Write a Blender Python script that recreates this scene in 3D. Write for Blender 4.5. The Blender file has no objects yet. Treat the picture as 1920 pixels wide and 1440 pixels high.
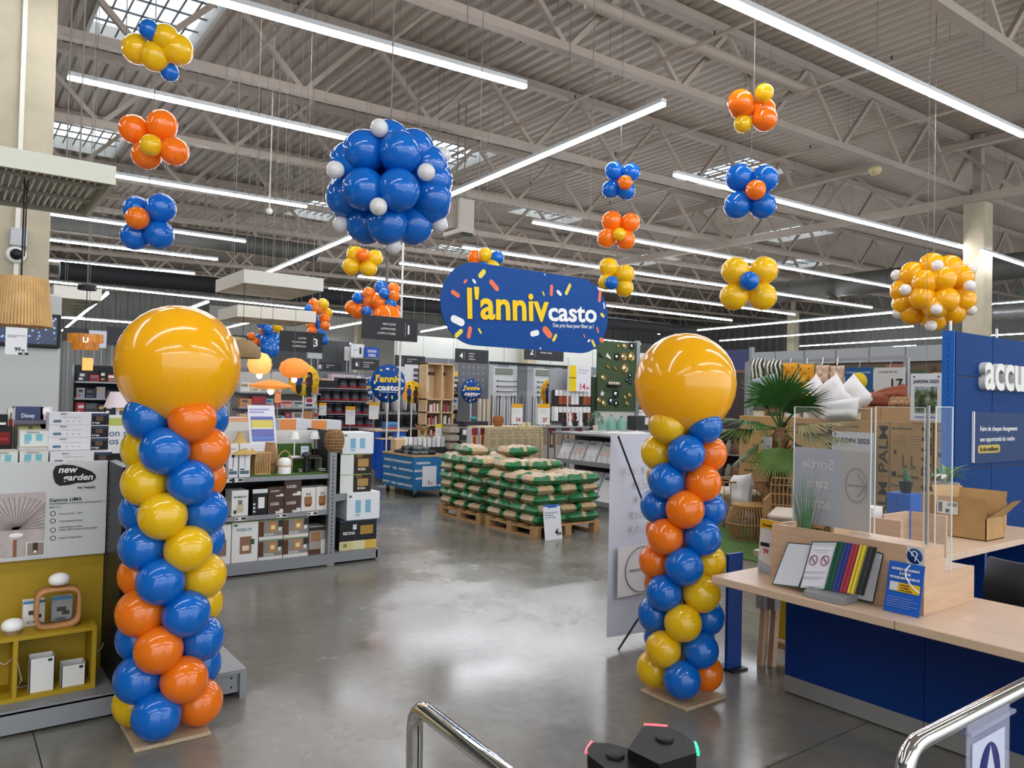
import bpy, bmesh, math, random
from mathutils import Vector, Matrix, Euler
from math import sin, cos, pi, radians, sqrt, atan2
R = random.Random(7)
SC = bpy.context.scene
COL = SC.collection
# ------------------------------------------------------------------ camera
FPX, HCAM, PITCH, ROLL, YAW = 1433.0, 1.65, radians(1.15), radians(1.3), radians(53.3)
_fw = Vector((cos(YAW), sin(YAW), 0)); _rt = Vector((sin(YAW), -cos(YAW), 0)); _up = Vector((0, 0, 1))
CF = _fw*cos(PITCH) + _up*sin(PITCH); _u = _up*cos(PITCH) - _fw*sin(PITCH)
CX = _rt*cos(ROLL) + _u*sin(ROLL); CY = _u*cos(ROLL) - _rt*sin(ROLL)
CP = Vector((0, 0, HCAM))
cam = bpy.data.cameras.new('camera'); cam.sensor_width = 36; cam.lens = FPX/1920*36; cam.clip_end = 300
camo = bpy.data.objects.new('camera', cam); COL.objects.link(camo)
mw = Matrix((CX, CY, -CF)).transposed().to_4x4(); mw.translation = CP
camo.matrix_world = mw; SC.camera = camo
# ------------------------------------------------------------------ light
w = bpy.data.worlds.new('world'); SC.world = w; w.use_nodes = True
w.node_tree.nodes['Background'].inputs[0].default_value = (0.86, 0.93, 1.0, 1)
w.node_tree.nodes['Background'].inputs[1].default_value = 2.2
LED_POWER = 50.0
SC.view_settings.view_transform = 'Standard'; SC.view_settings.look = 'None'
SC.view_settings.gamma = 1.0; SC.view_settings.use_curve_mapping = False
SC.view_settings.exposure = 0.22
SC.cycles.use_denoising = True
SC.cycles.max_bounces = 8; SC.cycles.transparent_max_bounces = 12
SC.cycles.diffuse_bounces = 4; SC.cycles.glossy_bounces = 4; SC.cycles.transmission_bounces = 6
SC.cycles.caustics_reflective = False; SC.cycles.caustics_refractive = False
SC.cycles.sample_clamp_indirect = 6.0
# ------------------------------------------------------------------ measuring helpers: a photo point on a real plane
def ray(px, py): return CF + CX*((px-960)/FPX) - CY*((py-720)/FPX)
def at(px, py, z=0.0):
    d = ray(px, py); return CP + d*((z-HCAM)/d.z)
def onY(px, py, Y):
    d = ray(px, py); return CP + d*(Y/d.y)
def onX(px, py, X):
    d = ray(px, py); return CP + d*(X/d.x)
def deep(px, py, D): return CP + ray(px, py)*D
def rY(x0, y0, x1, y1, Y):
    """photo rectangle on a wall plane facing the -Y side: X0, X1, Z0, Z1"""
    xm, ym = (x0+x1)/2, (y0+y1)/2
    return onY(x0, ym, Y).x, onY(x1, ym, Y).x, onY(xm, y1, Y).z, onY(xm, y0, Y).z
def rX(x0, y0, x1, y1, X):
    """photo rectangle on a plane facing the -X side: Y0 (right), Y1 (left), Z0, Z1"""
    xm, ym = (x0+x1)/2, (y0+y1)/2
    return onX(x1, ym, X).y, onX(x0, ym, X).y, onX(xm, y1, X).z, onX(xm, y0, X).z
# ------------------------------------------------------------------ materials
def lin(c):
    if isinstance(c, str):
        c = c.lstrip('#'); c = [int(c[i:i+2], 16)/255 for i in (0, 2, 4)]
    return tuple((v/12.92 if v <= .04045 else ((v+.055)/1.055)**2.4) for v in c[:3]) + (1,)
MATS = {}
def mat(name, col='#808080', rough=.5, metal=0, emit=0, alpha=1, trans=0, ior=1.45, noise=0, nscale=8, coat=0, bump=0, bscale=60, spec=.5, stretch=None, sheen=0):
    if name in MATS: return MATS[name]
    m = bpy.data.materials.new(name); m.use_nodes = True; nt = m.node_tree; b = nt.nodes['Principled BSDF']
    b.inputs['Base Color'].default_value = lin(col); b.inputs['Roughness'].default_value = rough; b.inputs['Metallic'].default_value = metal
    b.inputs['IOR'].default_value = ior; b.inputs['Specular IOR Level'].default_value = spec
    b.inputs['Transmission Weight'].default_value = trans; b.inputs['Alpha'].default_value = alpha; b.inputs['Coat Weight'].default_value = coat
    b.inputs['Coat Roughness'].default_value = .06
    if sheen: b.inputs['Sheen Weight'].default_value = sheen
    if emit:
        b.inputs['Emission Color'].default_value = lin(col); b.inputs['Emission Strength'].default_value = emit
    if noise or bump:
        tc = nt.nodes.new('ShaderNodeTexCoord'); mp = nt.nodes.new('ShaderNodeMapping'); nt.links.new(tc.outputs['Object'], mp.inputs[0])
        if stretch: mp.inputs['Scale'].default_value = stretch
        if noise:
            n = nt.nodes.new('ShaderNodeTexNoise'); n.inputs['Scale'].default_value = nscale; n.inputs['Detail'].default_value = 5
            nt.links.new(mp.outputs[0], n.inputs[0])
            hs = nt.nodes.new('ShaderNodeHueSaturation'); hs.inputs['Color'].default_value = lin(col)
            mr = nt.nodes.new('ShaderNodeMapRange'); mr.inputs[1].default_value = .3; mr.inputs[2].default_value = .7
            mr.inputs[3].default_value = 1-noise; mr.inputs[4].default_value = 1+noise
            nt.links.new(n.outputs[0], mr.inputs[0]); nt.links.new(mr.outputs[0], hs.inputs['Value']); nt.links.new(hs.outputs[0], b.inputs['Base Color'])
        if bump:
            n2 = nt.nodes.new('ShaderNodeTexNoise'); n2.inputs['Scale'].default_value = bscale; n2.inputs['Detail'].default_value = 3
            nt.links.new(mp.outputs[0], n2.inputs[0]); bp = nt.nodes.new('ShaderNodeBump'); bp.inputs['Strength'].default_value = bump
            bp.inputs['Distance'].default_value = .01
            nt.links.new(n2.outputs[0], bp.inputs['Height']); nt.links.new(bp.outputs[0], b.inputs['Normal'])
    MATS[name] = m; return m
def C(hexs, rough=.55):                                            # plain painted / printed colour
    return mat('paint_%s_%d' % (hexs.lstrip('#'), int(rough*100)), hexs, rough, spec=.3)
# ------------------------------------------------------------------ mesh helpers
OFF = {}
class MB:
    def __init__(s): s.v = []; s.f = []; s.m = []; s.k = 0; s.sm = []
    def quad(s, a, b, c, d):
        i = len(s.v); s.v += [tuple(a), tuple(b), tuple(c), tuple(d)]; s.f.append((i, i+1, i+2, i+3)); s.m.append(s.k); s.sm.append(False); return s
    def poly(s, pts):
        i = len(s.v); s.v += [tuple(p) for p in pts]; s.f.append(tuple(range(i, i+len(pts)))); s.m.append(s.k); s.sm.append(False); return s
    def grid(s, rows, closed=False, smooth=True):                   # rows: list of equal rings
        i = len(s.v); n = len(rows[0])
        for r in rows: s.v += [tuple(p) for p in r]
        for a in range(len(rows)-1):
            for b in range(n if closed else n-1):
                b2 = (b+1) % n
                s.f.append((i+a*n+b, i+a*n+b2, i+(a+1)*n+b2, i+(a+1)*n+b)); s.m.append(s.k); s.sm.append(smooth)
        return s
    def box(s, x0, x1, y0, y1, z0, z1, bev=0):
        if x0 > x1: x0, x1 = x1, x0
        if y0 > y1: y0, y1 = y1, y0
        if z0 > z1: z0, z1 = z1, z0
        if bev:
            b = min(bev, (x1-x0)*.45, (y1-y0)*.45, (z1-z0)*.45)
            i = len(s.v)
            P = []
            for z, e in ((z0, 1), (z0+b, 0), (z1-b, 0), (z1, 1)):
                xa, xb, ya, yb = (x0+b, x1-b, y0+b, y1-b) if e else (x0, x1, y0, y1)
                P.append([(xa+b*(0 if e else 1), ya, z), (xb-b*(0 if e else 1), ya, z), (xb, ya+b*(0 if e else 1), z), (xb, yb-b*(0 if e else 1), z),
                          (xb-b*(0 if e else 1), yb, z), (xa+b*(0 if e else 1), yb, z), (xa, yb-b*(0 if e else 1), z), (xa, ya+b*(0 if e else 1), z)])
            for r in P: s.v += r
            for a in range(3):
                for c in range(8):
                    s.f.append((i+a*8+c, i+a*8+(c+1) % 8, i+(a+1)*8+(c+1) % 8, i+(a+1)*8+c)); s.m.append(s.k); s.sm.append(False)
            s.f.append(tuple(i+7-c for c in range(8))); s.f.append(tuple(i+24+c for c in range(8))); s.m += [s.k]*2; s.sm += [False]*2
            return s
        i = len(s.v)
        s.v += [(x0, y0, z0), (x1, y0, z0), (x1, y1, z0), (x0, y1, z0), (x0, y0, z1), (x1, y0, z1), (x1, y1, z1), (x0, y1, z1)]
        for f in ((3, 2, 1, 0), (4, 5, 6, 7), (0, 1, 5, 4), (1, 2, 6, 5), (2, 3, 7, 6), (3, 0, 4, 7)):
            s.f.append(tuple(i+q for q in f)); s.m.append(s.k); s.sm.append(False)
        return s
    def bar(s, a, b, w, h=None, up=(0, 0, 1)):                      # rectangular bar from a to b
        a, b = Vector(a), Vector(b); h = h or w; d = (b-a).normalized(); u = Vector(up)
        if abs(d.dot(u)) > .98: u = Vector((1, 0, 0))
        x = d.cross(u).normalized()*(w/2); y = x.cross(d).normalized()*(h/2)
        r1 = [a-x-y, a+x-y, a+x+y, a-x+y]; r2 = [b-x-y, b+x-y, b+x+y, b-x+y]
        s.grid([r1, r2], True, False); s.poly(r1[::-1]); s.poly(r2); return s
    def tube(s, pts, r, n=8, cap=True):
        pts = [Vector(p) for p in pts]; rows = []; prev = None
        for i, p in enumerate(pts):
            d = (pts[min(i+1, len(pts)-1)]-pts[max(i-1, 0)]).normalized()
            if prev is None:
                u = Vector((0, 0, 1)) if abs(d.z) < .9 else Vector((1, 0, 0)); x = d.cross(u).normalized()
            else: x = (prev - d*prev.dot(d)).normalized()
            prev = x; y = d.cross(x); rr = r[i] if isinstance(r, (list, tuple)) else r
            rows.append([p + (x*cos(2*pi*k/n) + y*sin(2*pi*k/n))*rr for k in range(n)])
        s.grid(rows, True)
        if cap: s.poly(rows[0][::-1]); s.poly(rows[-1])
        return s
    def lathe(s, prof, c=(0, 0, 0), n=16, axis='z', cap=True, smooth=True, sx=1, sy=1):
        c = Vector(c); rows = []
        for r, h in prof:
            row = []
            for k in range(n):
                a = 2*pi*k/n; p, q = r*cos(a)*sx, r*sin(a)*sy
                row.append(c + (Vector((p, q, h)) if axis == 'z' else Vector((p, h, q)) if axis == 'y' else Vector((h, p, q))))
            rows.append(row)
        s.grid(rows, True, smooth)
        if cap:
            if prof[0][0] > 1e-5: s.poly(rows[0][::-1])
            if prof[-1][0] > 1e-5: s.poly(rows[-1])
        return s
    def ball(s, c, rx, ry=None, rz=None, n=16, m=10):
        ry = ry or rx; rz = rz or rx; c = Vector(c); rows = []
        for a in range(m+1):
            t = pi*a/m - pi/2
            rows.append([c + Vector((rx*cos(t)*cos(2*pi*k/n), ry*cos(t)*sin(2*pi*k/n), rz*sin(t))) for k in range(n)])
        return s.grid(rows, True)
    def prism(s, outline, fr, to):                                  # outline: 2-D pts mapped by function fr/to -> two rings
        r1 = [fr(*p) for p in outline]; r2 = [to(*p) for p in outline]
        s.grid([r1, r2], True, False); s.poly(r1[::-1]); s.poly(r2); return s
    def build(s, name, mats, parent=None, raw=False):
        off = OFF.get(parent, Vector((0, 0, 0))) if (parent and not raw) else Vector((0, 0, 0))
        me = bpy.data.meshes.new(name)
        me.from_pydata([(x-off.x, y-off.y, z-off.z) for x, y, z in s.v], [], s.f)
        if not isinstance(mats, (list, tuple)): mats = [mats]
        for q in mats: me.materials.append(q)
        if len(mats) > 1: me.polygons.foreach_set('material_index', s.m)
        if any(s.sm): me.polygons.foreach_set('use_smooth', s.sm)
        o = bpy.data.objects.new(name, me); COL.objects.link(o)
        if parent: o.parent = parent
        OFF[o] = off; return o
def tag(o, label, cat=None, group=None, kind=None):
    o['label'] = label
    if cat: o['category'] = cat
    if group: o['group'] = group
    if kind: o['kind'] = kind
    return o
def struct(o, label=None):
    o['kind'] = 'structure'
    if label: o['label'] = label
    return o
def thing(name, label, cat, loc=(0, 0, 0), group=None, rot=(0, 0, 0)):
    o = bpy.data.objects.new(name, None); COL.objects.link(o); o.empty_display_size = .05
    o.location = loc; o.rotation_euler = rot; OFF[o] = Vector(loc)
    return tag(o, label, cat, group)
def link_copy(o, parent, loc=None, rot=None, sc=None):
    c = o.copy(); COL.objects.link(c); c.parent = parent
    for k in list(c.keys()):
        if k in ('category', 'group'): del c[k]
    if loc is not None: c.location = loc
    if rot is not None: c.rotation_euler = rot
    if sc is not None: c.scale = (sc, sc, sc) if isinstance(sc, (int, float)) else sc
    return c
def inst(mesh, name, parent, loc, rot=(0, 0, 0), sc=1):            # another object with the same mesh
    o = bpy.data.objects.new(name, mesh); COL.objects.link(o)
    off = OFF.get(parent, Vector((0, 0, 0))) if parent else Vector((0, 0, 0))
    if parent: o.parent = parent
    o.location = Vector(loc)-off; o.rotation_euler = rot; o.scale = (sc, sc, sc) if isinstance(sc, (int, float)) else sc
    OFF[o] = Vector(loc); return o
def dup(root, loc, rz=None, label=None, group=None):
    r = root.copy(); COL.objects.link(r); r.location = loc
    if rz is not None: r.rotation_euler = (0, 0, rz)
    if label: r['label'] = label
    if group: r['group'] = group
    for ch in list(root.children):
        c = ch.copy(); COL.objects.link(c); c.parent = r
        for g in ch.children:
            d = g.copy(); COL.objects.link(d); d.parent = c
    return r
TXT = []
def text(s, pos, h, m, parent=None, right=(1, 0, 0), up=(0, 0, 1), width=None, align='CENTER', ext=.0005, bold=0, shear=0, name='lettering'):
    """flat lettering: h = height of the capitals, pos = middle of the baseline (or its left end)"""
    cu = bpy.data.curves.new(name, 'FONT'); cu.body = s; cu.align_x = align; cu.size = h/.70; cu.extrude = ext; cu.resolution_u = 3
    cu.offset = bold*h; cu.shear = shear; cu.materials.append(m)
    o = bpy.data.objects.new(name, cu); COL.objects.link(o)
    off = OFF.get(parent, Vector((0, 0, 0))) if parent else Vector((0, 0, 0))
    if parent: o.parent = parent
    r = Vector(right).normalized(); u = Vector(up); u = (u-r*u.dot(r)).normalized(); n = r.cross(u)
    M_ = Matrix((r, u, n)).transposed().to_4x4(); M_.translation = Vector(pos)-off; o.matrix_local = M_
    if width: TXT.append((o, width, r, u, n, Vector(pos)-off))
    return o
def fit_texts():
    """stretch the lettering to its measured width, then turn every lettering curve into a real mesh"""
    bpy.context.view_layer.update()
    for o, width, r, u, n, p in TXT:
        wd = max(v[0] for v in o.bound_box)-min(v[0] for v in o.bound_box)
        k = width/max(wd, 1e-4)
        M_ = Matrix((r*k, u, n)).transposed().to_4x4(); M_.translation = p; o.matrix_local = M_
    bpy.context.view_layer.update(); dg = bpy.context.evaluated_depsgraph_get()
    for o in [q for q in SC.objects if q.type == 'FONT']:
        me = bpy.data.meshes.new_from_object(o.evaluated_get(dg)); nm = o.name
        q = bpy.data.objects.new('lettering', me); COL.objects.link(q); q.parent = o.parent; q.matrix_local = o.matrix_local.copy()
        for k in o.keys(): q[k] = o[k]
        bpy.data.objects.remove(o)
# flat print on a face: list of (u0,u1,v0,v1,hex) in 0..1 of the face; origin o, right vector U, up vector V (full size)
def prints(parent, o, U, V, rects, name='print', eps=.0012, tilt=None):
    o, U, V = Vector(o), Vector(U), Vector(V); n = U.cross(V).normalized()*eps
    mb = MB(); ms = []; keys = {}
    for (a, b, c, d, hx) in rects:
        if hx not in keys: keys[hx] = len(ms); ms.append(C(hx) if isinstance(hx, str) else hx)
        mb.k = keys[hx]
        q = n*(1+.25*len(mb.f))
        mb.quad(o+U*a+V*c+q, o+U*b+V*c+q, o+U*b+V*d+q, o+U*a+V*d+q)
    return mb.build(name, ms, parent)
def lines(u0, u1, v0, n, dv, hx, th=.012, ragged=True):             # a paragraph of fine print
    return [(u0, u1-(R.random()*.3*(u1-u0) if ragged else 0), v0-i*dv-th, v0-i*dv, hx) for i in range(n)]
# ================================================================== THE HALL
def floor_mat():
    m = bpy.data.materials.new('polished_concrete'); m.use_nodes = True; nt = m.node_tree; b = nt.nodes['Principled BSDF']
    tc = nt.nodes.new('ShaderNodeTexCoord'); n1 = nt.nodes.new('ShaderNodeTexNoise'); n1.inputs['Scale'].default_value = .9; n1.inputs['Detail'].default_value = 8
    n1.inputs['Roughness'].default_value = .62
    n2 = nt.nodes.new('ShaderNodeTexNoise'); n2.inputs['Scale'].default_value = 14; n2.inputs['Detail'].default_value = 6
    mx = nt.nodes.new('ShaderNodeMix'); mx.data_type = 'FLOAT'; mx.inputs[0].default_value = .3
    cr = nt.nodes.new('ShaderNodeValToRGB'); cr.color_ramp.elements[0].position = .3; cr.color_ramp.elements[0].color = lin('#605d55')
    cr.color_ramp.elements[1].position = .72; cr.color_ramp.elements[1].color = lin('#827e74')
    mr = nt.nodes.new('ShaderNodeMapRange'); mr.inputs[1].default_value = .35; mr.inputs[2].default_value = .65; mr.inputs[3].default_value = .13; mr.inputs[4].default_value = .30
    for n in (n1, n2): nt.links.new(tc.outputs['Object'], n.inputs[0])
    nt.links.new(n1.outputs[0], mx.inputs[2]); nt.links.new(n2.outputs[0], mx.inputs[3]); nt.links.new(mx.outputs[0], cr.inputs[0])
    nt.links.new(cr.outputs[0], b.inputs['Base Color']); nt.links.new(n1.outputs[0], mr.inputs[0]); nt.links.new(mr.outputs[0], b.inputs['Roughness'])
    b.inputs['Specular IOR Level'].default_value = .55
    bp = nt.nodes.new('ShaderNodeBump'); bp.inputs['Strength'].default_value = .012; bp.inputs['Distance'].default_value = .02
    n3 = nt.nodes.new('ShaderNodeTexNoise'); n3.inputs['Scale'].default_value = 2.2; n3.inputs['Detail'].default_value = 3
    nt.links.new(tc.outputs['Object'], n3.inputs[0]); nt.links.new(n3.outputs[0], bp.inputs['Height']); nt.links.new(bp.outputs[0], b.inputs['Normal'])
    return m
FLOOR = floor_mat(); STEEL_W = mat('truss_paint', '#a2968a', .55, noise=.06, nscale=1.5); CONC = mat('pillar_concrete', '#b0a68f', .8, noise=.1, nscale=3, bump=.25, bscale=25)
DECK = mat('roof_deck_steel', '#a99e91', .5, noise=.05, nscale=.6); GALV = mat('galvanised', '#9a9c9d', .35, .8, noise=.12, nscale=6)
LED = mat('led_tube', '#f6f8ff', .4, emit=LED_POWER); LEDH = mat('led_housing', '#c6c8c8', .45); STRING = mat('string_white', '#77726a', .8)
ROD = mat('steel_rod', '#8b867e', .45, .5); BLACKDUCT = mat('black_fabric_duct', '#17181a', .8)
fl = MB().box(-14, 52, -12, 46, -.2, -.006).build('floor', mat('slab_joint', '#3c3b38', .8)); struct(fl, 'polished grey concrete shop floor')
xs = [-13.9, -9.2, -4.4, .4, 5.2, 10, 14.8, 19.6, 24.4, 29.2, 34, 38.8, 43.6, 51.9]; ys = [-11.9, -7.5, -2.7, 2.1, 6.9, 11.7, 16.5, 21.3, 26.1, 30.9, 35.7, 45.9]
for i in range(len(xs)-1):
    for j in range(len(ys)-1):
        MB().box(xs[i]+.003, xs[i+1]-.003, ys[j]+.003, ys[j+1]-.003, -.006, 0).build('slab', FLOOR, fl)
SL = .022                                                          # the roof rises gently along X
def rz(x): return SL*(x-9.4)
# skylight openings (x0,x1,y0,y1)
SKY = [(1.9, 3.55, 13.15, 16.15), (1.9, 3.55, 21.1, 24.0), (1.9, 3.55, 29.0, 32.0), (10.2, 12.0, 17.1, 19.6), (10.2, 12.0, 25.2, 28), (11.6, 13.2, 33.4, 36.4),
       (18.0, 19.9, 13.2, 15.9), (16.4, 19.4, 20.9, 22.6), (18.0, 19.9, 29.0, 31.8), (27, 29, 17.2, 19.8), (27, 29, 25.2, 28), (34, 36, 21, 24)]
SKY = [(-14+.28*round((a+14)/.28), -14+.28*round((b+14)/.28), c, d) for a, b, c, d in SKY]   # whole ribs only
def deck():
    mb = MB(); cuts = sorted({-12., 46.} | {s[2] for s in SKY} | {s[3] for s in SKY}); per = .28
    for a, b in zip(cuts[:-1], cuts[1:]):
        holes = sorted((s[0], s[1]) for s in SKY if s[2] <= a+.01 and s[3] >= b-.01); x = -14.; segs = []
        for h0, h1 in holes: segs.append((x, h0)); x = h1
        segs.append((x, 52.08))
        for x0, x1 in segs:
            n = max(1, round((x1-x0)/per)); p = (x1-x0)/n; row = []
            for k in range(n):
                for f, h in ((0, 0), (.36, 0), (.5, .055), (.86, .055)):
                    xx = x0+p*(k+f); row.append((xx, 8.4+rz(xx)+h))
            row.append((x1, 8.4+rz(x1)))
            mb.grid([[(xx, b, z) for xx, z in row], [(xx, a, z) for xx, z in row]], False, False)
    return mb
ceil = deck().build('ceiling', DECK); struct(ceil, 'ribbed grey steel roof deck')
WALLM = mat('wall_grey_cladding', '#7e807b', .6); WALLW = mat('wall_white_panel', '#b9bab2', .6)
def upper_wall(name, x0, x1, y0, y1, nrib, label):                 # cladding wall with vertical ribs as geometry
    mb = MB(); rows = []
    along = (x1-x0) > (y1-y0)
    pts = []
    for k in range(nrib):
        for f, d in ((0, 0), (.5, 0), (.58, .05), (.92, .05)): pts.append((k+f, d))
    pts.append((nrib, 0)); L = (x1-x0) if along else (y1-y0)
    if along: r = [(x0+t*L/nrib, y0-d) for t, d in pts]
    else: r = [(x0-d, y1-t*L/nrib) for t, d in pts]
    mb.grid([[(a, b, 0) for a, b in r], [(a, b, 9.4) for a, b in r]], False, False)
    return struct(mb.build(name, WALLM), label)
upper_wall('wall_back', -14, 52, 45.6, 46, 110, 'ribbed grey metal wall at the far end of the hall')
upper_wall('wall_right', 51.6, 52, -12, 46, 90, 'ribbed grey metal wall on the far right')
upper_wall('wall_left', -13.6, -13.2, -12, 46, 90, 'ribbed grey metal wall on the left')
wp = MB().box(12, 51.5, 44.9, 45.3, 0, 6.6).build('wall_back_lining', WALLW); struct(wp, 'white panel lining low on the back wall')
for k in range(9):
    for j in range(5): MB().box(12.02+k*4.38, 12.02+k*4.38+4.34, 44.87, 44.9, .02+j*1.31, 1.29+j*1.31).build('panel', WALLW, wp)
# skylight glazing
GLASS_SKY = mat('skylight_polycarbonate', '#f4f8fa', .3, alpha=.25)
for n, (x0, x1, y0, y1) in enumerate(SKY):
    zc = 8.4+rz((x0+x1)/2); f = MB()
    for a in ((x0-.06, x0, y0-.06, y1+.06), (x1, x1+.06, y0-.06, y1+.06), (x0, x1, y0-.06, y0), (x0, x1, y1, y1+.06)): f.box(*a, zc-.05, zc+.3)
    o = f.build('window_%d' % (n+1), C('#c9c9c4')); struct(o, 'roof skylight opening with a safety grid under pale daylight')
    g = MB()
    for k in range(1, 7): g.box(x0+(x1-x0)*k/7-.012, x0+(x1-x0)*k/7+.012, y0, y1, zc+.1, zc+.13)
    for k in range(1, 5): g.box(x0, x1, y0+(y1-y0)*k/5-.012, y0+(y1-y0)*k/5+.012, zc+.1, zc+.13)
    g.build('safety_grid', C('#5c6266'), o)
    for k in range(3): MB().box(x0+.01+(x1-x0)*k/3, x0+(x1-x0)*(k+1)/3-.01, y0, y1, zc+.27, zc+.29).build('pane', GLASS_SKY, o)
# ---- roof trusses along X
XN0, PAN = 10.05-2.53*6, 2.53
ordinal = ['nearest', 'second', 'third', 'fourth', 'fifth', 'sixth', 'seventh', 'eighth', 'ninth', 'tenth', 'eleventh']
du = MB().bar((0, 0, 6.97), (PAN/2, 0, 8.27), .085, .085, (0, 1, 0)); dd = MB().bar((0, 0, 6.97), (-PAN/2, 0, 8.27), .085, .085, (0, 1, 0))
duo = duo2 = None
for t in range(11):
    Y = 4.7+4*t
    T = thing('roof_truss', '%s painted steel roof truss, counted away from the camera' % ordinal[t].capitalize(), 'roof truss', (9.4, Y, 0), 'parallel steel roof trusses', (0, -SL, 0))
    b = MB().box(-22, 41, -.09, .09, 6.90, 7.03); b.build('bottom_chord', STEEL_W, T, raw=True)
    b = MB().box(-22, 41, -.10, .10, 8.22, 8.37); b.build('top_chord', STEEL_W, T, raw=True)
    far = t > 5
    if far:
        mb = MB()
        for k in range(24):
            x = XN0+k*PAN-9.4
            mb.bar((x, 0, 6.97), (x+PAN/2, 0, 8.27), .085, .085, (0, 1, 0)); mb.bar((x, 0, 6.97), (x-PAN/2, 0, 8.27), .085, .085, (0, 1, 0))
        mb.build('web', STEEL_W, T, raw=True)
    else:
        for k in range(3, 22):
            x = XN0+k*PAN-9.4
            for src, nm in ((du, 0), (dd, 1)):
                if nm == 0 and duo is None: duo = du.build('diagonal', STEEL_W, T, raw=True); duo.location = (x, 0, 0); continue
                if nm == 1 and duo2 is None: duo2 = dd.build('diagonal', STEEL_W, T, raw=True); duo2.location = (x, 0, 0); continue
                link_copy(duo if nm == 0 else duo2, T, (x, 0, 0))
# ---- girders along Y over the pillar rows, and the pillars
for gx, gl in ((.75, 'left'), (20.7, 'right')):
    G = thing('roof_girder', 'Steel lattice girder crossing the trusses above the %s pillar row' % gl, 'girder', (gx, 0, 0), 'lattice girders over the pillars')
    z0, z1 = 6.62+rz(gx), 8.0+rz(gx)
    MB().box(gx-.09, gx+.09, 4, 45.3, z0, z0+.2).build('bottom_chord', STEEL_W, G); MB().box(gx-.09, gx+.09, 4, 45.3, z1, z1+.2).build('top_chord', STEEL_W, G)
    for k in range(14):
        y = 4.7+2.8*k
        MB().bar((gx, y, z0+.1), (gx, y+1.4, z1+.1), .09, .09, (1, 0, 0)).build('diagonal', STEEL_W, G); MB().bar((gx, y+2.8, z0+.1), (gx, y+1.4, z1+.1), .09, .09, (1, 0, 0)).build('diagonal', STEEL_W, G)
for px_, py_, nm in ((.56, 9.0, 'Concrete pillar on the left behind the lamp display'), (20.9, 8.45, 'Concrete pillar rising behind the blue welcome wall'),
                     (20.7, 26.6, 'Concrete pillar far back behind the oval sign'), (40.7, 26.6, 'Concrete pillar standing far back beyond the garden department'), (20.6, 43.6, 'Small distant concrete pillar at the back of the hall'), (.56, 26.6, 'Concrete pillar far behind the left lamp aisles')):
    P = thing('concrete_pillar', nm, 'pillar', (px_, py_, 0))
    zt = 6.62+rz(px_)
    MB().box(px_-.25, px_+.25, py_-.25, py_+.25, 0, zt, .02).build('shaft', CONC, P)
    MB().box(px_-.1, px_+.1, py_-.1, py_+.1, zt, zt+1.75).build('steel_post', STEEL_W, P)
    MB().box(px_-.22, px_+.22, py_-.22, py_+.22, zt, zt+.03).build('cap_plate', STEEL_W, P)
    if px_ < 2:
        MB().box(px_-.045, px_-.005, py_-.29, py_-.25, 0, zt).build('cable_conduit', C('#d9d5c8'), P)
# ---- LED strips (each hung on thin rods)
def strip(a, b, label, rods=3, w=.075):
    a, b = Vector(a), Vector(b); d = (b-a); L = d.length; n = d.normalized(); T = thing('led_strip_light', label, 'strip light', a, 'long LED strip lights')
    side = n.cross(Vector((0, 0, 1))).normalized()
    mb = MB(); mb.bar(a+Vector((0, 0, .045)), b+Vector((0, 0, .045)), w*1.15, .055); mb.build('housing', LEDH, T)
    mb = MB(); mb.bar(a, b, w*.92, .04); mb.build('diffuser', LED, T)
    for k in range(rods):
        p = a+d*((k+.5)/rods); zt = 8.4+rz(p.x)
        MB().tube([p+Vector((0, 0, .07)), Vector((p.x, p.y, zt))], .006, 5).build('hanger_rod', ROD, T)
    return T
def S(p, q, z, label, z2=None, ext0=0, rods=3, w=.075):
    a = at(p[0], p[1], z); b = at(q[0], q[1], z2 or z)
    if ext0: a = a+(a-b).normalized()*ext0
    return strip(a, b, label, rods, w)
S((400, 0), (985, 163), 5.5, 'Bright LED strip running into the top edge above the blue balloon ball', 5.62, 1.5)
S((127, 145), (660, 262), 5.5, 'LED strip starting at the left pillar and passing behind the blue balloon ball', 5.58)
S((218, 330), (575, 388), 5.5, 'LED strip just right of the big grey louvre canopy', 5.55, 2.5)
S((118, 405), (460, 453), 5.5, 'LED strip behind the blue four-petal balloon flower on the left', None, 2)
S((112, 452), (408, 487), 5.5, 'Far left LED strip just under the blue flower balloons', None, 2)
S((112, 490), (365, 513), 5.5, 'Short-looking far left LED strip below its twin, above the black duct', None, 2)
S((110, 530), (700, 592), 5.5, 'Far LED strip passing right behind the top of the left giant yellow balloon', None, 3)
S((136, 597), (330, 611), 4.6, 'Lowest far LED strip left of the giant yellow balloon', None, 1)
S((1360, 0), (1920, 255), 5.5, 'Brightest LED strip crossing the upper right corner', 5.8, 1.5)
S((1265, 328), (1815, 467), 5.5, 'LED strip passing behind the blue and orange flower on the right', 5.8)
S((1000, 417), (1676, 539), 5.5, 'LED strip reaching from the orange flower towards the yellow balloon ball', 5.7, 0)
S((868, 464), (1634, 577), 5.5, 'LED strip starting over the oval sign and ending right of the yellow flower', 5.7)
S((750, 494), (1490, 590), 5.5, 'LED strip emerging right of the oval sign under the yellow and blue flower', 5.7)
S((672, 518), (1372, 601), 5.5, 'LED strip emerging right of the oval sign at half its height', 5.6)
S((617, 541), (1273, 612), 5.5, 'LED strip emerging right of the oval sign near the word casto', 5.6)
S((500, 512), (1245, 195), 5.12, 'Long diagonal LED strip rising from the white canopy past the blue balloon ball', 5.5, 0, 4)
S((117, 620), (202, 550), 4.6, 'Steep LED strip beside the left pillar', 4.75, 0, 2)
S((300, 600), (390, 566), 4.6, 'Steep LED strip right behind the giant yellow balloon', 4.7, 0, 1)
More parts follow.
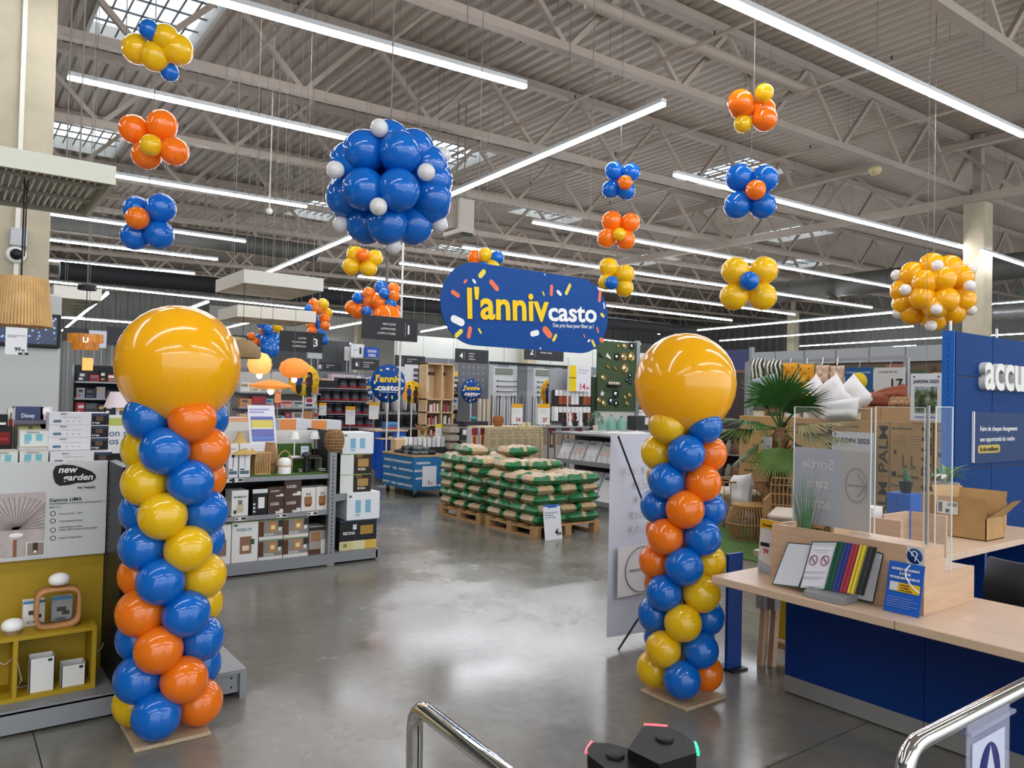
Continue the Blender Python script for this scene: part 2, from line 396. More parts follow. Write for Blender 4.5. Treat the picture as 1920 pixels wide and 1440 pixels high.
S((427, 614), (471, 604), 4.6, 'Short LED strip under the white hanging canopies', None, 0, 1)
S((617, 616), (677, 605), 4.6, 'Small LED strip left of the aisle sign numbered 1', None, 0, 1)
S((605, 651), (656, 644), 4.6, 'Tiny LED strip right of the aisle sign numbered 3', None, 0, 1)
S((769, 647), (854, 637), 4.6, 'Small LED strip left of the oval sign bottom', None, 0, 1)
S((790, 622), (845, 612), 4.6, 'Small LED strip touching the left rim of the oval sign', None, 0, 1)
S((1234, 626), (1676, 586), 5.5, 'Gently rising LED strip left of the yellow balloon ball', 5.5, 0, 4)
S((1350, 639), (1712, 612), 5.5, 'Gently rising LED strip just below the yellow balloon ball', 5.5, 0, 4)
S((1500, 649), (1766, 633), 5.5, 'Rising LED strip ending at the blue wall, upper of two', 5.5, 0, 3)
S((1556, 657), (1717, 648), 5.5, 'Rising LED strip over the garden department, lowest one', 5.5, 0, 2)
S((1080, 632), (1200, 645), 5.0, 'Faint LED strip under the right end of the oval sign', 5.0, 0, 1)
S((1840, 470), (1990, 520), 5.5, 'LED strip right of the tall pillar, top one', 5.6, 0, 2)
S((1835, 573), (1990, 560), 5.5, 'LED strip right of the pillar above the shiny duct', 5.5, 0, 2)
S((1835, 604), (1990, 592), 5.5, 'LED strip right of the pillar below the shiny duct', 5.5, 0, 2)
S((1835, 630), (1990, 622), 5.5, 'LED strip skimming the top of the blue wall', 5.5, 0, 2)
for k, (x0, x1, y) in enumerate(((-9, -.5, 10.8), (-9, -1, 6.5), (-6, 2.2, 2.6), (5.2, 13.5, 1.4), (2.0, 10, -1.8), (-8, 0, -1.8), (5, 13, -5.5), (-8, 2, -5.5), (16, 24, 2.6), (16, 24, -2), (30, 40, 9), (30, 42, 4))):
    strip((x0, y, 5.5), (x1, y, 5.5), 'LED strip number %d of those above the checkout side behind the camera' % (k+1), 2)
# ---- ducts and pipes
def ductline(name, label, a, b, r, m, n=16, bands=0):
    T = thing(name, label, 'duct', a); MB().tube([a, b], r, n).build('pipe_run', m, T)
    if bands:
        d = Vector(b)-Vector(a)
        for k in range(bands):
            p = Vector(a)+d*((k+.5)/bands); MB().tube([p-d.normalized()*.03, p+d.normalized()*.03], r*1.05, n).build('joint_band', m, T)
    return T
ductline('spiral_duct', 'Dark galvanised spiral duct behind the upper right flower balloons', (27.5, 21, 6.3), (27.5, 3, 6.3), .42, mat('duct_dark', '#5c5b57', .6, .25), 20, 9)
ductline('spiral_duct', 'Shiny galvanised duct right of the tall pillar', (27, 11.3, 4.75), (27, 2, 4.75), .3, GALV, 20, 5)
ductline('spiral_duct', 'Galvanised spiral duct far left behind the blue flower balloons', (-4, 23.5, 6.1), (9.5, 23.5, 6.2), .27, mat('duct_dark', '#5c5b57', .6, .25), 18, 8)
ductline('fabric_duct', 'Black fabric duct running across the far left of the hall', at(112, 507, 5.15), at(1300, 622, 5.3), .27, BLACKDUCT, 18)
pr = MB().tube([(4.9, 8.4, 7.5), (13.2, 8.4, 7.72)], .1, 12).build('rain_pipe', STEEL_W); tag(pr, 'Thick painted pipe running below the roof along the second truss', 'pipe')
for k, (x, y0, y1) in enumerate(((5.4, 6.5, 24), (7.1, 8, 25), (9.3, 6.0, 22), (12.3, 4.8, 21), (15.4, 5, 20), (3.9, 9, 24), (18.0, 4.8, 12.5))):
    T = thing('sprinkler_pipe', ['Sprinkler pipe crossing below the roof left of the blue ball', 'Sprinkler pipe crossing below the roof over the blue ball', 'Sprinkler pipe crossing the roof above the oval sign', 'Sprinkler pipe right of the long diagonal light', 'Sprinkler pipe above the orange flower on the right', 'Leftmost sprinkler pipe near the left skylights', 'Sprinkler pipe near the upper right corner'][k], 'pipe', (x, y0, 0), 'sprinkler pipes under the roof')
    z = 7.25+rz(x); MB().tube([(x, y0, z), (x, y1, z)], .035, 8).build('run', STEEL_W, T)
    y = y0+.6
    while y < y1:
        MB().tube([(x, y, z), (x, y, z+1.1)], .006, 4).build('hanger', ROD, T); MB().tube([(x, y+.9, z), (x, y+.9, z+.1)], .018, 6).build('sprinkler_head', C('#5a3b2a'), T); y += 3.2
# heater unit behind the oval sign
a = onY(876, 372, 14.2)
T = thing('air_heater', 'Grey box air heater hanging above the oval sign', 'heater', a)
x0, x1, z0, z1 = rY(862, 372, 890, 438, 14.2)
MB().box(x0, x1, 14.2, 14.9, z0, z1, .02).build('case', C('#b5ada2'), T); MB().box(x0+.05, x1-.05, 14.18, 14.2, z0-.06, z0+.02).build('connector_row', C('#2a2a2a'), T)
MB().box(x0-.12, x0, 14.3, 14.8, z0+.1, z1-.05).build('side_flange', C('#8d857b'), T)
MB().tube([(x0+.1, 14.5, z1), (x0+.1, 14.5, 8.3)], .015, 6).build('hanger', ROD, T); MB().tube([(x1-.1, 14.5, z1), (x1-.1, 14.5, 8.3)], .015, 6).build('hanger', ROD, T)
p = onY(1641, 319, 8.55); T = thing('alarm_bell', 'Beige dome alarm sounder under the right truss', 'alarm', p)
MB().lathe([(.0, -.11), (.09, -.09), (.13, -.02), (.13, .03), (.1, .07), (0, .08)], p, 18).build('dome', C('#c9b98c'), T); MB().tube([p+Vector((0, 0, .08)), Vector((p.x, 8.7, 7.05))], .012, 6).build('stem', STEEL_W, T)
p = at(505, 396, 4.9); T = thing('ceiling_sensor', 'Small white ball sensor hanging on a long rod left of the blue ball', 'sensor', p)
MB().ball(p, .06).build('ball', C('#e8e6e0'), T); MB().tube([p, Vector((p.x, p.y, 8.2))], .012, 6).build('rod', C('#d8d4ca'), T)
# loose wires hanging from the roof (for signs and lamps)
# ================================================================== BALLOONS
def bal(name, hx, thin, tr=.28):
    m = mat(name, hx, .16, coat=.6, spec=.5); b = m.node_tree.nodes['Principled BSDF']
    nt = m.node_tree; tl = nt.nodes.new('ShaderNodeBsdfTranslucent'); tl.inputs[0].default_value = lin(thin); mx = nt.nodes.new('ShaderNodeMixShader'); mx.inputs[0].default_value = tr   # thin latex lets light through
    nt.links.new(b.outputs[0], mx.inputs[1]); nt.links.new(tl.outputs[0], mx.inputs[2]); nt.links.new(mx.outputs[0], nt.nodes['Material Output'].inputs[0])
    return m
BM = {'b': bal('balloon_blue', '#0a6fcb', '#3f9af0'), 'y': bal('balloon_yellow', '#f8c912', '#ffe27a'), 'o': bal('balloon_orange', '#ff8212', '#ffb060'), 'w': bal('balloon_white', '#e9e6e2', '#f4f2f0'), 'g': bal('balloon_amber', '#ffba08', '#ffdc70')}
def balloon_mesh(key, n=24):                                        # unit radius, knot towards -z
    prof = []
    for k in range(n//2+1):
        t = pi*k/(n//2)-pi/2; r = cos(t); z = sin(t)
        if z < 0: r *= 1-.06*z*z*(-z); z *= 1.06
        prof.append((max(r, 0), z))
    prof[0] = (.03, -1.06)
    prof = [(.001, -1.17), (.07, -1.165), (.03, -1.11)]+prof
    mb = MB().lathe(prof, (0, 0, 0), n); o = mb.build('balloon_proto', BM[key]); me = o.data; bpy.data.objects.remove(o); me.name = 'balloon_'+key; return me
BME = {k: balloon_mesh(k, 28) for k in BM}
def put(parent, key, c, r, knot, name='balloon', sq=1.0):
    """knot: world direction in which the knot points"""
    k = Vector(knot).normalized(); q = Vector((0, 0, -1)).rotation_difference(k)
    return inst(BME[key], name, parent, c, q.to_euler(), (r, r, r*sq))
def column(name, label, cx, cy, a0, phases, layers, zbot, dz, rb, rad, topz, toprad, plate):
    T = thing(name, label, 'balloon column', (cx, cy, 0), 'balloon columns at the entrance')
    MB().box(*plate, 0, .018, .003).build('base_board', mat('chipboard', '#b39c7e', .75, noise=.12, nscale=30), T)
    MB().tube([(cx, cy, .018), (cx, cy, topz-toprad)], .014, 8).build('core_pole', C('#dcd8cf'), T)
    out = Vector((cx, cy, 0)).normalized(); rt = Vector((out.y, -out.x, 0))
    for k, cols in enumerate(layers):                               # top layer first
        z = zbot+dz*(len(layers)-1-k)
        for j, c in enumerate(cols):
            a = radians(phases[k % 2]+90*j)
            d = rt*sin(a)-out*cos(a); put(T, c, Vector((cx, cy, z))+d*rad+Vector((0, 0, R.uniform(-.006, .006))), rb*R.uniform(.97, 1.03), -d+Vector((0, 0, R.uniform(-.1, .1))), sq=.93)
    o = put(T, 'g', (cx, cy, topz-toprad), toprad, (0, 0, -1), 'giant_balloon'); o['label'] = 'giant round yellow balloon on top'
    return T
column('balloon_column', 'Balloon column with giant yellow balloon on the left beside the yellow lamp display', .93, 3.99, 0, (-64, -19),
       ['bobb', 'boby', 'ybob', 'ybob', 'bybo', 'byyo', 'obyb', 'obob', 'bobb', 'boby'], .135, .1545, .112, .152, 2.075, .29, (.75, 1.09, 3.82, 4.16))
column('balloon_column', 'Balloon column with giant yellow balloon on the right beside the reception counter', 3.39, 2.9, 0, (-40, -85),
       ['ybby', 'ybob', 'boby', 'bobb', 'obbo', 'obyo', 'byoo', 'bybb', 'ybbb', 'yboy'], .135, .1545, .104, .145, 2.05, .285, (3.24, 3.575, 2.72, 3.06))
def flower(label, px, py, D, pet, ctr, petals, rc=.09, cpos=(0, 0), top=None, group='hanging balloon flowers', rod=True):
    """petals: list of (px,py,pixel radius); built at depth D facing roughly the camera"""
    c = deep(px, py, D); T = thing('balloon_flower', label, 'balloon flower', c, group)
    k = D/FPX; n = (CP-c).normalized()
    for i, (x, y, r) in enumerate(petals):
        p = deep(x, y, D)+n*R.uniform(-.05, .05); col = pet[i % len(pet)]
        put(T, col, p, r*k, (c-p)+n*.02)
    if ctr:
        p = deep(px+cpos[0], py+cpos[1], D)+n*(.16 if rod else .1); put(T, ctr, p, rc, (c-p))
        put(T, ctr, c-n*.15, rc, n, 'back_balloon')
    zt = deep(px, top, D).z if top else 8.38+rz(c.x)                # the string goes up to the flower above, or to the roof
    MB().tube([c, Vector((c.x, c.y, zt))], .004, 4).build('string', STRING, T)
    return T
D = 6.2
flower('Yellow flower of balloons with a small blue centre, highest on the left', 290, 95, D, 'y', None, [(258, 92, 28), (290, 106, 27), (334, 93, 28), (310, 70, 24)])
T = bpy.data.objects.get('balloon_flower'); c = deep(290, 66, D)+Vector((0, 0, .0)); put(T, 'b', c-CF*.1, 18*D/FPX, (0, 0, -1)); put(T, 'b', deep(308, 126, D)+CF*.1, 17*D/FPX, (0, 0, 1))
flower('Orange four-petal balloon flower with a yellow centre, middle of the left string', 287, 262, D, 'o', 'y', [(251, 242, 27), (304, 234, 28), (275, 290, 27), (327, 284, 26)], .085, cpos=(-4, 10), top=110)
flower('Blue four-petal balloon flower with an orange centre, lowest on the left', 278, 415, D, 'b', 'o', [(257, 393, 25), (302, 390, 27), (253, 443, 26), (298, 440, 27)], .09, cpos=(-20, -6), top=262)
D = 8.0
T = flower('Tilted orange and yellow balloon cluster, highest on the right', 1413, 207, D, 'o', None, [(1388, 192, 24), (1391, 200, 24), (1434, 223, 23), (1432, 206, 22)])
put(T, 'y', deep(1427, 181, D)-CF*.1, 17*D/FPX, (0, 0, -1)); put(T, 'y', deep(1396, 229, D)+CF*.05, 17*D/FPX, (0, 0, 1))
flower('Blue four-petal balloon flower with an orange centre, on the right', 1408, 360, D, 'b', 'o', [(1386, 333, 26), (1434, 335, 25), (1382, 385, 25), (1430, 385, 25)], .103, cpos=(9, -4), top=225)
flower('Yellow four-petal balloon flower with a blue centre, lowest on the right', 1404, 533, D, 'y', 'b', [(1379, 508, 26), (1432, 507, 26), (1376, 556, 26), (1430, 556, 26)], .1, cpos=(1, -6), top=385)
D = 10.5
flower('Small blue four-petal balloon flower with an orange centre, right of the diagonal light', 1163, 339, D, 'b', 'o', [(1151, 320, 17), (1183, 323, 17), (1145, 355, 17), (1174, 358, 17)], .098, cpos=(9, 3))
flower('Small orange four-petal balloon flower with a yellow centre, under the small blue one', 1160, 432, D, 'o', 'y', [(1147, 414, 19), (1182, 417, 18), (1138, 446, 18), (1173, 450, 18)], .09, cpos=(1, 7), top=355)
flower('Yellow balloon flower with a blue centre touching the right end of the oval sign', 1155, 522, D, 'y', 'b', [(1141, 501, 18), (1172, 514, 18), (1137, 529, 15), (1171, 540, 17)], .095, cpos=(-8, 8), top=450)
D = 11.5
flower('Yellow balloon flower with an orange centre under the blue balloon ball', 680, 490, D, 'y', 'o', [(666, 477, 16), (702, 484, 16), (659, 499, 17), (691, 503, 16)], .1, cpos=(0, -12))
T = flower('Balloon flower of orange, yellow and blue peeking over the oval sign', 910, 483, D, 'oyb', None, [(891, 482, 14), (910, 478, 14), (932, 483, 13), (886, 503, 13), (924, 500, 13), (906, 505, 14)])
# balloon balls: balloons on a sphere with small white ones in the gaps
def ballcluster(label, px, py, D, Rpx, rb, col, spots, whites, wr):
    c = deep(px, py, D); T = thing('balloon_ball', label, 'balloon ball', c); k = D/FPX; Rr = Rpx*k
    n = (CP-c).normalized(); rt = CX.copy(); u = n.cross(rt).normalized(); rt = u.cross(n).normalized(); rs = Rr-rb
    def dirn(x, y):                                                 # front-half direction for a photo spot
        a, b = (x-px)*k/Rr, (py-y)*k/Rr; s = a*a+b*b
        if s > .985: f = sqrt(.985/s); a, b, s = a*f, b*f, .985
        return (rt*a+u*b+n*sqrt(1-s)).normalized()
    for x, y in spots:
        d = dirn(px+(x-px)*Rr/max(rs, .01)*.94, py+(y-py)*Rr/max(rs, .01)*.94); put(T, col, c+d*rs, rb, -d)
    for x, y in spots:                                              # the far side, mirrored
        d = dirn(px-(x-px)*1.0, y); d = d-n*2*d.dot(n); put(T, col, c+d*rs, rb, -d)
    for x, y in whites:
        d = dirn(px+(x-px)*1.0, py+(y-py)*1.0); put(T, 'w', c+d*(Rr-wr*.3), wr, -d, 'small_balloon')
    MB().tube([c+Vector((0, 0, Rr)), Vector((c.x, c.y, 8.38+rz(c.x)))], .006, 5).build('string', STRING, T)
    if col == 'b': MB().tube([c-Vector((0, 0, .3)), c-Vector((0, 0, Rr+.25))], .012, 6).build('tail_cord', STRING, T)
    return T
ballcluster('Large hanging ball of blue balloons dotted with small white ones', 730, 350, 5.9, 120, .158, 'b',
    [(684, 284), (753, 287), (645, 370), (682, 355), (747, 356), (806, 310), (812, 372), (676, 430), (722, 420), (780, 435), (733, 243), (650, 300), (788, 268), (833, 335), (838, 395)],
    [(716, 245), (633, 320), (798, 324), (709, 385), (633, 422), (830, 425), (733, 461), (836, 290)], .064)
ballcluster('Hanging ball of yellow balloons dotted with small white ones', 1750, 547, 10.5, 74, .17, 'g',
    [(1712, 512), (1745, 495), (1775, 500), (1735, 528), (1765, 522), (1800, 515), (1695, 545), (1732, 558), (1772, 562), (1810, 565), (1715, 590), (1755, 600), (1790, 590), (1690, 575), (1755, 575)],
    [(1754, 498), (1683, 514), (1703, 543), (1809, 536), (1757, 580), (1816, 582), (1687, 592), (1815, 502), (1750, 612)], .075)
# far garlands of balloons
def garland(label, D, items):
    c = deep(items[0][0], items[0][1], D); T = thing('balloon_garland', label, 'balloon garland', c, 'far balloon garlands'); k = D/FPX
    for x, y, r, col in items:
        p = deep(x, y, D)+CF*R.uniform(-.15, .15); put(T, col, p, r*k, (R.uniform(-1, 1), R.uniform(-1, 1), -.3))
    MB().tube([c, Vector((c.x, c.y, 8.38+rz(c.x)))], .006, 4).build('string', STRING, T)
    return T
garland('Far garland of orange and blue balloons over the aisle sign numbered 1', 16, [(713, 537, 13, 'b'), (736, 540, 12, 'o'), (723, 552, 11, 'b'), (740, 556, 11, 'o'), (690, 550, 13, 'o'), (670, 558, 11, 'b'), (693, 565, 16, 'o'), (657, 575, 13, 'o'), (668, 582, 15, 'o'), (711, 566, 16, 'o'), (734, 571, 11, 'b'), (690, 585, 10, 'b'), (727, 600, 28, 'o'), (742, 580, 9, 'o')])
garland('Far column of orange, yellow and blue balloons behind the aisle sign numbered 3', 17, [(586, 567, 9, 'o'), (607, 571, 11, 'y'), (597, 580, 11, 'o'), (612, 585, 9, 'y'), (582, 581, 9, 'b'), (586, 596, 9, 'b'), (608, 597, 10, 'o'), (596, 608, 9, 'b'), (612, 612, 9, 'o'), (581, 610, 9, 'o'), (585, 621, 9, 'o'), (605, 624, 9, 'b'), (610, 639, 9, 'b'), (598, 630, 8, 'o')])
garland('Big far blue balloon with blue, yellow and orange ones tied on top', 15, [(507, 642, 22, 'b'), (505, 619, 10, 'b'), (494, 608, 9, 'b'), (519, 612, 9, 'y'), (520, 621, 9, 'y'), (494, 620, 8, 'o'), (472, 630, 7, 'o'), (484, 631, 8, 'b'), (477, 640, 8, 'o'), (508, 655, 17, 'b')])
for nm, (px, py, D) in {}.items(): pass
# ================================================================== LEFT: LAMP GONDOLA WITH YELLOW DISPLAY
METAL_G = mat('shelf_grey_metal', '#8f9193', .45, .35); METAL_D = mat('shelf_dark_metal', '#3b3c3f', .5, .3); BLACKM = mat('black_metal', '#141516', .45, .2)
YEL = mat('yellow_board', '#a98a12', .55, noise=.04, nscale=2); WHITE = C('#dedcd6'); WHT = mat('white_gloss', '#efeeea', .25)
WOODL = mat('bentwood_oak', '#b98450', .5, noise=.16, nscale=9, stretch=(1, 8, 1)); CABLE = mat('white_cable', '#dcd9d2', .45); BLK = C('#17181a', .4)
WICK = mat('rattan', '#a98056', .7, noise=.25, nscale=30); BAMB = mat('bamboo', '#c39a5f', .55, noise=.15, nscale=12)
def pbox(name, label, cat, x0, x1, y0, y1, z0, z1, hx='#e4e2de', rects=(), group=None, face='y', texts=(), side=None, bev=.002, rough=.5):
    """carton or other printed box: texts = (string, u, v, cap height share, colour, width share)"""
    o = MB().box(x0, x1, y0, y1, z0, z1, bev).build(name, C(hx, rough) if isinstance(hx, str) else hx)
    tag(o, label, cat, group); faceprint(o, x0, x1, y0, y1, z0, z1, rects, texts, face)
    return o
def faceprint(o, x0, x1, y0, y1, z0, z1, rects, texts=(), face='y', eps=.0012):
    if face == 'y': og, U, nn = Vector((x0, y0, z0)), Vector((x1-x0, 0, 0)), Vector((0, -1, 0))
    elif face == 'Y': og, U, nn = Vector((x1, y1, z0)), Vector((x0-x1, 0, 0)), Vector((0, 1, 0))
    elif face == 'X': og, U, nn = Vector((x1, y0, z0)), Vector((0, y1-y0, 0)), Vector((1, 0, 0))
    else: og, U, nn = Vector((x0, y1, z0)), Vector((0, y0-y1, 0)), Vector((-1, 0, 0))
    V = Vector((0, 0, z1-z0))
    if rects: prints(o, og, U, V, rects, eps=eps)
    for t in texts:
        s, u, v, h, hx, wd = t
        text(s, og+U*u+V*v+nn*(eps*2.5+.0015), h*(z1-z0), C(hx), o, U.normalized(), (0, 0, 1), wd*U.length if wd else None, bold=.02)
YB, YF = 4.72, 4.31
G = thing('display_gondola', 'Low gondola end with yellow back panel and white headboard on the left', 'gondola', (.3, 4.5, 0))
MB().box(-1.2, .75, YF, YF+.02, .015, .115).build('kick_plate', METAL_G, G)
MB().box(-1.2, .755, YF, YB+.5, .105, .125).build('base_deck', METAL_G, G)
MB().box(-1.2, .745, YB+.02, YB+.05, .125, 1.25).build('back_panel', YEL, G)
MB().box(.75, .80, YF-.02, YB+.06, .0, 1.26).build('side_wing', BLK, G)
for k in range(30): MB().box(.7485, .75, YF+.34, YF+.348, .16+k*.035, .18+k*.035).build('slot', C('#050505'), G)
hb = MB().box(-1.2, .745, YB-.01, YB+.02, .755, 1.262).build('headboard', C('#c9cac8', .5), G)
MB().box(-1.2, .80, YB+.05, 6.4, 1.2, 1.235).build('top_deck', C('#d8d7d2'), G)
MB().box(-1.2, 1.36, YB+.05, 6.4, .02, .16).build('rear_base', METAL_G, G); MB().box(.80, .84, YB+.05, 6.4, .16, 1.2).build('rear_spine', METAL_D, G)
def hbp(px, py): return onY(px, py, YB-.01)
p = [(99, 884), (104, 874), (118, 871), (137, 872), (155, 877), (172, 884), (179, 890), (180, 896), (174, 902), (160, 905), (145, 905), (130, 909), (112, 911), (104, 906), (100, 896)]
mb = MB(); mb.poly([hbp(x, y)+Vector((0, -.002, 0)) for x, y in p][::-1]); lg = mb.build('logo_patch', BLK, hb)
text('new', hbp(126, 886)+Vector((0, -.004, 0)), .035, WHT, hb, width=.09, bold=.03, shear=.2); text('garden', hbp(146, 900)+Vector((0, -.004, 0)), .033, WHT, hb, width=.145, bold=.03, shear=.2)
text('be happy', hbp(162, 915)+Vector((0, -.003, 0)), .012, BLK, hb, width=.085, bold=.03)
text('Gamme LIMA', hbp(92, 941)+Vector((0, -.003, 0)), .018, C('#2a2a2a'), hb, width=.152, align='LEFT', bold=.02)
x0, x1, z0, z1 = rY(0, 920, 180, 1050, YB-.01)
for i, (s, y) in enumerate((('Rechargeable et portable special parasol', 946), ('800 lm', 953), ('Autonomie : 20h', 965), ('Telecommande incluse', 979), ('Lumiere blanche ou teintee', 990), ('Lumiere RGB : choix par la telecommande', 995), ('Support magnetique', 1010))):
    text(s, hbp(92 if i < 2 else 110, y)+Vector((0, -.003, 0)), .009, C('#4b4b4b'), hb, width=(.25 if i == 0 else .05 if i == 1 else .18 if i == 5 else .11), align='LEFT')
for y in (963, 977, 994, 1009): mb = MB(); c = hbp(99, y); mb.lathe([(.010, -.0018), (.0135, -.0018)], c, 20, 'y', False); mb.build('icon', C('#333333'), hb)
# parasol photograph printed on the headboard
PH = mat('parasol_fabric_print', '#b6aba6', .5, noise=.12, nscale=20)
x0, x1, z0, z1 = rY(-90, 926, 84, 1047, YB-.01)
MB().quad((x0, YB-.0115, z0), (x1, YB-.0115, z0), (x1, YB-.0115, z1), (x0, YB-.0115, z1)).build('parasol_picture', PH, hb)
mb = MB(); hub = hbp(30, 993)
for k in range(26):
    a = pi*k/25; e = hub+Vector((cos(a)*.2, 0, sin(a)*.17)); e.x = max(x0, min(x1, e.x)); e.z = min(z1, e.z)
    mb.bar(hub+Vector((0, -.0025, 0)), e+Vector((0, -.0025, 0)), .0035, .0004, (0, 1, 0))
mb.build('parasol_ribs', C('#7d726c'), hb)
mb = MB(); mb.ball(hbp(30, 1004)+Vector((0, -.002, 0)), .032, .001, .012); mb.build('lamp_picture', WHT, hb)
mb = MB(); a = hbp(28, 1012); mb.box(a.x-.008, a.x+.008, YB-.014, YB-.0125, z0, a.z); mb.build('pole_picture', C('#8b5a41'), hb)
prints(hb, (hbp(48, 1044)[0], YB-.013, hbp(48, 1044)[2]), (.085, 0, 0), (0, 0, .075), [(0, 1, 0, 1, '#e6e4e0'), (.06, .94, .06, .94, '#94857a'), (.35, .62, .3, .95, '#4b3328'), (.4, .56, .25, .4, '#f2ece0')])
# yellow crate shelf
CR = thing('yellow_display_shelf', 'Low yellow open display shelf on the gondola base', 'shelf', (.3, 4.42, .125))
MB().box(-.9, .675, 4.42, 4.66, .42, .44).build('top_board', YEL, CR); MB().box(-.9, .675, 4.42, 4.66, .125, .145).build('bottom_board', YEL, CR)
MB().box(.655, .675, 4.42, 4.66, .145, .42).build('side_board', YEL, CR); MB().box(.315, .335, 4.42, 4.66, .145, .42).build('divider', YEL, CR); MB().box(-.9, .675, 4.65, 4.66, .145, .42).build('back_board', YEL, CR)
# small lamps and cartons on it
def pebble(label, x, y, z, r, base=True):
    T = thing('pebble_lamp', label, 'lamp', (x, y, z), 'white pebble table lamps')
    MB().lathe([(0, .012), (r*.72, .014), (r*.95, .5*r), (r, .75*r), (r*.93, 1.05*r), (r*.65, 1.32*r), (r*.3, 1.44*r), (0, 1.46*r)], (x, y, z), 24).build('shade', WHT, T)
    if base: MB().lathe([(r*.78, 0), (r*.86, .022), (r*.7, .03), (0, .03)], (x, y, z), 24).build('wooden_base', C('#8a7558'), T)
def ring(label, x, y, z, w, h, d):
    T = thing('wooden_ring_stand', label, 'stand', (x, y, z)); mb = MB(); rows = []; n = 40
    for k in range(n):
        a = 2*pi*k/n; e = 4.5; cx = abs(cos(a))**(2/e)*(1 if cos(a) > 0 else -1); cz = abs(sin(a))**(2/e)*(1 if sin(a) > 0 else -1)
        o_, i_ = (Vector((x+cx*w/2, 0, z+h/2+cz*h/2)), Vector((x+cx*(w/2-.016), 0, z+h/2+cz*(h/2-.016))))
        rows.append([o_+Vector((0, y, 0)), o_+Vector((0, y+d, 0)), i_+Vector((0, y+d, 0)), i_+Vector((0, y, 0))])
    rows.append(rows[0]); mb.grid(rows, True, True); mb.build('bent_frame', WOODL, T)
x0, x1, z0, z1 = rY(66, 1101, 153, 1184, 4.47); ring('Rounded oak ring stand carrying a white pebble lamp', (x0+x1)/2, 4.47, .44, x1-x0, .20, .09)
a = onY(111, 1103, 4.51); pebble('White pebble lamp resting on top of the oak ring stand', a.x, 4.515, .64, .049, False)
a = onY(23, 1188, 4.5); pebble('White pebble lamp on the yellow shelf left of the oak ring', a.x, 4.5, .44, .05)
for i, (u0, u1, lab, hx, word) in enumerate(((43, 84, 'Small white pebble lamp carton left inside the oak ring', '#e3e1de', 'CO'), (96, 136, 'Small grey pebble lamp carton right inside the oak ring', '#9a9c9d', 'CHERRY'))):
    x0, x1, z0, z1 = rY(u0, 1125, u1, 1172, 4.585)
    pbox('lamp_carton', lab, 'carton', x0, x1, 4.585, 4.645, .44, .44+(z1-z0), hx, [(0, 1, .9, 1, '#3b86b8'), (.25, .7, .45, .62, '#4b4540'), (.5, .85, .3, .45, '#4b4540')], texts=[(word, .45, .12, .09, '#3a3a3a', .55)], group='pebble lamp cartons')
for i, (u0, u1, v0, v1, lab) in enumerate(((55, 102, 1238, 1310, 'Tall white open-top planter in the yellow shelf'), (115, 160, 1250, 1298, 'Short white open-top planter in the yellow shelf'))):
    x0, x1, z0, z1 = rY(u0, v0, u1, v1, 4.45); T = thing('white_cube_planter', lab, 'planter', ((x0+x1)/2, 4.5, .145), 'white cube planters'); z0 = .145; h = [.165, .105][i]
    for q in ((x0, x0+.004, 4.45, 4.55), (x1-.004, x1, 4.45, 4.55), (x0, x1, 4.45, 4.454), (x0, x1, 4.546, 4.55)): MB().box(*q, z0, z0+h).build('side', WHITE, T)
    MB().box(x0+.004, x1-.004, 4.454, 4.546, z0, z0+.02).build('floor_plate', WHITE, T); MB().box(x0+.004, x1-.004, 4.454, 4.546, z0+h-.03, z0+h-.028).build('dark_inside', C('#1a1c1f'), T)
    prints(T, (x1-.03, 4.45, z0+h-.02), (.018, 0, 0), (0, 0, .013), [(0, 1, 0, 1, '#22252a')], 'tag')
o = MB().tube([onY(-5+q*7, 1238+8*sin(q*.9), 4.5) for q in range(6)]+[Vector((.36, 4.5, .2)), Vector((.34, 4.52, .16)), Vector((.45, 4.56, .155))], .0025, 5).build('white_cable', CABLE); tag(o, 'Tangled white lamp cable in the left half of the yellow shelf', 'cable')
o = MB().tube([onY(178, 1225, 4.66), onY(190, 1216, 4.68), onY(196, 1200, 4.70)], .0025, 5).build('white_cable', CABLE); tag(o, 'Short white cable poking up right of the yellow shelf', 'cable')
# cartons stacked on the top deck
ZT = 1.235
def long_carton(lab, u0, u1, v0, v1, Y, d=.16, zb=None):
    x0, x1, z0, z1 = rY(u0, v0 or 780, u1, v1 or 800, Y); z0 = zb if zb else z0; z1 = z0+(z1-z0) if not zb else zb+.071
    pbox('garland_carton', lab, 'carton', x0, x1, Y, Y+d, z0, z1, '#d5d3d6', [(0, 1, 0, .035, '#8b8790'), (0, 1, .965, 1, '#f0eef0'), (.7, 1, .035, .965, '#1c1c20'), (.78, .9, .35, .72, '#5b4a3c'), (.72, .98, .75, .95, '#33415a'), (.2, .55, .62, .645, '#8b8892'), (.07, .2, .24, .42, '#4f6d86'), (.28, .32, .3, .34, '#77737b'), (.38, .42, .3, .34, '#77737b'), (.48, .52, .3, .34, '#77737b')],  # lowest strip paints the shade of the gap below, top strip a bright bevel
         texts=[('MARA', .24, .86, .1, '#4b4b55', .11), ('be happy', .78, .15, .13, '#f2f2f2', .13)], group='white and black garland cartons')
    return z1
z = ZT
for k, (v0, v1, lab) in enumerate(((842, 866, 'Long white garland carton at the bottom, nearest behind the headboard'),)): long_carton(lab, 94, 210, v0, v1, 4.80, .12, ZT)
zb = ZT
for k in range(4):
    lab = ['Long garland carton hidden lowest in the stack', 'Long garland carton with black end, lowest visible of the stack', 'Long garland carton with black end, middle of the stack', 'Long garland carton with black end, top of the stack'][k]
    zb = long_carton(lab, 92, 204, 0, 0, 4.93, .16, zb)
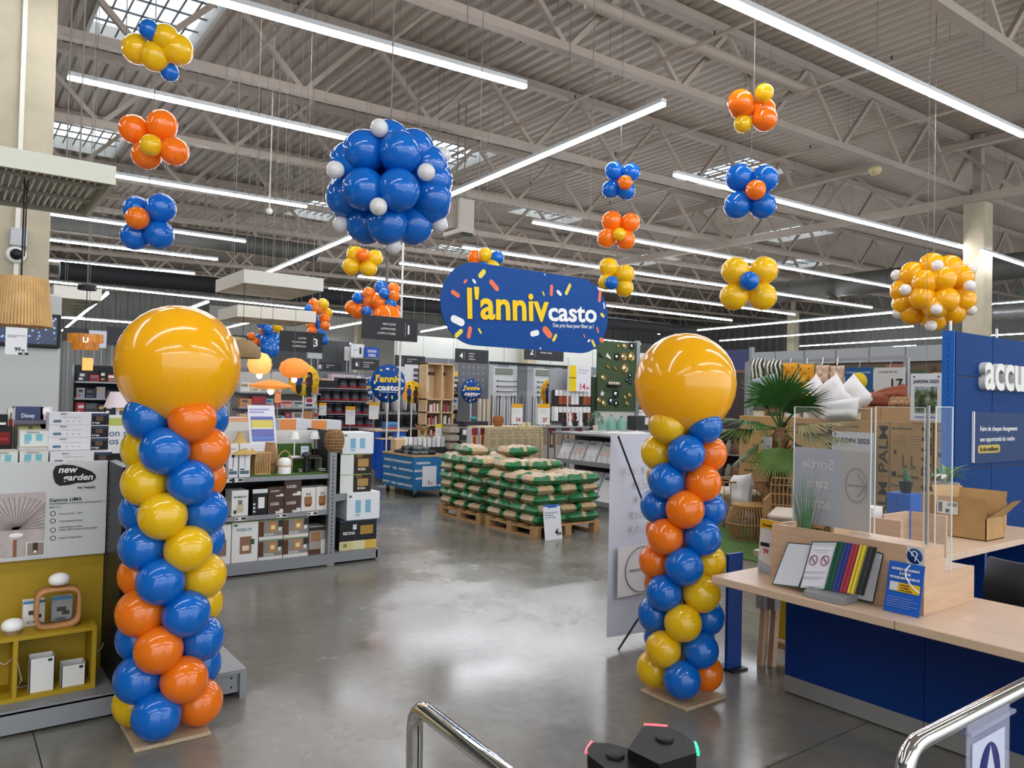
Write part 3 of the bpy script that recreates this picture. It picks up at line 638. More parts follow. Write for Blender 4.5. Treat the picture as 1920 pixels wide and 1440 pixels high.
def shi(lab, u0, u1, zb, Y, h=.085):
    x0, x1, _, _ = rY(u0, 800, u1, 840, Y)
    pbox('solar_lamp_carton', lab, 'carton', x0, x1, Y, Y+.13, zb, zb+h, '#d2d6d0', [(.16, .4, .35, .75, '#6fb3bd'), (.55, .77, .35, .75, '#6fb3bd'), (.16, .34, .2, .3, '#6fb3bd'), (0, 1, .97, 1, '#c98b62')], texts=[('SHINUKA', .45, .82, .09, '#5a6a66', .45)], group='pale green solar lamp cartons'); return zb+h
shi('Pale solar lamp carton behind the headboard, right of its pair', 38, 92, ZT, 4.80); shi('Pale solar lamp carton behind the headboard at the left edge', -20, 35, ZT, 4.80)
zz = shi('Pale solar lamp carton in the back row, lower', 36, 91, ZT, 4.94, .095); shi('Pale solar lamp carton in the back row, on top of another', 37, 92, zz, 4.94, .092)
x0, x1, z0, z1 = rY(-20, 768, 24, 832, 5.1)
pbox('red_lamp_carton', 'Black carton with a red lamp picture at the left edge', 'carton', x0, x1, 5.1, 5.25, ZT, ZT+.2, '#1b1a19', [(.3, .9, .5, .85, '#7b1a1a')], texts=[('rose', .6, .62, .1, '#d04a3a', .4)])
x0, x1, z0, z1 = rY(-20, 745, 16, 768, 5.1)
pbox('black_carton', 'Small black carton on top at the left edge', 'carton', x0, x1, 5.1, 5.25, ZT+.2, ZT+.265, '#151515', [(.3, .9, .15, .35, '#e0e0e0')])
x0, x1, z0, z1 = rY(27, 765, 90, 800, 5.12)
pbox('lamp_carton', 'Brown photo carton showing two green lamps', 'carton', x0, x1, 5.12, 5.3, ZT+.05, ZT+.235, '#51463b', [(.12, .42, .45, .8, '#8f9a3a'), (.55, .8, .5, .8, '#7d9448'), (.24, .28, .2, .5, '#b7b54a'), (.65, .68, .3, .5, '#a8a050'), (0, 1, .88, 1, '#6a6570')])
pbox('carton_support', 'Plain white carton under the brown photo carton', 'carton', x0, x1, 5.12, 5.3, ZT, ZT+.05, '#dcdad6')
pbox('film_lamp_carton', 'Dark blue carton with a white script word above the brown photo carton', 'carton', x0, x1-.02, 5.12, 5.3, ZT+.235, ZT+.31, '#3f4768', [(.0, .02, 0, 1, '#dddddd')], texts=[('Disney', .45, .2, .3, '#dfe3ee', .45)])
x0, x1, z0, z1 = rY(76, 744, 91, 764, 5.12); pbox('pink_carton', 'Small pink and white carton beside the blue one', 'carton', x0, x1+.02, 5.12, 5.25, ZT+.235, ZT+.31, '#e7cfd8', [(.2, .8, .45, .9, '#f3eef0'), (.45, .65, .1, .3, '#6b2030')])
pbox('carton_support', 'Plain carton under the pink one behind the garland cartons', 'carton', x0, x1+.02, 5.12, 5.25, ZT, ZT+.235, '#cfc8c0')
for k, (u0, u1) in enumerate(((15, 28),)):
    x0, x1, z0, z1 = rY(u0, 745, u1, 765, 5.14); pbox('strawberry_carton', 'Narrow white carton with a red and green figure lamp picture', 'carton', x0, x1, 5.14, 5.25, ZT, ZT+.3, '#e2ddd8', [(.2, .8, .55, .8, '#a32a28'), (.4, .6, .8, .92, '#2f6b34')])
# sign and lamp shade on the side run of the gondola
T = thing('advice_sign', 'White advice sign with blue words behind the left balloon column', 'sign', (1.2, 5.6, ZT)); x0, x1, z0, z1 = rY(203, 778, 262, 842, 5.6)
MB().box(x0, x1+.2, 5.6, 5.61, ZT, z1).build('board', C('#dfe0de'), T)
text('on plan', onY(204, 818, 5.598), .045, C('#3b5a86'), T, align='LEFT'); text('os projets', onY(204, 833, 5.598), .045, C('#3b5a86'), T, align='LEFT')
prints(T, onY(204, 798, 5.6), (.14, 0, 0), (0, 0, .05), [(0, .9, 0, 1, '#b7bd62'), (1.05, 1.5, 0, 1, '#b9a9cc')])
MB().box(x0+.1, x0+.3, 5.605, 5.66, ZT, ZT+.02).build('foot', METAL_G, T)
p = onY(221, 748, 6.0); T = thing('table_lamp', 'White cone-shade lamp left of the giant yellow balloon', 'lamp', (p.x, 6.0, ZT)); 
MB().lathe([(.09, 0), (.05, .11)], (p.x, 6.0, p.z-.06), 20, cap=False).build('shade', C('#ead9dc'), T); MB().lathe([(.012, 0), (.012, p.z-ZT)], (p.x, 6.0, ZT), 8).build('stem', WHITE, T); MB().lathe([(.05, 0), (.05, .012), (0, .014)], (p.x, 6.0, ZT), 16).build('foot', WHITE, T)
# side base with a yellow board behind the column
Bt = thing('side_shelf_base', 'Grey metal side shelf base sticking out behind the left balloon column', 'shelf', (1.2, 4.6, 0))
MB().box(.82, 1.375, 4.2, 4.73, .135, .155).build('deck', METAL_G, Bt); MB().box(.82, 1.36, 4.22, 4.24, .03, .135).build('front_plate', METAL_G, Bt); MB().box(1.34, 1.375, 4.2, 4.73, 0, .135).build('foot', METAL_G, Bt)
for k in range(2): MB().lathe([(.006, 0), (.006, .003)], (1.30-.0*k, 4.218, .06+k*.05), 8, 'y').build('screw', BLK, Bt)
yb = MB().box(.95, 1.235, 4.34, 4.58, .155, .44, .004).build('yellow_display_cube', YEL); tag(yb, 'Yellow display cube half hidden behind the left balloon column', 'cube')
# ---- pendant lamp, louvre canopy, screen on the pillar side
YC = 4.62; P = onY(217, 347, YC); Q = at(178, 403, P.z); zt = onY(217, 312, YC).z
T = thing('louvre_canopy', 'Large grey-white ceiling canopy with louvre grid, near left', 'canopy', (P.x, YC, P.z))
yb = max(Q.y, YC+1.0); x1 = P.x; x0 = x1-2.6
for q in ((x0, x1, YC, YC+.02), (x0, x1, yb-.02, yb), (x1-.02, x1, YC+.02, yb-.02), (x0, x0+.02, YC+.02, yb-.02)): MB().box(*q, P.z, zt).build('fascia', C('#c3c4b4'), T)
MB().box(x0+.02, x1-.02, YC+.02, yb-.02, zt-.02, zt).build('top_board', C('#c9c7bd'), T)
nl = 74
lv = MB().box(0, .008, YC+.05, yb-.05, P.z+.01, P.z+.05); l0 = None
for k in range(nl):
    x = x1-.09-k*.034
    if l0 is None: l0 = lv.build('louvre', C('#e3e1d6'), T); l0.location.x += x
    else: link_copy(l0, T, (x-0, l0.location.y, l0.location.z))
for y in (YC+.12, YC+.5, yb-.12): MB().box(x0+.05, x1-.05, y, y+.03, P.z-.002, P.z+.02).build('rail', C('#8d8a80'), T)
for x in (x1-.15, x1-1.6):
    for y in (YC+.2, yb-.2): MB().tube([(x, y, zt), (x, y, 8.3+rz(x))], .004, 5).build('wire', STRING, T)
pz = onY(40, 522, 4.9); pb = onY(40, 612, 4.9); rr = .155
T = thing('slatted_pendant_lamp', 'Wooden slatted pendant lamp shade hanging at the left edge', 'pendant lamp', (pz.x, 4.9, pb.z))
for k in range(64):
    a = 2*pi*k/64; MB().bar((pz.x+cos(a)*rr*.83, 4.9+sin(a)*rr*.83, pz.z), (pz.x+cos(a)*rr, 4.9+sin(a)*rr, pb.z), .0115, .003, (cos(a), sin(a), 0)).build('slat', BAMB, T)
for zz_, r_ in ((pz.z-.005, rr*.82), (pb.z+.01, rr*.98)): MB().lathe([(r_-.006, 0), (r_, 0), (r_, .006), (r_-.006, .006), (r_-.006, 0)], (pz.x, 4.9, zz_), 40, cap=False).build('hoop', WOODL, T)
MB().ball((pz.x, 4.9, pz.z-.1), .03).build('bulb', WHT, T); MB().lathe([(.02, 0), (.02, .05)], (pz.x, 4.9, pz.z-.07), 12).build('socket', BLK, T)
MB().tube([(pz.x, 4.9, pz.z-.05), (pz.x, 4.9, P.z+.02)], .005, 6).build('cord', BLK, T); MB().tube([(pz.x+.01, 4.9, pz.z+.12), (pz.x+.012, 4.9, P.z+.02)], .004, 6).build('second_cord', BLK, T)
x0, x1, z0, z1 = rY(10, 614, 51, 665, 4.74)
T = thing('price_card', 'Clear price holder reading 99,90 under the slatted lamp', 'price card', (x0, 4.74, z0))
MB().box(x0, x1, 4.74, 4.743, z0, z1).build('card', C('#d6d7d8', .3), T); text('99', onY(33, 658, 4.738), .019, BLK, T, bold=.03); text('90', onY(43, 659, 4.738), .011, BLK, T, bold=.03)
prints(T, onY(34, 665, 4.74), (.045, 0, 0), (0, 0, .012), [(0, 1, 0, 1, '#2a2a2a'), (.4, .62, .2, .8, '#d0d0d0')]); prints(T, onY(14, 632, 4.74), (.08, 0, 0), (0, 0, .014), [(0, 1, .6, 1, '#a7a9ab'), (0, .5, 0, .4, '#a7a9ab')])
MB().tube([(x0+.06, 4.742, z1), (x0+.06, 4.8, pb.z+.005)], .0015, 4).build('hook', BLK, T)
# display board with a screen in front of the pillar
x0, x1, z0, z1 = rY(-60, 545, 114, 745, 7.6)
T = thing('screen_totem', 'Tall white display board carrying a dark screen in front of the left pillar', 'display', ((x0+x1)/2, 7.6, 0))
MB().box(x0, x1, 7.6, 7.72, 0, z1, .02).build('board', C('#b9bab6', .4), T)
x0, x1, z0, z1 = rY(-40, 585, 114, 650, 7.57); s = MB().box(x0, x1, 7.55, 7.6, z0, z1, .008).build('screen', BLK, T)
mb = MB(); mb.quad((x0+.02, 7.548, z0+.03), (x1-.03, 7.548, z0+.03), (x1-.03, 7.548, z1-.03), (x0+.02, 7.548, z1-.03))
def screen_mat():
    m = bpy.data.materials.new('night_street_screen'); m.use_nodes = True; nt = m.node_tree; b = nt.nodes['Principled BSDF']; v = nt.nodes.new('ShaderNodeTexVoronoi'); v.inputs['Scale'].default_value = 26
    tc = nt.nodes.new('ShaderNodeTexCoord'); nt.links.new(tc.outputs['Object'], v.inputs[0]); cr = nt.nodes.new('ShaderNodeValToRGB')
    cr.color_ramp.elements[0].color = lin('#8fb4e8'); cr.color_ramp.elements[0].position = .06; cr.color_ramp.elements[1].color = lin('#101c3a'); cr.color_ramp.elements[1].position = .3
    nt.links.new(v.outputs[0], cr.inputs[0]); nt.links.new(cr.outputs[0], b.inputs['Base Color']); nt.links.new(cr.outputs[0], b.inputs['Emission Color']); b.inputs['Emission Strength'].default_value = .8; b.inputs['Roughness'].default_value = .15
    return m
mb.build('picture', screen_mat(), s)
p = onY(30, 478, 8.73); T = thing('security_camera', 'White dome security camera on the left pillar', 'camera', p)
MB().lathe([(.085, 0), (.085, -.04), (.06, -.06), (0, -.06)], (p.x, 8.745, p.z), 20, 'y').build('housing', WHITE, T); MB().ball((p.x, 8.69, p.z), .055).build('dome', BLK, T)
x0, x1, z0, z1 = rY(18, 428, 52, 462, 8.7); o = MB().box(x0, x1, 8.68, 8.745, z0, z1, .01).build('junction_box', C('#b6b6b8')); tag(o, 'Grey junction box above the security camera on the left pillar', 'box')
# ================================================================== LANTERN GONDOLA (behind the left balloon column)
GRASS = mat('artificial_grass', '#4c6b2c', .9, noise=.35, nscale=40, bump=.6, bscale=180)
YG = 6.98
G = thing('lantern_gondola', 'Dark metal gondola end full of lantern cartons behind the left balloon column', 'gondola', (2.5, YG, 0))
MB().box(1.85, 3.03, YG, YG+.02, .015, .095).build('kick_plate', METAL_G, G); MB().box(1.85, 3.03, YG, YG+.46, .095, .115).build('base_deck', METAL_G, G)
for z in (.535, .885):
    sh = MB().box(1.85, 3.03, YG+.03, YG+.46, z-.025, z).build('shelf', METAL_D, G); MB().box(1.85, 3.03, YG+.02, YG+.03, z-.04, z+.002).build('price_rail', METAL_G, sh)
MB().box(1.85, 3.03, YG+.46, YG+.48, .1, 1.12).build('back_panel', BLK, G); MB().box(3.03, 3.10, YG+.0, YG+.06, 0, 1.1).build('upright', METAL_G, G)
for k in range(26): MB().box(3.06, 3.07, YG-.001, YG, .12+k*.037, .14+k*.037).build('slot', C('#2a2a2a'), G)
MB().box(3.03, 3.045, YG+.06, YG+.47, .115, .55).build('end_panel', METAL_D, G)
MB().box(3.10, 3.58, YG+.03, YG+.05, .02, .1).build('side_kick_plate', METAL_G, G); MB().box(3.10, 3.60, YG+.03, 8.9, .1, .115).build('side_base', METAL_G, G); MB().box(3.56, 3.61, YG+.03, 8.9, 0, .1).build('side_foot', METAL_G, G)
MB().box(3.10, 3.55, YG+.1, 8.9, .655, .675).build('side_shelf', METAL_G, G)
mb = MB(); mb.poly([(3.10, YG+.1, .655), (3.10, YG+.1, .52), (3.14, YG+.1, .60), (3.50, YG+.1, .655)]); mb.build('bracket', METAL_G, G)
MB().box(3.10, 3.12, YG+.1, 8.9, .115, 1.3).build('side_back', METAL_D, G); MB().box(1.85, 3.10, YG+.48, 8.9, .05, .9).build('core', METAL_D, G)
MB().box(1.85, 3.10, YG+.48, 8.9, 1.1, 1.12).build('rear_top', C('#cfcdc6'), G); MB().box(1.86, 3.10, YG+.5, YG+.52, 1.12, 1.29).build('rear_ledge', C('#d8d6d0'), G)
for u, z in ((445, .885), (428, .885), (453, .535), (530, .535), (588, .535), (430, .11), (522, .11)):
    x = onY(u, 960, YG).x; o = prints(G, (x-.05, YG+.018, z-.036), (.1, 0, 0), (0, 0, .034), [(0, 1, 0, 1, '#dad9d5'), (.05, .25, .3, .75, '#30302f'), (.55, .95, .25, .8, '#1c1c1c')], 'shelf_label')
gm = MB().box(2.28, 3.02, YG+.03, YG+.46, .886, .897).build('grass_mat', GRASS); tag(gm, 'Artificial grass mat lying on the lantern gondola top shelf', 'mat')
gw = MB().box(2.28, 3.02, YG+.445, YG+.458, .9, 1.16).build('grass_backdrop', GRASS); tag(gw, 'Artificial grass backdrop standing behind the display lamps', 'backdrop')
def fb(name, lab, u0, v0, u1, v1, Y, zb, d, hx, rects=(), texts=(), grp='lantern cartons on the gondola', h=None):
    x0, x1, z0, z1 = rY(u0, v0, u1, v1, Y); hh = h or (z1-z0)
    return pbox(name, lab, 'carton', x0+.002, x1-.002, Y, Y+d, zb, zb+hh, hx, rects, grp, texts=texts), zb+hh
rossa = [(0, 1, 0, .16, '#dad8d2'), (.0, .2, .16, .9, '#5b3a25'), (.42, .75, .38, .86, '#b98752'), (.5, .66, .5, .7, '#f0dcae'), (.82, .93, .4, .58, '#dfe6df'), (0, 1, .93, 1, '#7d9160'), (.8, 1, .6, .93, '#38342f')]
zb = .115; Yf = YG+.05
fb('lantern_carton', 'Tall white lantern carton with a cage lantern picture at bottom left', 434, 984, 484, 1061, Yf, zb, .3, '#e5e3de', [(.3, .75, .2, .62, '#8f6d52'), (.4, .66, .28, .4, '#e7d9c0'), (.7, .86, .42, .55, '#3a5a3c'), (.0, 1, .97, 1, '#6b7a4a'), (.06, .2, .88, .93, '#2f6a78')], [('ROSSA 20', .45, .76, .07, '#4b8a91', .55)])
fb('lantern_carton', 'White lantern carton half hidden beside the blue balloons', 404, 988, 433, 1064, Yf, zb, .3, '#e5e3de', [(.2, .7, .2, .6, '#8f6d52'), (0, 1, .97, 1, '#6b7a4a')])
for i, (u0, u1) in enumerate(((484.5, 530), (530.5, 578))):
    z = zb
    for j in range(2):
        _, z = fb('lantern_carton', ['Grey photo lantern carton, lower left of four', 'Grey photo lantern carton, upper left of four', 'Grey photo lantern carton, lower right of four', 'Grey photo lantern carton, upper right of four'][i*2+j], u0, 1010, u1, 1020, Yf, z, .28, '#8d8783', rossa, [('ROSSA', .42, .2, .12, '#e8e4de', .4)], h=.185)
fb('lantern_carton', 'Narrow lantern carton at the right end of the bottom shelf', 579, 994, 611, 1046, Yf+.02, zb, .2, '#a29a92', [(.1, .65, .45, .8, '#9c7350'), (0, .7, 0, .18, '#5b3a25'), (.7, 1, 0, .5, '#e6e4df'), (0, 1, .84, .97, '#35322d')])
zb = .536
fb('lantern_carton', 'White carton with a handled lantern picture on the middle shelf', 434, 916, 466, 964, Yf, zb, .2, '#e4e3dd', [(.3, .72, .14, .45, '#c9bd9c'), (.38, .64, .45, .62, '#7d756a'), (.12, .3, .1, .24, '#39502f')], [('BAMBOO', .5, .72, .07, '#3f6c72', .75)])
fb('lantern_carton', 'Black carton with a white lamp picture on the middle shelf', 473, 912, 502, 960, Yf, zb, .2, '#1f2123', [(.0, 1, .84, 1, '#d6d6d6'), (.38, .8, .25, .68, '#eceae4'), (.06, .2, .1, .18, '#d8d8d8'), (.06, .2, .24, .32, '#d8d8d8'), (.06, .2, .38, .46, '#d8d8d8')])
luceo = [(0, 1, 0, 1, mat('string_light_print', '#4a3328', .5, noise=.5, nscale=70)), (.5, 1, 0, .14, '#dcdad6'), (.75, 1, .14, .25, '#dcdad6')]
for i, (u0, u1) in enumerate(((502.5, 532), (532.5, 564.5))):
    z = zb
    for j in range(2):
        _, z = fb('string_light_carton', ['Brown string light carton, lower left', 'Brown string light carton, upper left, lying low', 'Brown string light carton, lower right', 'Brown string light carton on top at the right'][i*2+j], u0, 930, u1, 940, Yf, z, .18, '#3d2a22', luceo, [('LUCEO', .42, .5, .16, '#f2efe9', .55)], 'string light cartons', h=[.158, .09 if i == 0 else .15][j])
for i, (u0, u1) in enumerate(((565, 592), (592.5, 617))):
    fb('lantern_carton', ['White carton with a wicker lantern picture, left of two', 'White carton with a wicker lantern picture, right of two'][i], u0, 912-i*2, u1, 956-i*2, Yf, zb, .18, '#e2ddd4', [(.2, .75, .28, .62, '#9a6a42'), (.26, .69, .2, .3, '#6d4528'), (.35, .6, .7, .74, '#5b4636'), (.35, .39, .6, .8, '#5b4636'), (.58, .62, .6, .8, '#5b4636')])
zb = .897
for i, (u0, u1) in enumerate(((428, 447), (448.5, 470))):
    fb('torch_carton', ['Slim white torch lamp carton, left of two', 'Slim white torch lamp carton, right of two'][i], u0, 831, u1, 894, Yf, zb-.011, .08, '#e3e1e3', [(.45, .52, .3, .62, '#2b2b2b' if i == 0 else '#a8a8aa'), (.32, .66, .6, .72, '#2b2b2b' if i == 0 else '#c2c2c4'), (.08, .9, .1, .2, '#5d6d74'), (.08, .5, .22, .26, '#3c5a48')], [('JOLEE', .5, .84, .03, '#77757c', .5)])
# lamps on display
a = onY(490, 888, YG+.15); T = thing('bamboo_lantern', 'Square bamboo slat lantern on the grass mat', 'lantern', (a.x, YG+.15, zb))
for k in range(9):
    for yy in (0, .1): MB().box(a.x-.066+k*.0155, a.x-.058+k*.0155, YG+.12+yy, YG+.126+yy, zb+.01, zb+.2).build('slat', BAMB, T)
for k in range(6):
    for xx in (-.066, .061): MB().box(a.x+xx, a.x+xx+.006, YG+.13+k*.015, YG+.137+k*.015, zb+.01, zb+.2).build('slat', BAMB, T)
for z in (zb, zb+.195): MB().box(a.x-.068, a.x+.069, YG+.116, YG+.23, z, z+.01).build('frame', BAMB, T)
for xx in (-.07, .061):
    for yy in (.114, .224): MB().box(a.x+xx, a.x+xx+.01, YG+yy, YG+yy+.01, zb, zb+.205).build('corner_post', BAMB, T)
a = onY(506, 870, YG+.3); T = thing('twig_lampshade', 'Brown twig lampshade behind the bamboo lantern', 'lamp', (a.x, YG+.32, zb))
for k in range(16): MB().lathe([(.085-.0022*k, 0), (.09-.0022*k, .006), (.085-.0022*k, .012)], (a.x, YG+.32, zb+.09+k*.0125), 20, cap=False).build('twig_ring', WICK, T)
MB().lathe([(.05, 0), (.07, .05), (.05, .1), (.03, .11)], (a.x, YG+.32, zb), 16).build('foot', WICK, T)
a = onY(533, 888, YG+.14); T = thing('portable_lamp', 'White portable lamp with an arched wooden handle', 'lamp', (a.x, YG+.14, zb))
MB().lathe([(.062, 0), (.062, .068), (.058, .07)], (a.x, YG+.14, zb), 24).build('base', WHT, T); MB().lathe([(.067, .07), (.067, .08), (.058, .081)], (a.x, YG+.14, zb), 24).build('wooden_ring', BAMB, T)
MB().lathe([(.062, .081), (.062, .11), (.055, .135), (.03, .15), (0, .153)], (a.x, YG+.14, zb), 24).build('shade', WHT, T)
MB().tube([(a.x+cos(t)*.073, YG+.14, zb+.075+max(0, sin(t))*.14) for t in [pi*k/14 for k in range(15)]], .005, 6).build('handle', BAMB, T)
a = onY(574, 883, YG+.16); T = thing('mushroom_lamp', 'Black mushroom lamp with grey cap on the grass mat', 'lamp', (a.x, YG+.16, zb))
MB().lathe([(.035, 0), (.035, .02), (.027, .05), (.026, .145)], (a.x, YG+.16, zb), 20).build('body', BLK, T); MB().lathe([(.026, .145), (.045, .15), (.048, .165), (.043, .185), (.02, .197), (0, .2)], (a.x, YG+.16, zb), 20).build('cap', C('#3b3b3f', .4), T)
for i, (u, lab, hx) in enumerate(((600, 'Coil of white cables on the grass mat by the corner post', 0), (563, 'Loose white cable beside the black mushroom lamp', 1))):
    a = onY(u, 878, YG+.2); pts = [(a.x+cos(t*1.3)*.03+t*.002, YG+.2+sin(t*1.7)*.03, zb+.006+.012*(1+sin(t*.8))) for t in range(18)]
    o = MB().tube(pts, .003, 5).build('white_cable', CABLE); tag(o, lab, 'cable')
# small riser with two table lamps
x0, x1, _, _ = rY(543, 832, 598, 836, YG+.3); zr = .897+.135
T = thing('display_riser', 'Thin clear riser shelf holding two white-shaded table lamps', 'riser', ((x0+x1)/2, YG+.3, zb)); MB().box(x0, x1, YG+.22, YG+.38, zr-.006, zr).build('top', C('#8d8f86', .3), T)
for xx in (x0, x1-.006): MB().box(xx, xx+.006, YG+.22, YG+.38, zb, zr-.006).build('leg', C('#8d8f86', .3), T)
for u, hx, lab in ((552, '#ecebe6', 'White table lamp with cone shade on the riser'), (590, '#4b3a30', 'Dark-stemmed table lamp with white cone shade on the riser')):
    a = onY(u, 833, YG+.3); T = thing('table_lamp', lab, 'lamp', (a.x, YG+.3, zr)); m_ = C(hx, .35)
    MB().box(a.x-.045, a.x+.045, YG+.255, YG+.345, zr, zr+.018, .004).build('foot', m_, T); MB().lathe([(.006, .018), (.006, .19)], (a.x, YG+.3, zr), 8).build('stem', m_, T)
    MB().lathe([(.05, .18), (.03, .255)], (a.x, YG+.3, zr), 24, cap=False).build('shade', WHT, T)
a = onY(572, 834, YG+.24); T = thing('price_card', 'Small white price card between the two table lamps', 'price card', (a.x, YG+.24, zr)); MB().box(a.x-.04, a.x+.04, YG+.24, YG+.243, zr, zr+.12).build('card', C('#dfe2ea'), T); prints(T, (a.x-.04, YG+.24, zr), (.08, 0, 0), (0, 0, .12), [(0, 1, .93, 1, '#5a7fb0'), (.1, .8, .7, .76, '#8a93b5'), (.35, .9, .12, .3, '#414a7a')])
# tilted information board and straw shade
T = thing('information_board', 'Tilted white information board with blue and yellow print over the grass backdrop', 'sign', (2.35, YG+.3, 1.12)); x0, x1, z0, z1 = rY(468, 760, 522, 824, YG+.3)
MB().bar((x0+.14, YG+.40, z0), (x0+.14, YG+.36, z1-.08), .03, .006, (1, 0, 0)).build('stay', C('#b2b2b4'), T)
og, U, V = Vector((x0+.02, YG+.28, 1.0)), Vector((x1-x0-.02, 0, 0)), Vector((-.035, .05, z1-1.0))
MB().quad(og, og+U, og+U+V, og+V).build('board', C('#e4e4ea'), T)
prints(T, og, U, V, [(.08, .92, .36, .8, '#7377b8'), (.1, .9, .6, .74, '#e2cf6a'), (.1, .9, .58, .6, '#f0efe8'), (.1, .9, .4, .44, '#6e8fd6'), (.06, .6, .86, .89, '#a7a3cf'), (.06, .8, .91, .94, '#a7a3cf')]+lines(.08, .9, .3, 5, .05, '#c7c7d2'))
a = onY(447, 828, YG+.2); T = thing('straw_lampshade', 'Straw cone lampshade lying over the slim torch cartons', 'lampshade', (a.x, YG+.16, 1.09))
MB().lathe([(.155, 0), (.152, .006), (.1, .06), (.045, .13), (.022, .18), (.026, .20)], (a.x, YG+.16, 1.093), 28, cap=False).build('straw_cone', mat('straw', '#cfa964', .8, noise=.3, nscale=40, bump=.5, bscale=90, stretch=(1, 1, 12)), T)
# boxes on the rear of the gondola top
for i, (u0, u1, v0, v1, hx, o1) in enumerate(((420, 468, 783, 821, '#d6d3cc', '#e0a57f'), (525, 584, 786, 823, '#c9c9cd', '#d98a4c'), (584, 640, 788, 822, '#c9c9cd', '#d98a4c'))):
    x0, x1, z0, z1 = rY(u0, v0, u1, v1, 7.75); pbox('orange_print_carton', ['Cream carton behind the straw lampshade', 'Grey and orange carton behind the white table lamp', 'Grey and orange carton behind the dark table lamp'][i], 'carton', x0, x1, 7.75, 8.05, 1.12, z1, hx, [(0, .5, 0, 1, o1)] if i else [(0, 1, .85, 1, o1)], 'orange print cartons')
# cartons on the side bay, facing the entrance
Ys = YG+.12
white_blue = [(.25, .42, .25, .72, '#7db0c6'), (.55, .72, .25, .72, '#7db0c6'), (.25, .4, .14, .2, '#7db0c6'), (.05, .14, .82, .9, '#4b6d7a')]
rs2 = [(0, .42, 0, 1, '#d9dcd6'), (.42, .5, .55, 1, '#4d7a4f'), (.42, 1, 0, 1, '#33271f'), (.55, .9, .35, .75, '#a98a52'), (.5, .7, .8, 1, '#7a5a34'), (0, 1, .96, 1, '#8aa36b')]
z = .676
_, z = fb('lantern_carton', 'Dark and pale lantern carton, lower on the side bracket shelf', 637, 889, 696, 924, Ys, z, .3, '#3a2c24', rs2, [('ROSSA', .68, .18, .12, '#f1ece2', .25)])
_, z = fb('lantern_carton', 'Dark and pale lantern carton, second on the side bracket shelf', 638, 851, 697, 889, Ys, z, .3, '#3a2c24', rs2, [('ROSSA', .68, .18, .12, '#f1ece2', .25)])
_, z = fb('lantern_carton', 'White carton with two blue blocks, top of the side bay', 642, 810, 701, 850, Ys, z, .3, '#dfe2e2', white_blue)
fb('round_lid_carton', 'Small pale green carton on top of the side bay', 622, 802, 640, 824, YG+.5, 1.12, .2, '#7f8a5a', [(.1, .45, .2, .8, '#33302a'), (.55, .9, .2, .8, '#b8b49c')])
fb('round_lid_carton', 'Small brown carton on top of the side bay, left one', 600, 803, 620, 824, YG+.5, 1.12, .2, '#8a8f62', [(.1, .45, .2, .8, '#33302a'), (.55, .9, .2, .8, '#6e6a52')])
z = .116
_, z = fb('lantern_carton', 'Dark dome lantern carton with yellow strip at the foot of the side bay', 636, 978, 706, 1033, Ys-.04, z, .35, '#26282a', [(0, .36, 0, .3, '#cfc48e'), (.36, .68, 0, .3, '#d8d2a8'), (.68, 1, 0, .3, '#d2b04a'), (.55, .9, .5, .8, '#a8823c'), (.35, .45, .68, .85, '#cfd6d8'), (0, 1, .97, 1, '#3e5a6a'), (.1, .2, .1, .22, '#7a8a4a')], [('REONA', .25, .52, .1, '#f2f2f0', .32)])
_, z = fb('lantern_carton', 'White carton with blue blocks standing on the dark dome lantern carton', 650, 928, 712, 979, Ys-.04, z, .3, '#e1e3e3', white_blue)
a = onY(626, 868, YG+.03); T = thing('wicker_lantern', 'Round wicker lantern perched on the gondola corner post', 'lantern', (a.x, YG+.03, 1.1))
for k in range(18):
    t = 2*pi*k/18; MB().tube([(a.x+cos(t)*r_, YG+.03+sin(t)*r_, 1.1+h_) for r_, h_ in ((.05, 0), (.085, .05), (.095, .11), (.085, .17), (.06, .21))], .004, 4).build('cane', WICK, T)
for h_, r_ in ((0, .05), (.03, .074), (.06, .088), (.09, .094), (.12, .095), (.15, .09), (.18, .08), (.21, .06)): MB().lathe([(r_-.004, 0), (r_+.003, 0), (r_+.003, .008), (r_-.004, .008), (r_-.004, 0)], (a.x, YG+.03, 1.1+h_), 24, cap=False).build('band', WICK, T)
MB().lathe([(.045, 0), (.08, .05), (.088, .11), (.08, .17), (.05, .2)], (a.x, YG+.03, 1.1), 18).build('liner', C('#8a6b4c'), T)
# hanging white canopies with warm lamps over the lamp aisle
def canopy(label, n, r, l, zc, hh):
    N = at(n[0], n[1], zc); Rr = at(r[0], r[1], zc); L = at(l[0], l[1], zc); x0, x1, y0, y1 = N.x, max(Rr.x, N.x+.5), N.y, max(L.y, N.y+.6)
    T = thing('white_canopy', label, 'canopy', (x0, y0, zc), 'white hanging canopies'); m_ = C('#d8d5c8')
    for q in ((x0, x1, y0, y0+.02), (x0, x1, y1-.02, y1), (x0, x0+.02, y0+.02, y1-.02), (x1-.02, x1, y0+.02, y1-.02)): MB().box(*q, zc, zc+hh).build('fascia', m_, T)
    MB().box(x0+.02, x1-.02, y0+.02, y1-.02, zc+hh-.02, zc+hh).build('top_board', m_, T)
    for k in range(1, 5): MB().box(x0+.02, x1-.02, y0+(y1-y0)*k/5-.02, y0+(y1-y0)*k/5+.02, zc+.02, zc+.05).build('slat', m_, T)
    for x in (x0+.15, x1-.15):
        for y in (y0+.15, y1-.15): MB().tube([(x, y, zc+hh), (x, y, 8.38+rz(x))], .003, 5).build('wire', STRING, T)
    return x0, x1, y0, y1
canopy('White hanging canopy over the lamp aisle, nearer of two', (457, 530), (619, 543), (411, 549), 2.78, .14)
canopy('White hanging canopy over the lamp aisle, farther of two', (445, 593), (581, 607), (425, 603), 2.62, .15)
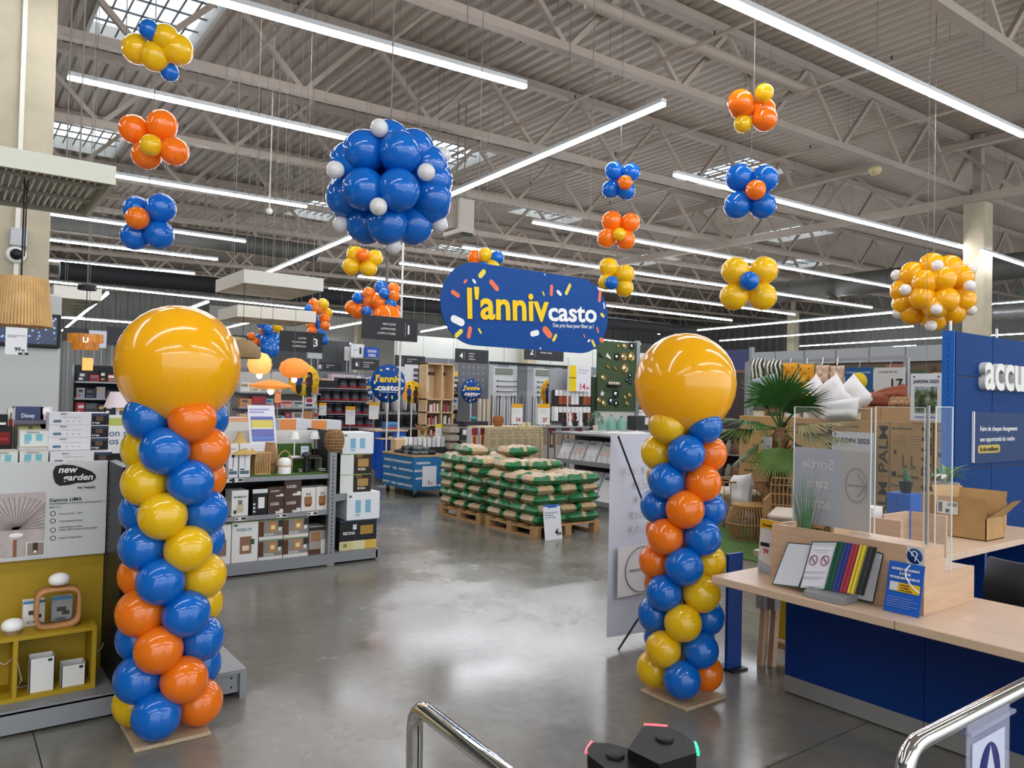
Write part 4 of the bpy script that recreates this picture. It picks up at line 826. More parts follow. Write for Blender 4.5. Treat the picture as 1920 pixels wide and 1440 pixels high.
canopy('White hanging canopy beside the left pillar', (100, 557), (188, 566), (60, 585), 2.9, .17)
WARM = mat('warm_bulb', '#ffd79a', .3, emit=14); ORW = mat('lit_orange_weave', '#e2883a', .6, emit=.5, noise=.2, nscale=40); CRW = mat('lit_cream_paper', '#f0b060', .6, emit=.7, noise=.1, nscale=20)
def pendant(label, px, py, D, prof, m, zc, bulb=True, n=24, name='pendant_lamp'):
    c = deep(px, py, D); T = thing(name, label, 'pendant lamp', c, 'lit pendant lamps'); MB().lathe(prof, c, n, cap=False).build('shade', m, T)
    if bulb: MB().ball(c+Vector((0, 0, prof[0][1]-.02)), .035, n=12, m=8).build('bulb', WARM, T)
    MB().tube([c+Vector((0, 0, prof[-1][1])), Vector((c.x, c.y, zc or 8.38+rz(c.x)))], .003, 5).build('cord', BLK if zc else STRING, T); return T
pendant('Lit cream paper globe lamp under the far canopy', 487, 682, 9.5, [(.05, -.13), (.12, -.1), (.15, -.02), (.14, .05), (.09, .12), (.02, .14)], CRW, None)
pendant('Lit orange woven oval lamp right of the cream globe', 552, 691, 9.5, [(.06, -.12), (.14, -.09), (.185, -.01), (.16, .07), (.08, .12), (.02, .13)], ORW, None)
pendant('Lit flat orange saucer lamp below the globe lamps', 508, 724, 9.0, [(.05, -.045), (.2, -.02), (.26, .0), (.2, .025), (.06, .07), (.02, .075)], ORW, None)
pendant('Brown woven dome shade under the near canopy', 455, 655, 7.9, [(.175, -.09), (.185, -.05), (.16, .03), (.1, .085), (.03, .105)], mat('woven_brown', '#9a7d58', .8, noise=.35, nscale=60, bump=.6, bscale=150, stretch=(1, 1, 6)), 2.905, False)
pendant('Woven cream drum shade beside the far canopy', 430, 640, 9.9, [(.2, -.08), (.2, .05), (.02, .06)], C('#bda67c'), None, False)
c = deep(160, 642, 8.0); T = thing('tiered_pendant_lamp', 'Amber two-tier pendant lamp beside the left pillar', 'pendant lamp', c)
AMB = mat('amber_plates', '#b9772a', .3, emit=.25, noise=.35, nscale=14)
for r_, z0, z1, n in ((.165, -.0, .085, 26), (.125, -.075, .0, 20)):
    for k in range(n): a = 2*pi*k/n; MB().bar((c.x+cos(a)*r_, c.y+sin(a)*r_, c.z+z0), (c.x+cos(a)*r_, c.y+sin(a)*r_, c.z+z1), .034, .004, (cos(a), sin(a), 0)).build('plate', AMB, T)
MB().ball(c+Vector((0, 0, .03)), .03).build('bulb', WARM, T); MB().tube([c+Vector((0, 0, .08)), c+Vector((0, 0, .55))], .004, 4).build('cord', BLK, T); MB().lathe([(.09, 0), (.09, .05), (0, .06)], c+Vector((0, 0, .55)), 16).build('ceiling_rose', BLK, T); MB().tube([c+Vector((0, 0, .6)), Vector((c.x, c.y, 8.38+rz(c.x)))], .004, 4).build('wire', STRING, T)
c = deep(164, 683, 8.6); T = thing('box_pendant_lamp', 'Small warm wooden box lamp below the amber lamp', 'lamp', c)
MB().box(c.x-.05, c.x+.05, c.y-.04, c.y+.04, c.z-.07, c.z+.07, .004).build('box', CRW, T); MB().tube([c+Vector((0, 0, .07)), Vector((c.x, c.y, 8.38+rz(c.x)))], .003, 4).build('cord', STRING, T)
# ================================================================== HANGING SIGNS
SBLUE = mat('sign_blue', '#084489', .5, spec=.2); SYEL = C('#f2c71a'); SWHITE = C('#eceae6'); SDARK = C('#2e2f31'); NAVYSH = C('#0a3160'); WHITEM = SWHITE
def capsule(c, U, V, L, wd, ang, n=8):                              # confetti outline
    ax = U*cos(ang)+V*sin(ang); pr = V*cos(ang)-U*sin(ang); pts = []
    for s_, a0 in ((1, -pi/2), (-1, pi/2)):
        for k in range(n+1): a = a0+pi*k/n; pts.append(c+ax*(s_*(L-wd)/2)+(ax*cos(a)+pr*sin(a))*wd/2)
    return pts
YS = 7.5; x0, x1, z0, z1 = rY(826, 500, 1140, 656, YS); zc, hh = (z0+z1)/2-.0, 1.03
zA, zB = onY(905, 497, YS).z, onY(905, 652, YS).z; hh = zA-zB; zc = (zA+zB)/2+.02
T = thing('oval_banner_sign', 'Large blue oval anniversary sign hanging over the central aisle', 'sign', ((x0+x1)/2, YS, zc)); r = hh/2
out = []
for cx_, a0 in ((x1-r, -pi/2), (x0+r, pi/2)):
    for k in range(25): a = a0+pi*k/24; out.append((cx_+r*cos(a), zc+r*sin(a)))
bd = MB().prism(out, lambda a, b: Vector((a, YS+.02, b)), lambda a, b: Vector((a, YS, b))); bd = bd.build('panel', SBLUE, T)
conf = [(440+292-440, 0, 0, 0, 0)]
cf = [(415, 293, 28, 60, 'y', 48), (290, 350, 14, 30, 'o', 50), (356, 350, 14, 30, 'w', -45), (505, 380, 28, 78, 'o', -40), (215, 443, 24, 60, 'o', -25), (935, 418, 22, 68, 'o', 88), (993, 437, 20, 44, 'w', -35), (1060, 410, 22, 78, 'y', 62), (875, 442, 10, 30, 'y', -60), (1298, 458, 22, 80, 'o', 84), (1330, 532, 10, 40, 'w', -75), (1318, 604, 20, 38, 'y', -30), (232, 645, 40, 90, 'w', -18), (240, 740, 24, 62, 'y', 42), (320, 733, 24, 68, 'o', 80), (398, 722, 12, 34, 'y', -55), (810, 740, 32, 66, 'w', 15), (905, 732, 40, 84, 'o', -40), (960, 773, 20, 52, 'y', 58), (1282, 715, 12, 40, 'o', -65), (1182, 760, 8, 26, 'o', -60), (1216, 795, 12, 24, 'w', 40), (1250, 815, 18, 52, 'y', -55), (1312, 790, 28, 40, 'o', -15)]
CM = {'y': C('#e8cf45'), 'o': C('#e8744a'), 'w': SWHITE}
for (zx, zy, wd, L, c_, an) in cf:
    p = onY(800+zx/4, 440+zy/4, YS); k = .0088/ 4*1.0
    mb = MB(); mb.poly(capsule(Vector((p.x, YS-.0022, p.z)), Vector((1, 0, 0)), Vector((0, 0, 1)), L*k, wd*k, radians(an))); mb.build('confetti', CM[c_], T)
TR = Vector((cos(.05), 0, sin(.05))); TU = Vector((-sin(.05), 0, cos(.05)))
for dx, dz, m_, e in ((.012, -.014, NAVYSH, .001), (0, 0, SYEL, .003)):
    p = onY(873, 603, YS); q = onY(1027, 590, YS)
    text("l'anniv", (p.x+dx, YS-.004-e, zc-.175+dz), .35, m_, T, TR, TU, width=q.x-p.x, align='LEFT', bold=.035, ext=.002)
p = onY(1027, 600, YS); q = onY(1118, 600, YS); text('casto', (p.x, YS-.006, zc-.105), .235, SWHITE, T, TR, TU, width=q.x-p.x, align='LEFT', bold=.035)
p = onY(1036, 612, YS); q = onY(1112, 612, YS); text('Des prix fous pour fêter ça !', (p.x, YS-.005, zc-.185), .05, SWHITE, T, TR, TU, width=q.x-p.x, align='LEFT', bold=.01)
for x in (x0+.5, x1-.35):
    MB().tube([(x, YS+.01, zc+r*.95), (x, YS+.01, 8.38+rz(x))], .005, 5).build('wire', STRING, T)
for u, v in ((1021, 515), (1013, 653)): MB().lathe([(.012, -.004), (0, -.006)], onY(u, v, YS), 8, 'y').build('rivet', WHT, T)
def aisle(label, u0, v0, u1, v1, Y, num, numu, words, wu, right=True):
    x0, x1, z0, z1 = rY(u0, v0, u1, v1, Y); T = thing('aisle_sign', label, 'aisle sign', ((x0+x1)/2, Y, z0), 'dark numbered aisle signs'); h = z1-z0
    MB().box(x0, x1, Y, Y+.03, z0, z1).build('panel', SDARK, T); p = onY(numu, (v0+v1)/2, Y)
    text(num, (p.x, Y-.003, z0+h*.32), h*.38, SWHITE, T, bold=.03)
    q = onY(wu, (v0+v1)/2, Y)
    for i, s in enumerate(words): text(s, (q.x, Y-.003, z1-h*(.36+.2*i)), h*.085, SWHITE, T, align='RIGHT' if right else 'LEFT')
    b = (p.x+q.x)/2+((x1-x0)*.06 if right else -(x1-x0)*.02); MB().box(b-.004, b+.004, Y-.003, Y, z0+h*.2, z1-h*.2).build('divider_line', C('#8c8d8f'), T)
    for x in (x0+.06, x1-.06): MB().tube([(x, Y+.015, z1), (x, Y+.015, 8.38+rz(x))], .004, 5).build('wire', STRING, T)
aisle('Dark aisle sign numbered 1 listing shades and lamps', 679, 594, 783, 638, 11, '1', 766, ['ABAT-JOUR', 'LAMPADAIRE', 'LAMPE À POSER'], 742)
aisle('Dark aisle sign numbered 3 listing ceiling lights', 525, 622, 605, 660, 12, '3', 592, ['LUSTRE', 'PLAFONNIER', 'SUSPENSION'], 574)
aisle('Dark aisle sign numbered 5 half hidden by the far blue balloon', 462, 645, 498, 664, 19, '5', 487, ['ECLAIRAGE'], 478)
aisle('Dark aisle sign numbered 8, lowest one left of the centre', 592, 679, 641, 698, 23, '8', 600, ['PAPIERS PEINTS', 'FRISES'], 611, False)
aisle('Dark aisle sign numbered 6 left of the tall white pole', 660, 673, 711, 694, 22, '6', 669, ['PEINTURE MURALE', 'COULEURS', 'RACCORD'], 681, False)
aisle('Dark aisle sign numbered 6 right of the tall white pole', 741, 667, 797, 688, 20, '6', 750, ['OUTILS PEINTURE', 'ENDUITS'], 763, False)
aisle('Dark aisle sign numbered 4 left of the oval sign bottom', 854, 655, 916, 681, 18, '4', 865, ['RIDEAUX', 'STORES', 'TRINGLES'], 879, False)
aisle('Dark aisle sign numbered 2 peeking out under the oval sign', 984, 646, 1057, 676, 15.5, '2', 997, ['ACCESSOIRES', 'MIROIRS CADRES'], 1013, False)
def disc(label, u, v, rp, Y, kind, zfoot=0, pole=True):
    c = onY(u, v, Y); rr = (onY(u, v-rp, Y).z-onY(u, v+rp, Y).z)/2; T = thing('round_sign', label, 'round sign', (c.x, Y, zfoot), 'round anniversary signs')
    MB().lathe([(0, 0), (rr, 0), (rr, .01), (0, .01)], (c.x, Y, c.z), 40, 'y').build('panel', SBLUE if kind == 'b' else C('#e5b81c'), T)
    if kind == 'b':
        text("l'anniv", (c.x, Y-.003, c.z+rr*.08), rr*.34, SYEL, T, width=rr*1.5, bold=.05); text('casto', (c.x, Y-.003, c.z-rr*.36), rr*.30, SWHITE, T, width=rr*1.3, bold=.05)
        MB().box(c.x-rr*.5, c.x+rr*.5, Y-.002, Y, c.z-rr*.46, c.z-rr*.44).build('strapline', SWHITE, T)
        for k in range(13):
            a = 2*pi*k/13+.2; d = rr*R.uniform(.72, .88); mb = MB(); mb.poly(capsule(Vector((c.x+cos(a)*d, Y-.002, c.z+sin(a)*d)), Vector((1, 0, 0)), Vector((0, 0, 1)), rr*R.uniform(.14, .22), rr*.085, R.uniform(0, pi))); mb.build('confetti', CM['wyo'[k % 3]], T)
    else:                                                           # two shop assistants printed on the disc
        mb = MB(); mb.k = 0
        def blob(cx, cz, w_, h_, k, e=.002): mb.k = k; mb.poly([(c.x+rr*(cx+w_*cos(2*pi*q/14)), Y-e, c.z+rr*(cz+h_*sin(2*pi*q/14))) for q in range(14)])
        blob(-.62, -.1, .32, .7, 5, .0015)
        for cx, cz, col in ((-.32, 0, 1), (.34, -.12, 2)):
            blob(cx, cz-.5, .2, .42, 3); blob(cx, cz, .25, .36, col, .0025); blob(cx, cz+.44, .115, .15, 4, .003); blob(cx, cz+.53, .125, .09, 3, .0035)
        blob(.05, -.2, .22, .05, 4, .004); blob(.48, .22, .07, .2, 3, .003)
        mb.build('assistants_picture', [C('#e5b81c'), C('#1d3f7c'), C('#45232e'), C('#1d1a1c'), C('#9a6a4c'), C('#e39a25')], T)
        for k in range(7):
            a = pi*k/6; d = rr*R.uniform(.78, .9); mb = MB(); mb.poly(capsule(Vector((c.x+cos(a)*d, Y-.002, c.z+sin(a)*d)), Vector((1, 0, 0)), Vector((0, 0, 1)), rr*.16, rr*.08, R.uniform(0, pi))); mb.build('confetti', C(['#3b4a6a', '#d8643a', '#f0e3b0'][k % 3]), T)
    if pole: MB().tube([(c.x, Y+.015, zfoot), (c.x, Y+.015, c.z)], .016, 8).build('pole', C('#d9d7d0'), T); MB().lathe([(.16, 0), (.16, .012), (0, .014)], (c.x, Y+.015, zfoot), 20).build('foot', METAL_G, T)
    return T
disc('Largest round blue anniversary sign on a pole, left of centre', 728, 719, 36, 12.6, 'b')
disc('Round blue anniversary sign half hidden behind the largest one', 695, 730, 20, 16, 'b'); disc('Round blue anniversary sign below the aisle sign numbered 4', 884, 733, 23, 14.6, 'b')
disc('Round blue anniversary sign behind the lit orange lamps', 458, 728, 22, 15, 'b')
disc('Round yellow sign with two assistants behind the orange lamp', 570, 712, 30, 13.6, 'y'); disc('Small round yellow sign with two assistants by the cable reels', 612, 740, 14, 16.5, 'y')
disc('Round yellow sign with two assistants right of the largest blue one', 773, 735, 21, 14.2, 'y'); disc('Round yellow sign with two assistants below the oval sign', 1034, 736, 26, 12.2, 'y')
# tall pole left of the largest round sign
p = at(747, 806, 0.0) if False else onY(747, 800, 12.2); T = thing('sign_pole', 'Tall slim white pole with a wooden foot beside the largest round sign', 'pole', (p.x, 12.2, 0))
MB().tube([(p.x, 12.2, .9), (p.x, 12.2, 4.6)], .02, 8).build('shaft', C('#dcdad2'), T); MB().box(p.x-.1, p.x+.1, 12.1, 12.3, 0, .9, .01).build('wooden_foot', C('#d6b88c'), T)
MB().tube([(p.x, 12.2, 4.6), (p.x, 12.2, 8.38+rz(p.x))], .004, 5).build('wire', STRING, T)
# ================================================================== PALLETS OF PELLET BAGS
PALW = mat('pallet_wood', '#b08a5c', .8, noise=.2, nscale=10, stretch=(1, 6, 1))
def pallet(label, x0, x1, y0, y1):
    T = thing('wooden_pallet', label, 'pallet', (x0, y0, 0), 'wooden pallets')
    n = 5
    for k in range(n): yy = y0+(y1-y0-.1)*k/(n-1); MB().box(x0, x1, yy, yy+.1, .122, .144).build('deck_board', PALW, T)
    for k in range(3):
        xx = x0+(x1-x0-.1)*k/2; MB().box(xx, xx+.1, y0, y1, .1, .122).build('stringer', PALW, T); MB().box(xx, xx+.1, y0, y1, 0, .022).build('bottom_board', PALW, T)
        for yy in (y0, (y0+y1)/2-.05, y1-.1): MB().box(xx, xx+.1, yy, yy+.1, .022, .1).build('block', PALW, T)
pallet('Wooden pallet under the front right stack of pellet bags', 5.68, 6.73, 7.10, 8.14); pallet('Wooden pallet under the rear left stack of pellet bags', 5.70, 6.75, 8.28, 9.32)
BG = [mat('bag_green', '#1f6b3c', .3, noise=.18, nscale=6, bump=.3, bscale=30), mat('bag_clear_pellets', '#b49a74', .32, noise=.3, nscale=60, bump=.5, bscale=80), mat('bag_white_print', '#d9dccf', .35), mat('bag_seal', '#c9cdbf', .35)]
def bag_mesh(L, Wd, Hh, seed):                                      # pillow bag lying flat, long axis = x
    rr = random.Random(seed); nx, ny = 16, 12; mb = MB()
    def pt(i, j, s):
        u, v = i/nx*2-1, j/ny*2-1; f = (1-abs(u)**5)*(1-abs(v)**4); f = max(f, 0)**.42
        x = u*L/2*(1-.03*v*v); y = v*Wd/2*(1-.05*(1-u*u)*0); e = .012*sin(u*7+seed)+.008*sin(v*9+seed*2)
        return (x, y, s*(Hh/2)*f+e*f*(1 if s > 0 else .3))
    for s in (1, -1):
        rows = [[pt(i, j, s) for j in range(ny+1)] for i in range(nx+1)]
        if s < 0: rows = [r[::-1] for r in rows]
        i0 = len(mb.v)
        for r_ in rows: mb.v += r_
        for a in range(nx):
            for b in range(ny):
                u, v = (a+.5)/nx*2-1, (b+.5)/ny*2-1; k = 0
                if abs(u) > .965: k = 3
                elif s > 0 and abs(u) < .5 and abs(v) < .62: k = 1
                elif s > 0 and .55 < abs(u) < .8 and -.5 < v < .3: k = 2
                if abs(u) > .6 and abs(v) < .7 and s < 0: k = 1
                if .5 < abs(u) <= .965 and abs(v) < .66: k = 1
                if s > 0 and abs(v) > .7 and abs(u) < .14: k = 1
                mb.f.append((i0+a*(ny+1)+b, i0+(a+1)*(ny+1)+b, i0+(a+1)*(ny+1)+b+1, i0+a*(ny+1)+b+1)); mb.m.append(k); mb.sm.append(True)
    o = mb.build('bag_proto', BG); me = o.data; bpy.data.objects.remove(o); return me
BAGS = [bag_mesh(.535, .36, .132, s) for s in (1, 2, 3)]
def bag(x, y, z, rot, lab, s=1):
    o = inst(R.choice(BAGS), 'pellet_bag', None, (x, y, z), (R.uniform(-.03, .03), R.uniform(-.03, .03), rot+R.uniform(-.05, .05)), (1, 1, R.uniform(.95, 1.08))); tag(o, lab, 'bag', 'green bags of wood pellets')
def stack(x0, y0, nlay, which):
    z = .144+.066; lay = ['bottom', 'second', 'third', 'fourth', 'fifth', 'sixth']
    for k in range(nlay):
        for j in range(3):
            for i in range(2):
                p = (x0+.262+.528*i, y0+.175+j*.35, 0) if k % 2 == 0 else (x0+.175+j*.35, y0+.262+.528*i, pi/2)
                where = '%s %s' % (('near', 'middle', 'far')[j], ('left', 'right')[i]) if k % 2 == 0 else '%s %s' % (('near', 'far')[i], ('left', 'middle', 'right')[j])
                bag(p[0], p[1], z, p[2], 'Pellet bag in the %s layer of the %s stack, %s place' % (lay[k], which, where))
        z += .118
stack(5.67, 7.09, 5, 'front right')
stack(5.69, 8.27, 6, 'rear left')
zt = .144+.066+.118*5
bag(6.35, 7.85, zt+.0, .1, 'Green pellet bag lying highest at the right of the front stack'); bag(6.02, 7.95, zt, -.1, 'Pellet bag on the front stack next to the rear stack'); bag(6.45, 8.5, zt+.118*1+.02, 0.05, 'Long green pellet bag crowning the rear stack'); bag(6.0, 8.95, zt+.118+.01, 1.4, 'Pellet bag turned sideways on top of the rear stack')
x0, x1, z0, z1 = rY(1020, 957, 1056, 1014, 6.98)
T = thing('price_board', 'White price board reading 4,99 leaning on the front pallet', 'price board', ((x0+x1)/2, 6.98, 0)); og, U, V = Vector((5.735, 6.97, 0)), Vector((.265, 0, 0)), Vector((0, .06, .405))
mb = MB(); mb.quad(og, og+U, og+U+V, og+V); th = Vector((0, .006, 0)); mb.quad(og+th+U, og+th, og+th+V, og+th+U+V); mb.quad(og+V, og+U+V, og+U+V+th, og+V+th); mb.quad(og, og+V, og+V+th, og+th); mb.quad(og+U+V, og+U, og+U+th, og+U+V+th); mb.build('board', C('#dcdde0'), T)
prints(T, og, U, V, [(0, 1, .95, 1, '#2f5fae'), (.25, .8, .91, .95, '#2f5fae')])
for i, s in enumerate(('Granulés de bois', 'Woodstock', 'sac de 15kg')): text(s, og+U*.06+V*(.76-.07*i)+Vector((0, -.004, 0)), .016, C('#33456b'), T, U, V, width=[.2, .13, .16][i], align='LEFT')
text('4', og+U*.68+V*.12+Vector((0, -.004, 0)), .075, BLK, T, U, V, bold=.03); text('99', og+U*.86+V*.11+Vector((0, -.004, 0)), .034, BLK, T, U, V, bold=.03); text('€', og+U*.82+V*.25+Vector((0, -.004, 0)), .018, BLK, T, U, V)
# ================================================================== PROMOTION TROLLEY
CB = mat('trolley_blue', '#1a6a9c', .5); WOODT = mat('ply_edge', '#b9966a', .7, noise=.15, nscale=10)
cx0, cx1, cy0, cy1 = 6.19, 6.84, 10.93, 12.02
T = thing('promotion_trolley', 'Blue wheeled bargain trolley with repeated white shop lettering', 'trolley', (6.5, 11.5, 0))
for q in ((cx0, cx1, cy0, cy0+.02), (cx0, cx1, cy1-.02, cy1), (cx0, cx0+.02, cy0+.02, cy1-.02), (cx1-.02, cx1, cy0+.02, cy1-.02)): MB().box(*q, .13, .67).build('side_panel', CB, T)
for q in ((cx0-.01, cx1+.01, cy0-.01, cy0+.03), (cx0-.01, cx1+.01, cy1-.03, cy1+.01), (cx0-.01, cx0+.03, cy0+.03, cy1-.03), (cx1-.03, cx1+.01, cy0+.03, cy1-.03)): MB().box(*q, .67, .70).build('rim', WOODT, T)
MB().box(cx0+.02, cx1-.02, cy0+.02, cy1-.02, .55, .57).build('floor_board', WOODT, T)
for x in (cx0+.07, cx1-.07):
    for y in (cy0+.07, cy1-.07): w_ = MB().lathe([(.0, -.015), (.05, -.015), (.05, .015), (0, .015)], (x, y, .05), 14, 'x').build('wheel', BLK, T); MB().box(x-.02, x+.02, y-.03, y+.03, .06, .13).build('fork', METAL_G, w_)
for i in range(4):
    z = .555-.125*i
    for k, (s, u, wd) in enumerate([[('castora', .27, .4), ('cas', .9, .18)], [('estorama', .2, .36), ('ama', .9, .2)], [('estora', .25, .38), ('cas', .9, .18)], [('castorama', .66, .62)]][i]): text(s, (cx0+(cx1-cx0)*u, cy0-.003, z), .05, SWHITE, T, width=wd*(cx1-cx0), bold=.03)
    for k, (s, u, wd) in enumerate([[('castoramarama+', .5, .9)], [('ama+  cas  estorama', .5, .95)], [('castoramarama+', .5, .9)], [('ama+ cas castorama', .5, .95)]][i]): text(s, (cx0-.003, cy1-(cy1-cy0)*u, z), .05, SWHITE, T, (0, -1, 0), width=wd*(cy1-cy0), bold=.03)
x0, x1, z0, z1 = rY(792, 874, 818, 912, cy0-.01); pc = MB().box(x0, x1, cy0-.012, cy0-.006, z0, z1).build('price_panel', C('#d9dadd'), T); text('2', (x0+.12, cy0-.015, z0+.04), .05, BLK, pc, bold=.03); text('50', (x0+.17, cy0-.015, z0+.04), .025, BLK, pc, bold=.03)
SOLE = [C('#1d2022', .4), C('#3a3f42', .35), C('#5b6264', .3), C('#6b3b2a', .5), C('#8f5a3c', .5), C('#2c2422', .5)]
sm_ = None
def clog_mesh(m, k):
    mb = MB(); rows = []
    for t, w_, h_ in ((-.13, .02, .02), (-.12, .045, .045), (-.06, .05, .05), (0, .042, .035), (.06, .05, .06), (.11, .045, .05), (.13, .02, .02)): rows.append([(t, w_*cos(2*pi*q/8), .03+h_*sin(2*pi*q/8)*.8) for q in range(8)])
    mb.grid(rows, True); mb.poly(rows[0][::-1]); mb.poly(rows[-1]); o = mb.build('clog_proto', m); me = o.data; bpy.data.objects.remove(o); return me
CL = [clog_mesh(m, k) for k, m in enumerate(SOLE)]
for lay, (nx, ny) in enumerate(((4, 8), (3, 6), (2, 4))):
    for a in range(nx):
        for b in range(ny):
            x = (cx0+cx1)/2+(a-(nx-1)/2)*.145; y = (cy0+cy1)/2+(b-(ny-1)/2)*.118
            o = inst(R.choice(CL[:3] if y < cy0+.65 else CL), 'garden_clog', None, (x, y, .615+.068*lay), (R.uniform(-.35, .35), R.uniform(-.25, .25), R.choice((0, pi))+R.uniform(-.5, .5)), (.62, .95, 1)); tag(o, 'Dark clog piled in the blue promotion trolley', 'clog', 'clogs heaped in the promotion trolley')
# ================================================================== FAR AISLES
PACKC = ['#c9c8c6', '#8f9195', '#3b3d42', '#d8d5cf', '#6d7278', '#b23a3a', '#2f5f9a', '#c9a23a', '#a58f78', '#e2e0dc', '#555a60', '#7f9a7a']
def shelfrun(name, label, Y, x0, x1, levels, packs, grp, hmin, hmax, wmin, wmax, cols, back='#6b6d6f', depth=.45, top=None, cat='pack'):
    T = thing(name, label, 'shelving', (x0, Y, 0)); zt = top or levels[-1]+hmax+.1
    MB().box(x0, x1, Y+depth, Y+depth+.05, 0, zt).build('back_panel', C(back), T)
    for z in levels: MB().box(x0, x1, Y, Y+depth, z-.03, z).build('shelf', METAL_G, T)
    n = max(2, int((x1-x0)/1.3)+1)
    for k in range(n): x = x0+(x1-x0)*k/(n-1); MB().box(x-.02, x+.02, Y+depth-.04, Y+depth, 0, zt).build('upright', METAL_G, T)
    for z in levels:
        x = x0+.03
        while x < x1-.1:
            wd = min(R.uniform(wmin, wmax), x1-x-.02); h = R.uniform(hmin, hmax)
            pbox('boxed_product', packs, cat, x, x+wd-.012, Y+.02, Y+.02+R.uniform(.15, .3), z, z+h, R.choice(cols), [(R.uniform(.05, .2), R.uniform(.6, .95), R.uniform(.5, .6), R.uniform(.75, .92), R.choice(PACKC)), (.1, R.uniform(.4, .8), .15, R.uniform(.25, .4), R.choice(PACKC))], grp, bev=0)
            x += wd
shelfrun('far_shelving', 'Grey shelving row behind the cable reels', 17.5, 5.5, 11.5, [.9, 1.35, 1.8], 'Boxed product on the shelving behind the cable reels', 'boxed products behind the reels', .25, .38, .22, .4, ['#b9b9bb', '#8f9195', '#d8d5cf', '#3b3d42', '#c4b0b2'], top=2.24)
shelfrun('far_shelving', 'Long grey shelving row below the numbered signs', 22, 12.5, 24, [1.0, 1.6, 2.2], 'Boxed product on the long far shelving row', 'boxed products on the far row', .3, .5, .35, .6, PACKC, top=3.0)
shelfrun('far_shelving', 'Dark lamp shelving between the left pillar and the giant balloon', 15.5, 1.9, 4.6, [.9, 1.2, 1.5, 1.8], 'Dark lamp carton on the shelving beside the left pillar', 'lamp cartons beside the left pillar', .12, .22, .1, .24, ['#1e1f22', '#2c2d33', '#3b3d42', '#8f9195', '#c9c8c6', '#a5303a'], back='#232427', top=2.1)
shelfrun('far_shelving', 'Bright lamp shelving behind the lit pendant lamps', 14.0, 4.3, 5.85, [.85, 1.12, 1.4, 1.68], 'Lampshade carton on the shelving behind the pendant lamps', 'cartons behind the pendant lamps', .12, .22, .12, .25, ['#d8b7b0', '#c9b6c4', '#e2dcd2', '#8fb0a8', '#c98a5a', '#a03a4a', '#cfd4da'], back='#b9b5ae', top=2.05)
# dark headers and boards high on the left
for lab, u0, v0, u1, v1, Y, hx in (('Dark header board left of the white lamp panel', 118, 615, 166, 640, 19, '#333539'), ('Dark header board right of the white lamp panel', 201, 622, 500, 655, 19, '#333539'), ('White header board with a small blue mark beside the left pillar', 167, 620, 200, 652, 18.9, '#c9ccd2'),
                                   ('Large dark grey board behind the aisle sign numbered 3', 500, 636, 655, 706, 24.5, '#3f4143'), ('Pale picture board left of the white and blue notice', 646, 650, 656, 676, 24, '#c9c5c2'), ('White notice board below the small far pillar', 658, 645, 683, 670, 23.6, '#c4c6c4'), ('Blue notice board with white words beside the tall pole', 684, 651, 711, 671, 23.5, '#123f8f'), ('Pale notice hanging under the aisle sign numbered 3', 577, 656, 604, 672, 18, '#a9adae')):
    x0, x1, z0, z1 = rY(u0, v0, u1, v1, Y); T = thing('header_board', lab, 'board', ((x0+x1)/2, Y, z0)); MB().box(x0, x1, Y, Y+.05, z0, z1).build('panel', C(hx), T)
    for x in (x0+.1, x1-.1): MB().tube([(x, Y+.02, 0), (x, Y+.02, z1)], .02, 6).build('post', METAL_G, T)
    if 'Blue notice' in lab: text('DECORATION', ((x0+x1)/2, Y-.004, (z0+z1)/2), .09, SWHITE, T, width=(x1-x0)*.6); text('INTERIEURE', ((x0+x1)/2, Y-.004, (z0+z1)/2-.14), .09, SWHITE, T, width=(x1-x0)*.5)
    if 'below the small far' in lab: prints(T, (x0, Y, z0), (x1-x0, 0, 0), (0, 0, z1-z0), [(.62, .78, .25, .75, '#2a2a2e'), (.2, .5, .5, .6, '#9a9c9a')])
pw = MB().box(14.5, 33, 27.2, 27.4, 0, 4.15).build('wall_partition', WALLW); struct(pw, 'white panelled partition wall behind the curtain aisle')
for k in range(7):
    for j in range(3): MB().box(14.52+k*2.64, 14.52+k*2.64+2.6, 27.17, 27.2, .02+j*1.38, 1.36+j*1.38).build('panel', WALLW, pw)
# cable reels
REEL = mat('reel_drum', '#34373d', .3, .4); REDB = C('#8a1f2c', .4)
T = thing('reel_rack', 'Tiered black rack full of cable reels left of centre', 'rack', (6.0, 14.3, 0)); 
rx0, rx1 = onY(612, 770, 14.3).x, onY(704, 770, 14.3).x
for k, z in enumerate((1.02, 1.28, 1.54, 1.80)): MB().box(rx0, rx1, 14.3+.12*k, 14.5+.12*k, z-.02, z).build('tier', METAL_G, T)
MB().box(rx0, rx1, 14.75, 14.8, 0, 1.95).build('back', BLK, T); MB().box(rx0, rx1, 14.3, 14.75, 0, 1.0).build('base', BLK, T)
for k, z in enumerate((1.02, 1.28, 1.54, 1.80)):
    n = 5
    for j in range(n if k < 3 else 3):
        x = rx0+.12+(rx1-rx0-.24)*(j+(2 if k == 3 else 0))/(n-1); o = thing('cable_reel', 'Dark cable reel with a red rim on the tiered rack', 'reel', (x, 14.4+.12*k, z), 'cable reels on the rack')
        MB().lathe([(.105, 0), (.11, .012), (.11, .03), (.1, .035), (.1, .19), (.11, .195), (.11, .215), (0, .215)], (x, 14.4+.12*k, z), 14).build('drum', REEL, o); MB().lathe([(.113, .01), (.113, .05)], (x, 14.4+.12*k, z), 14, cap=False).build('rim', REDB, o)
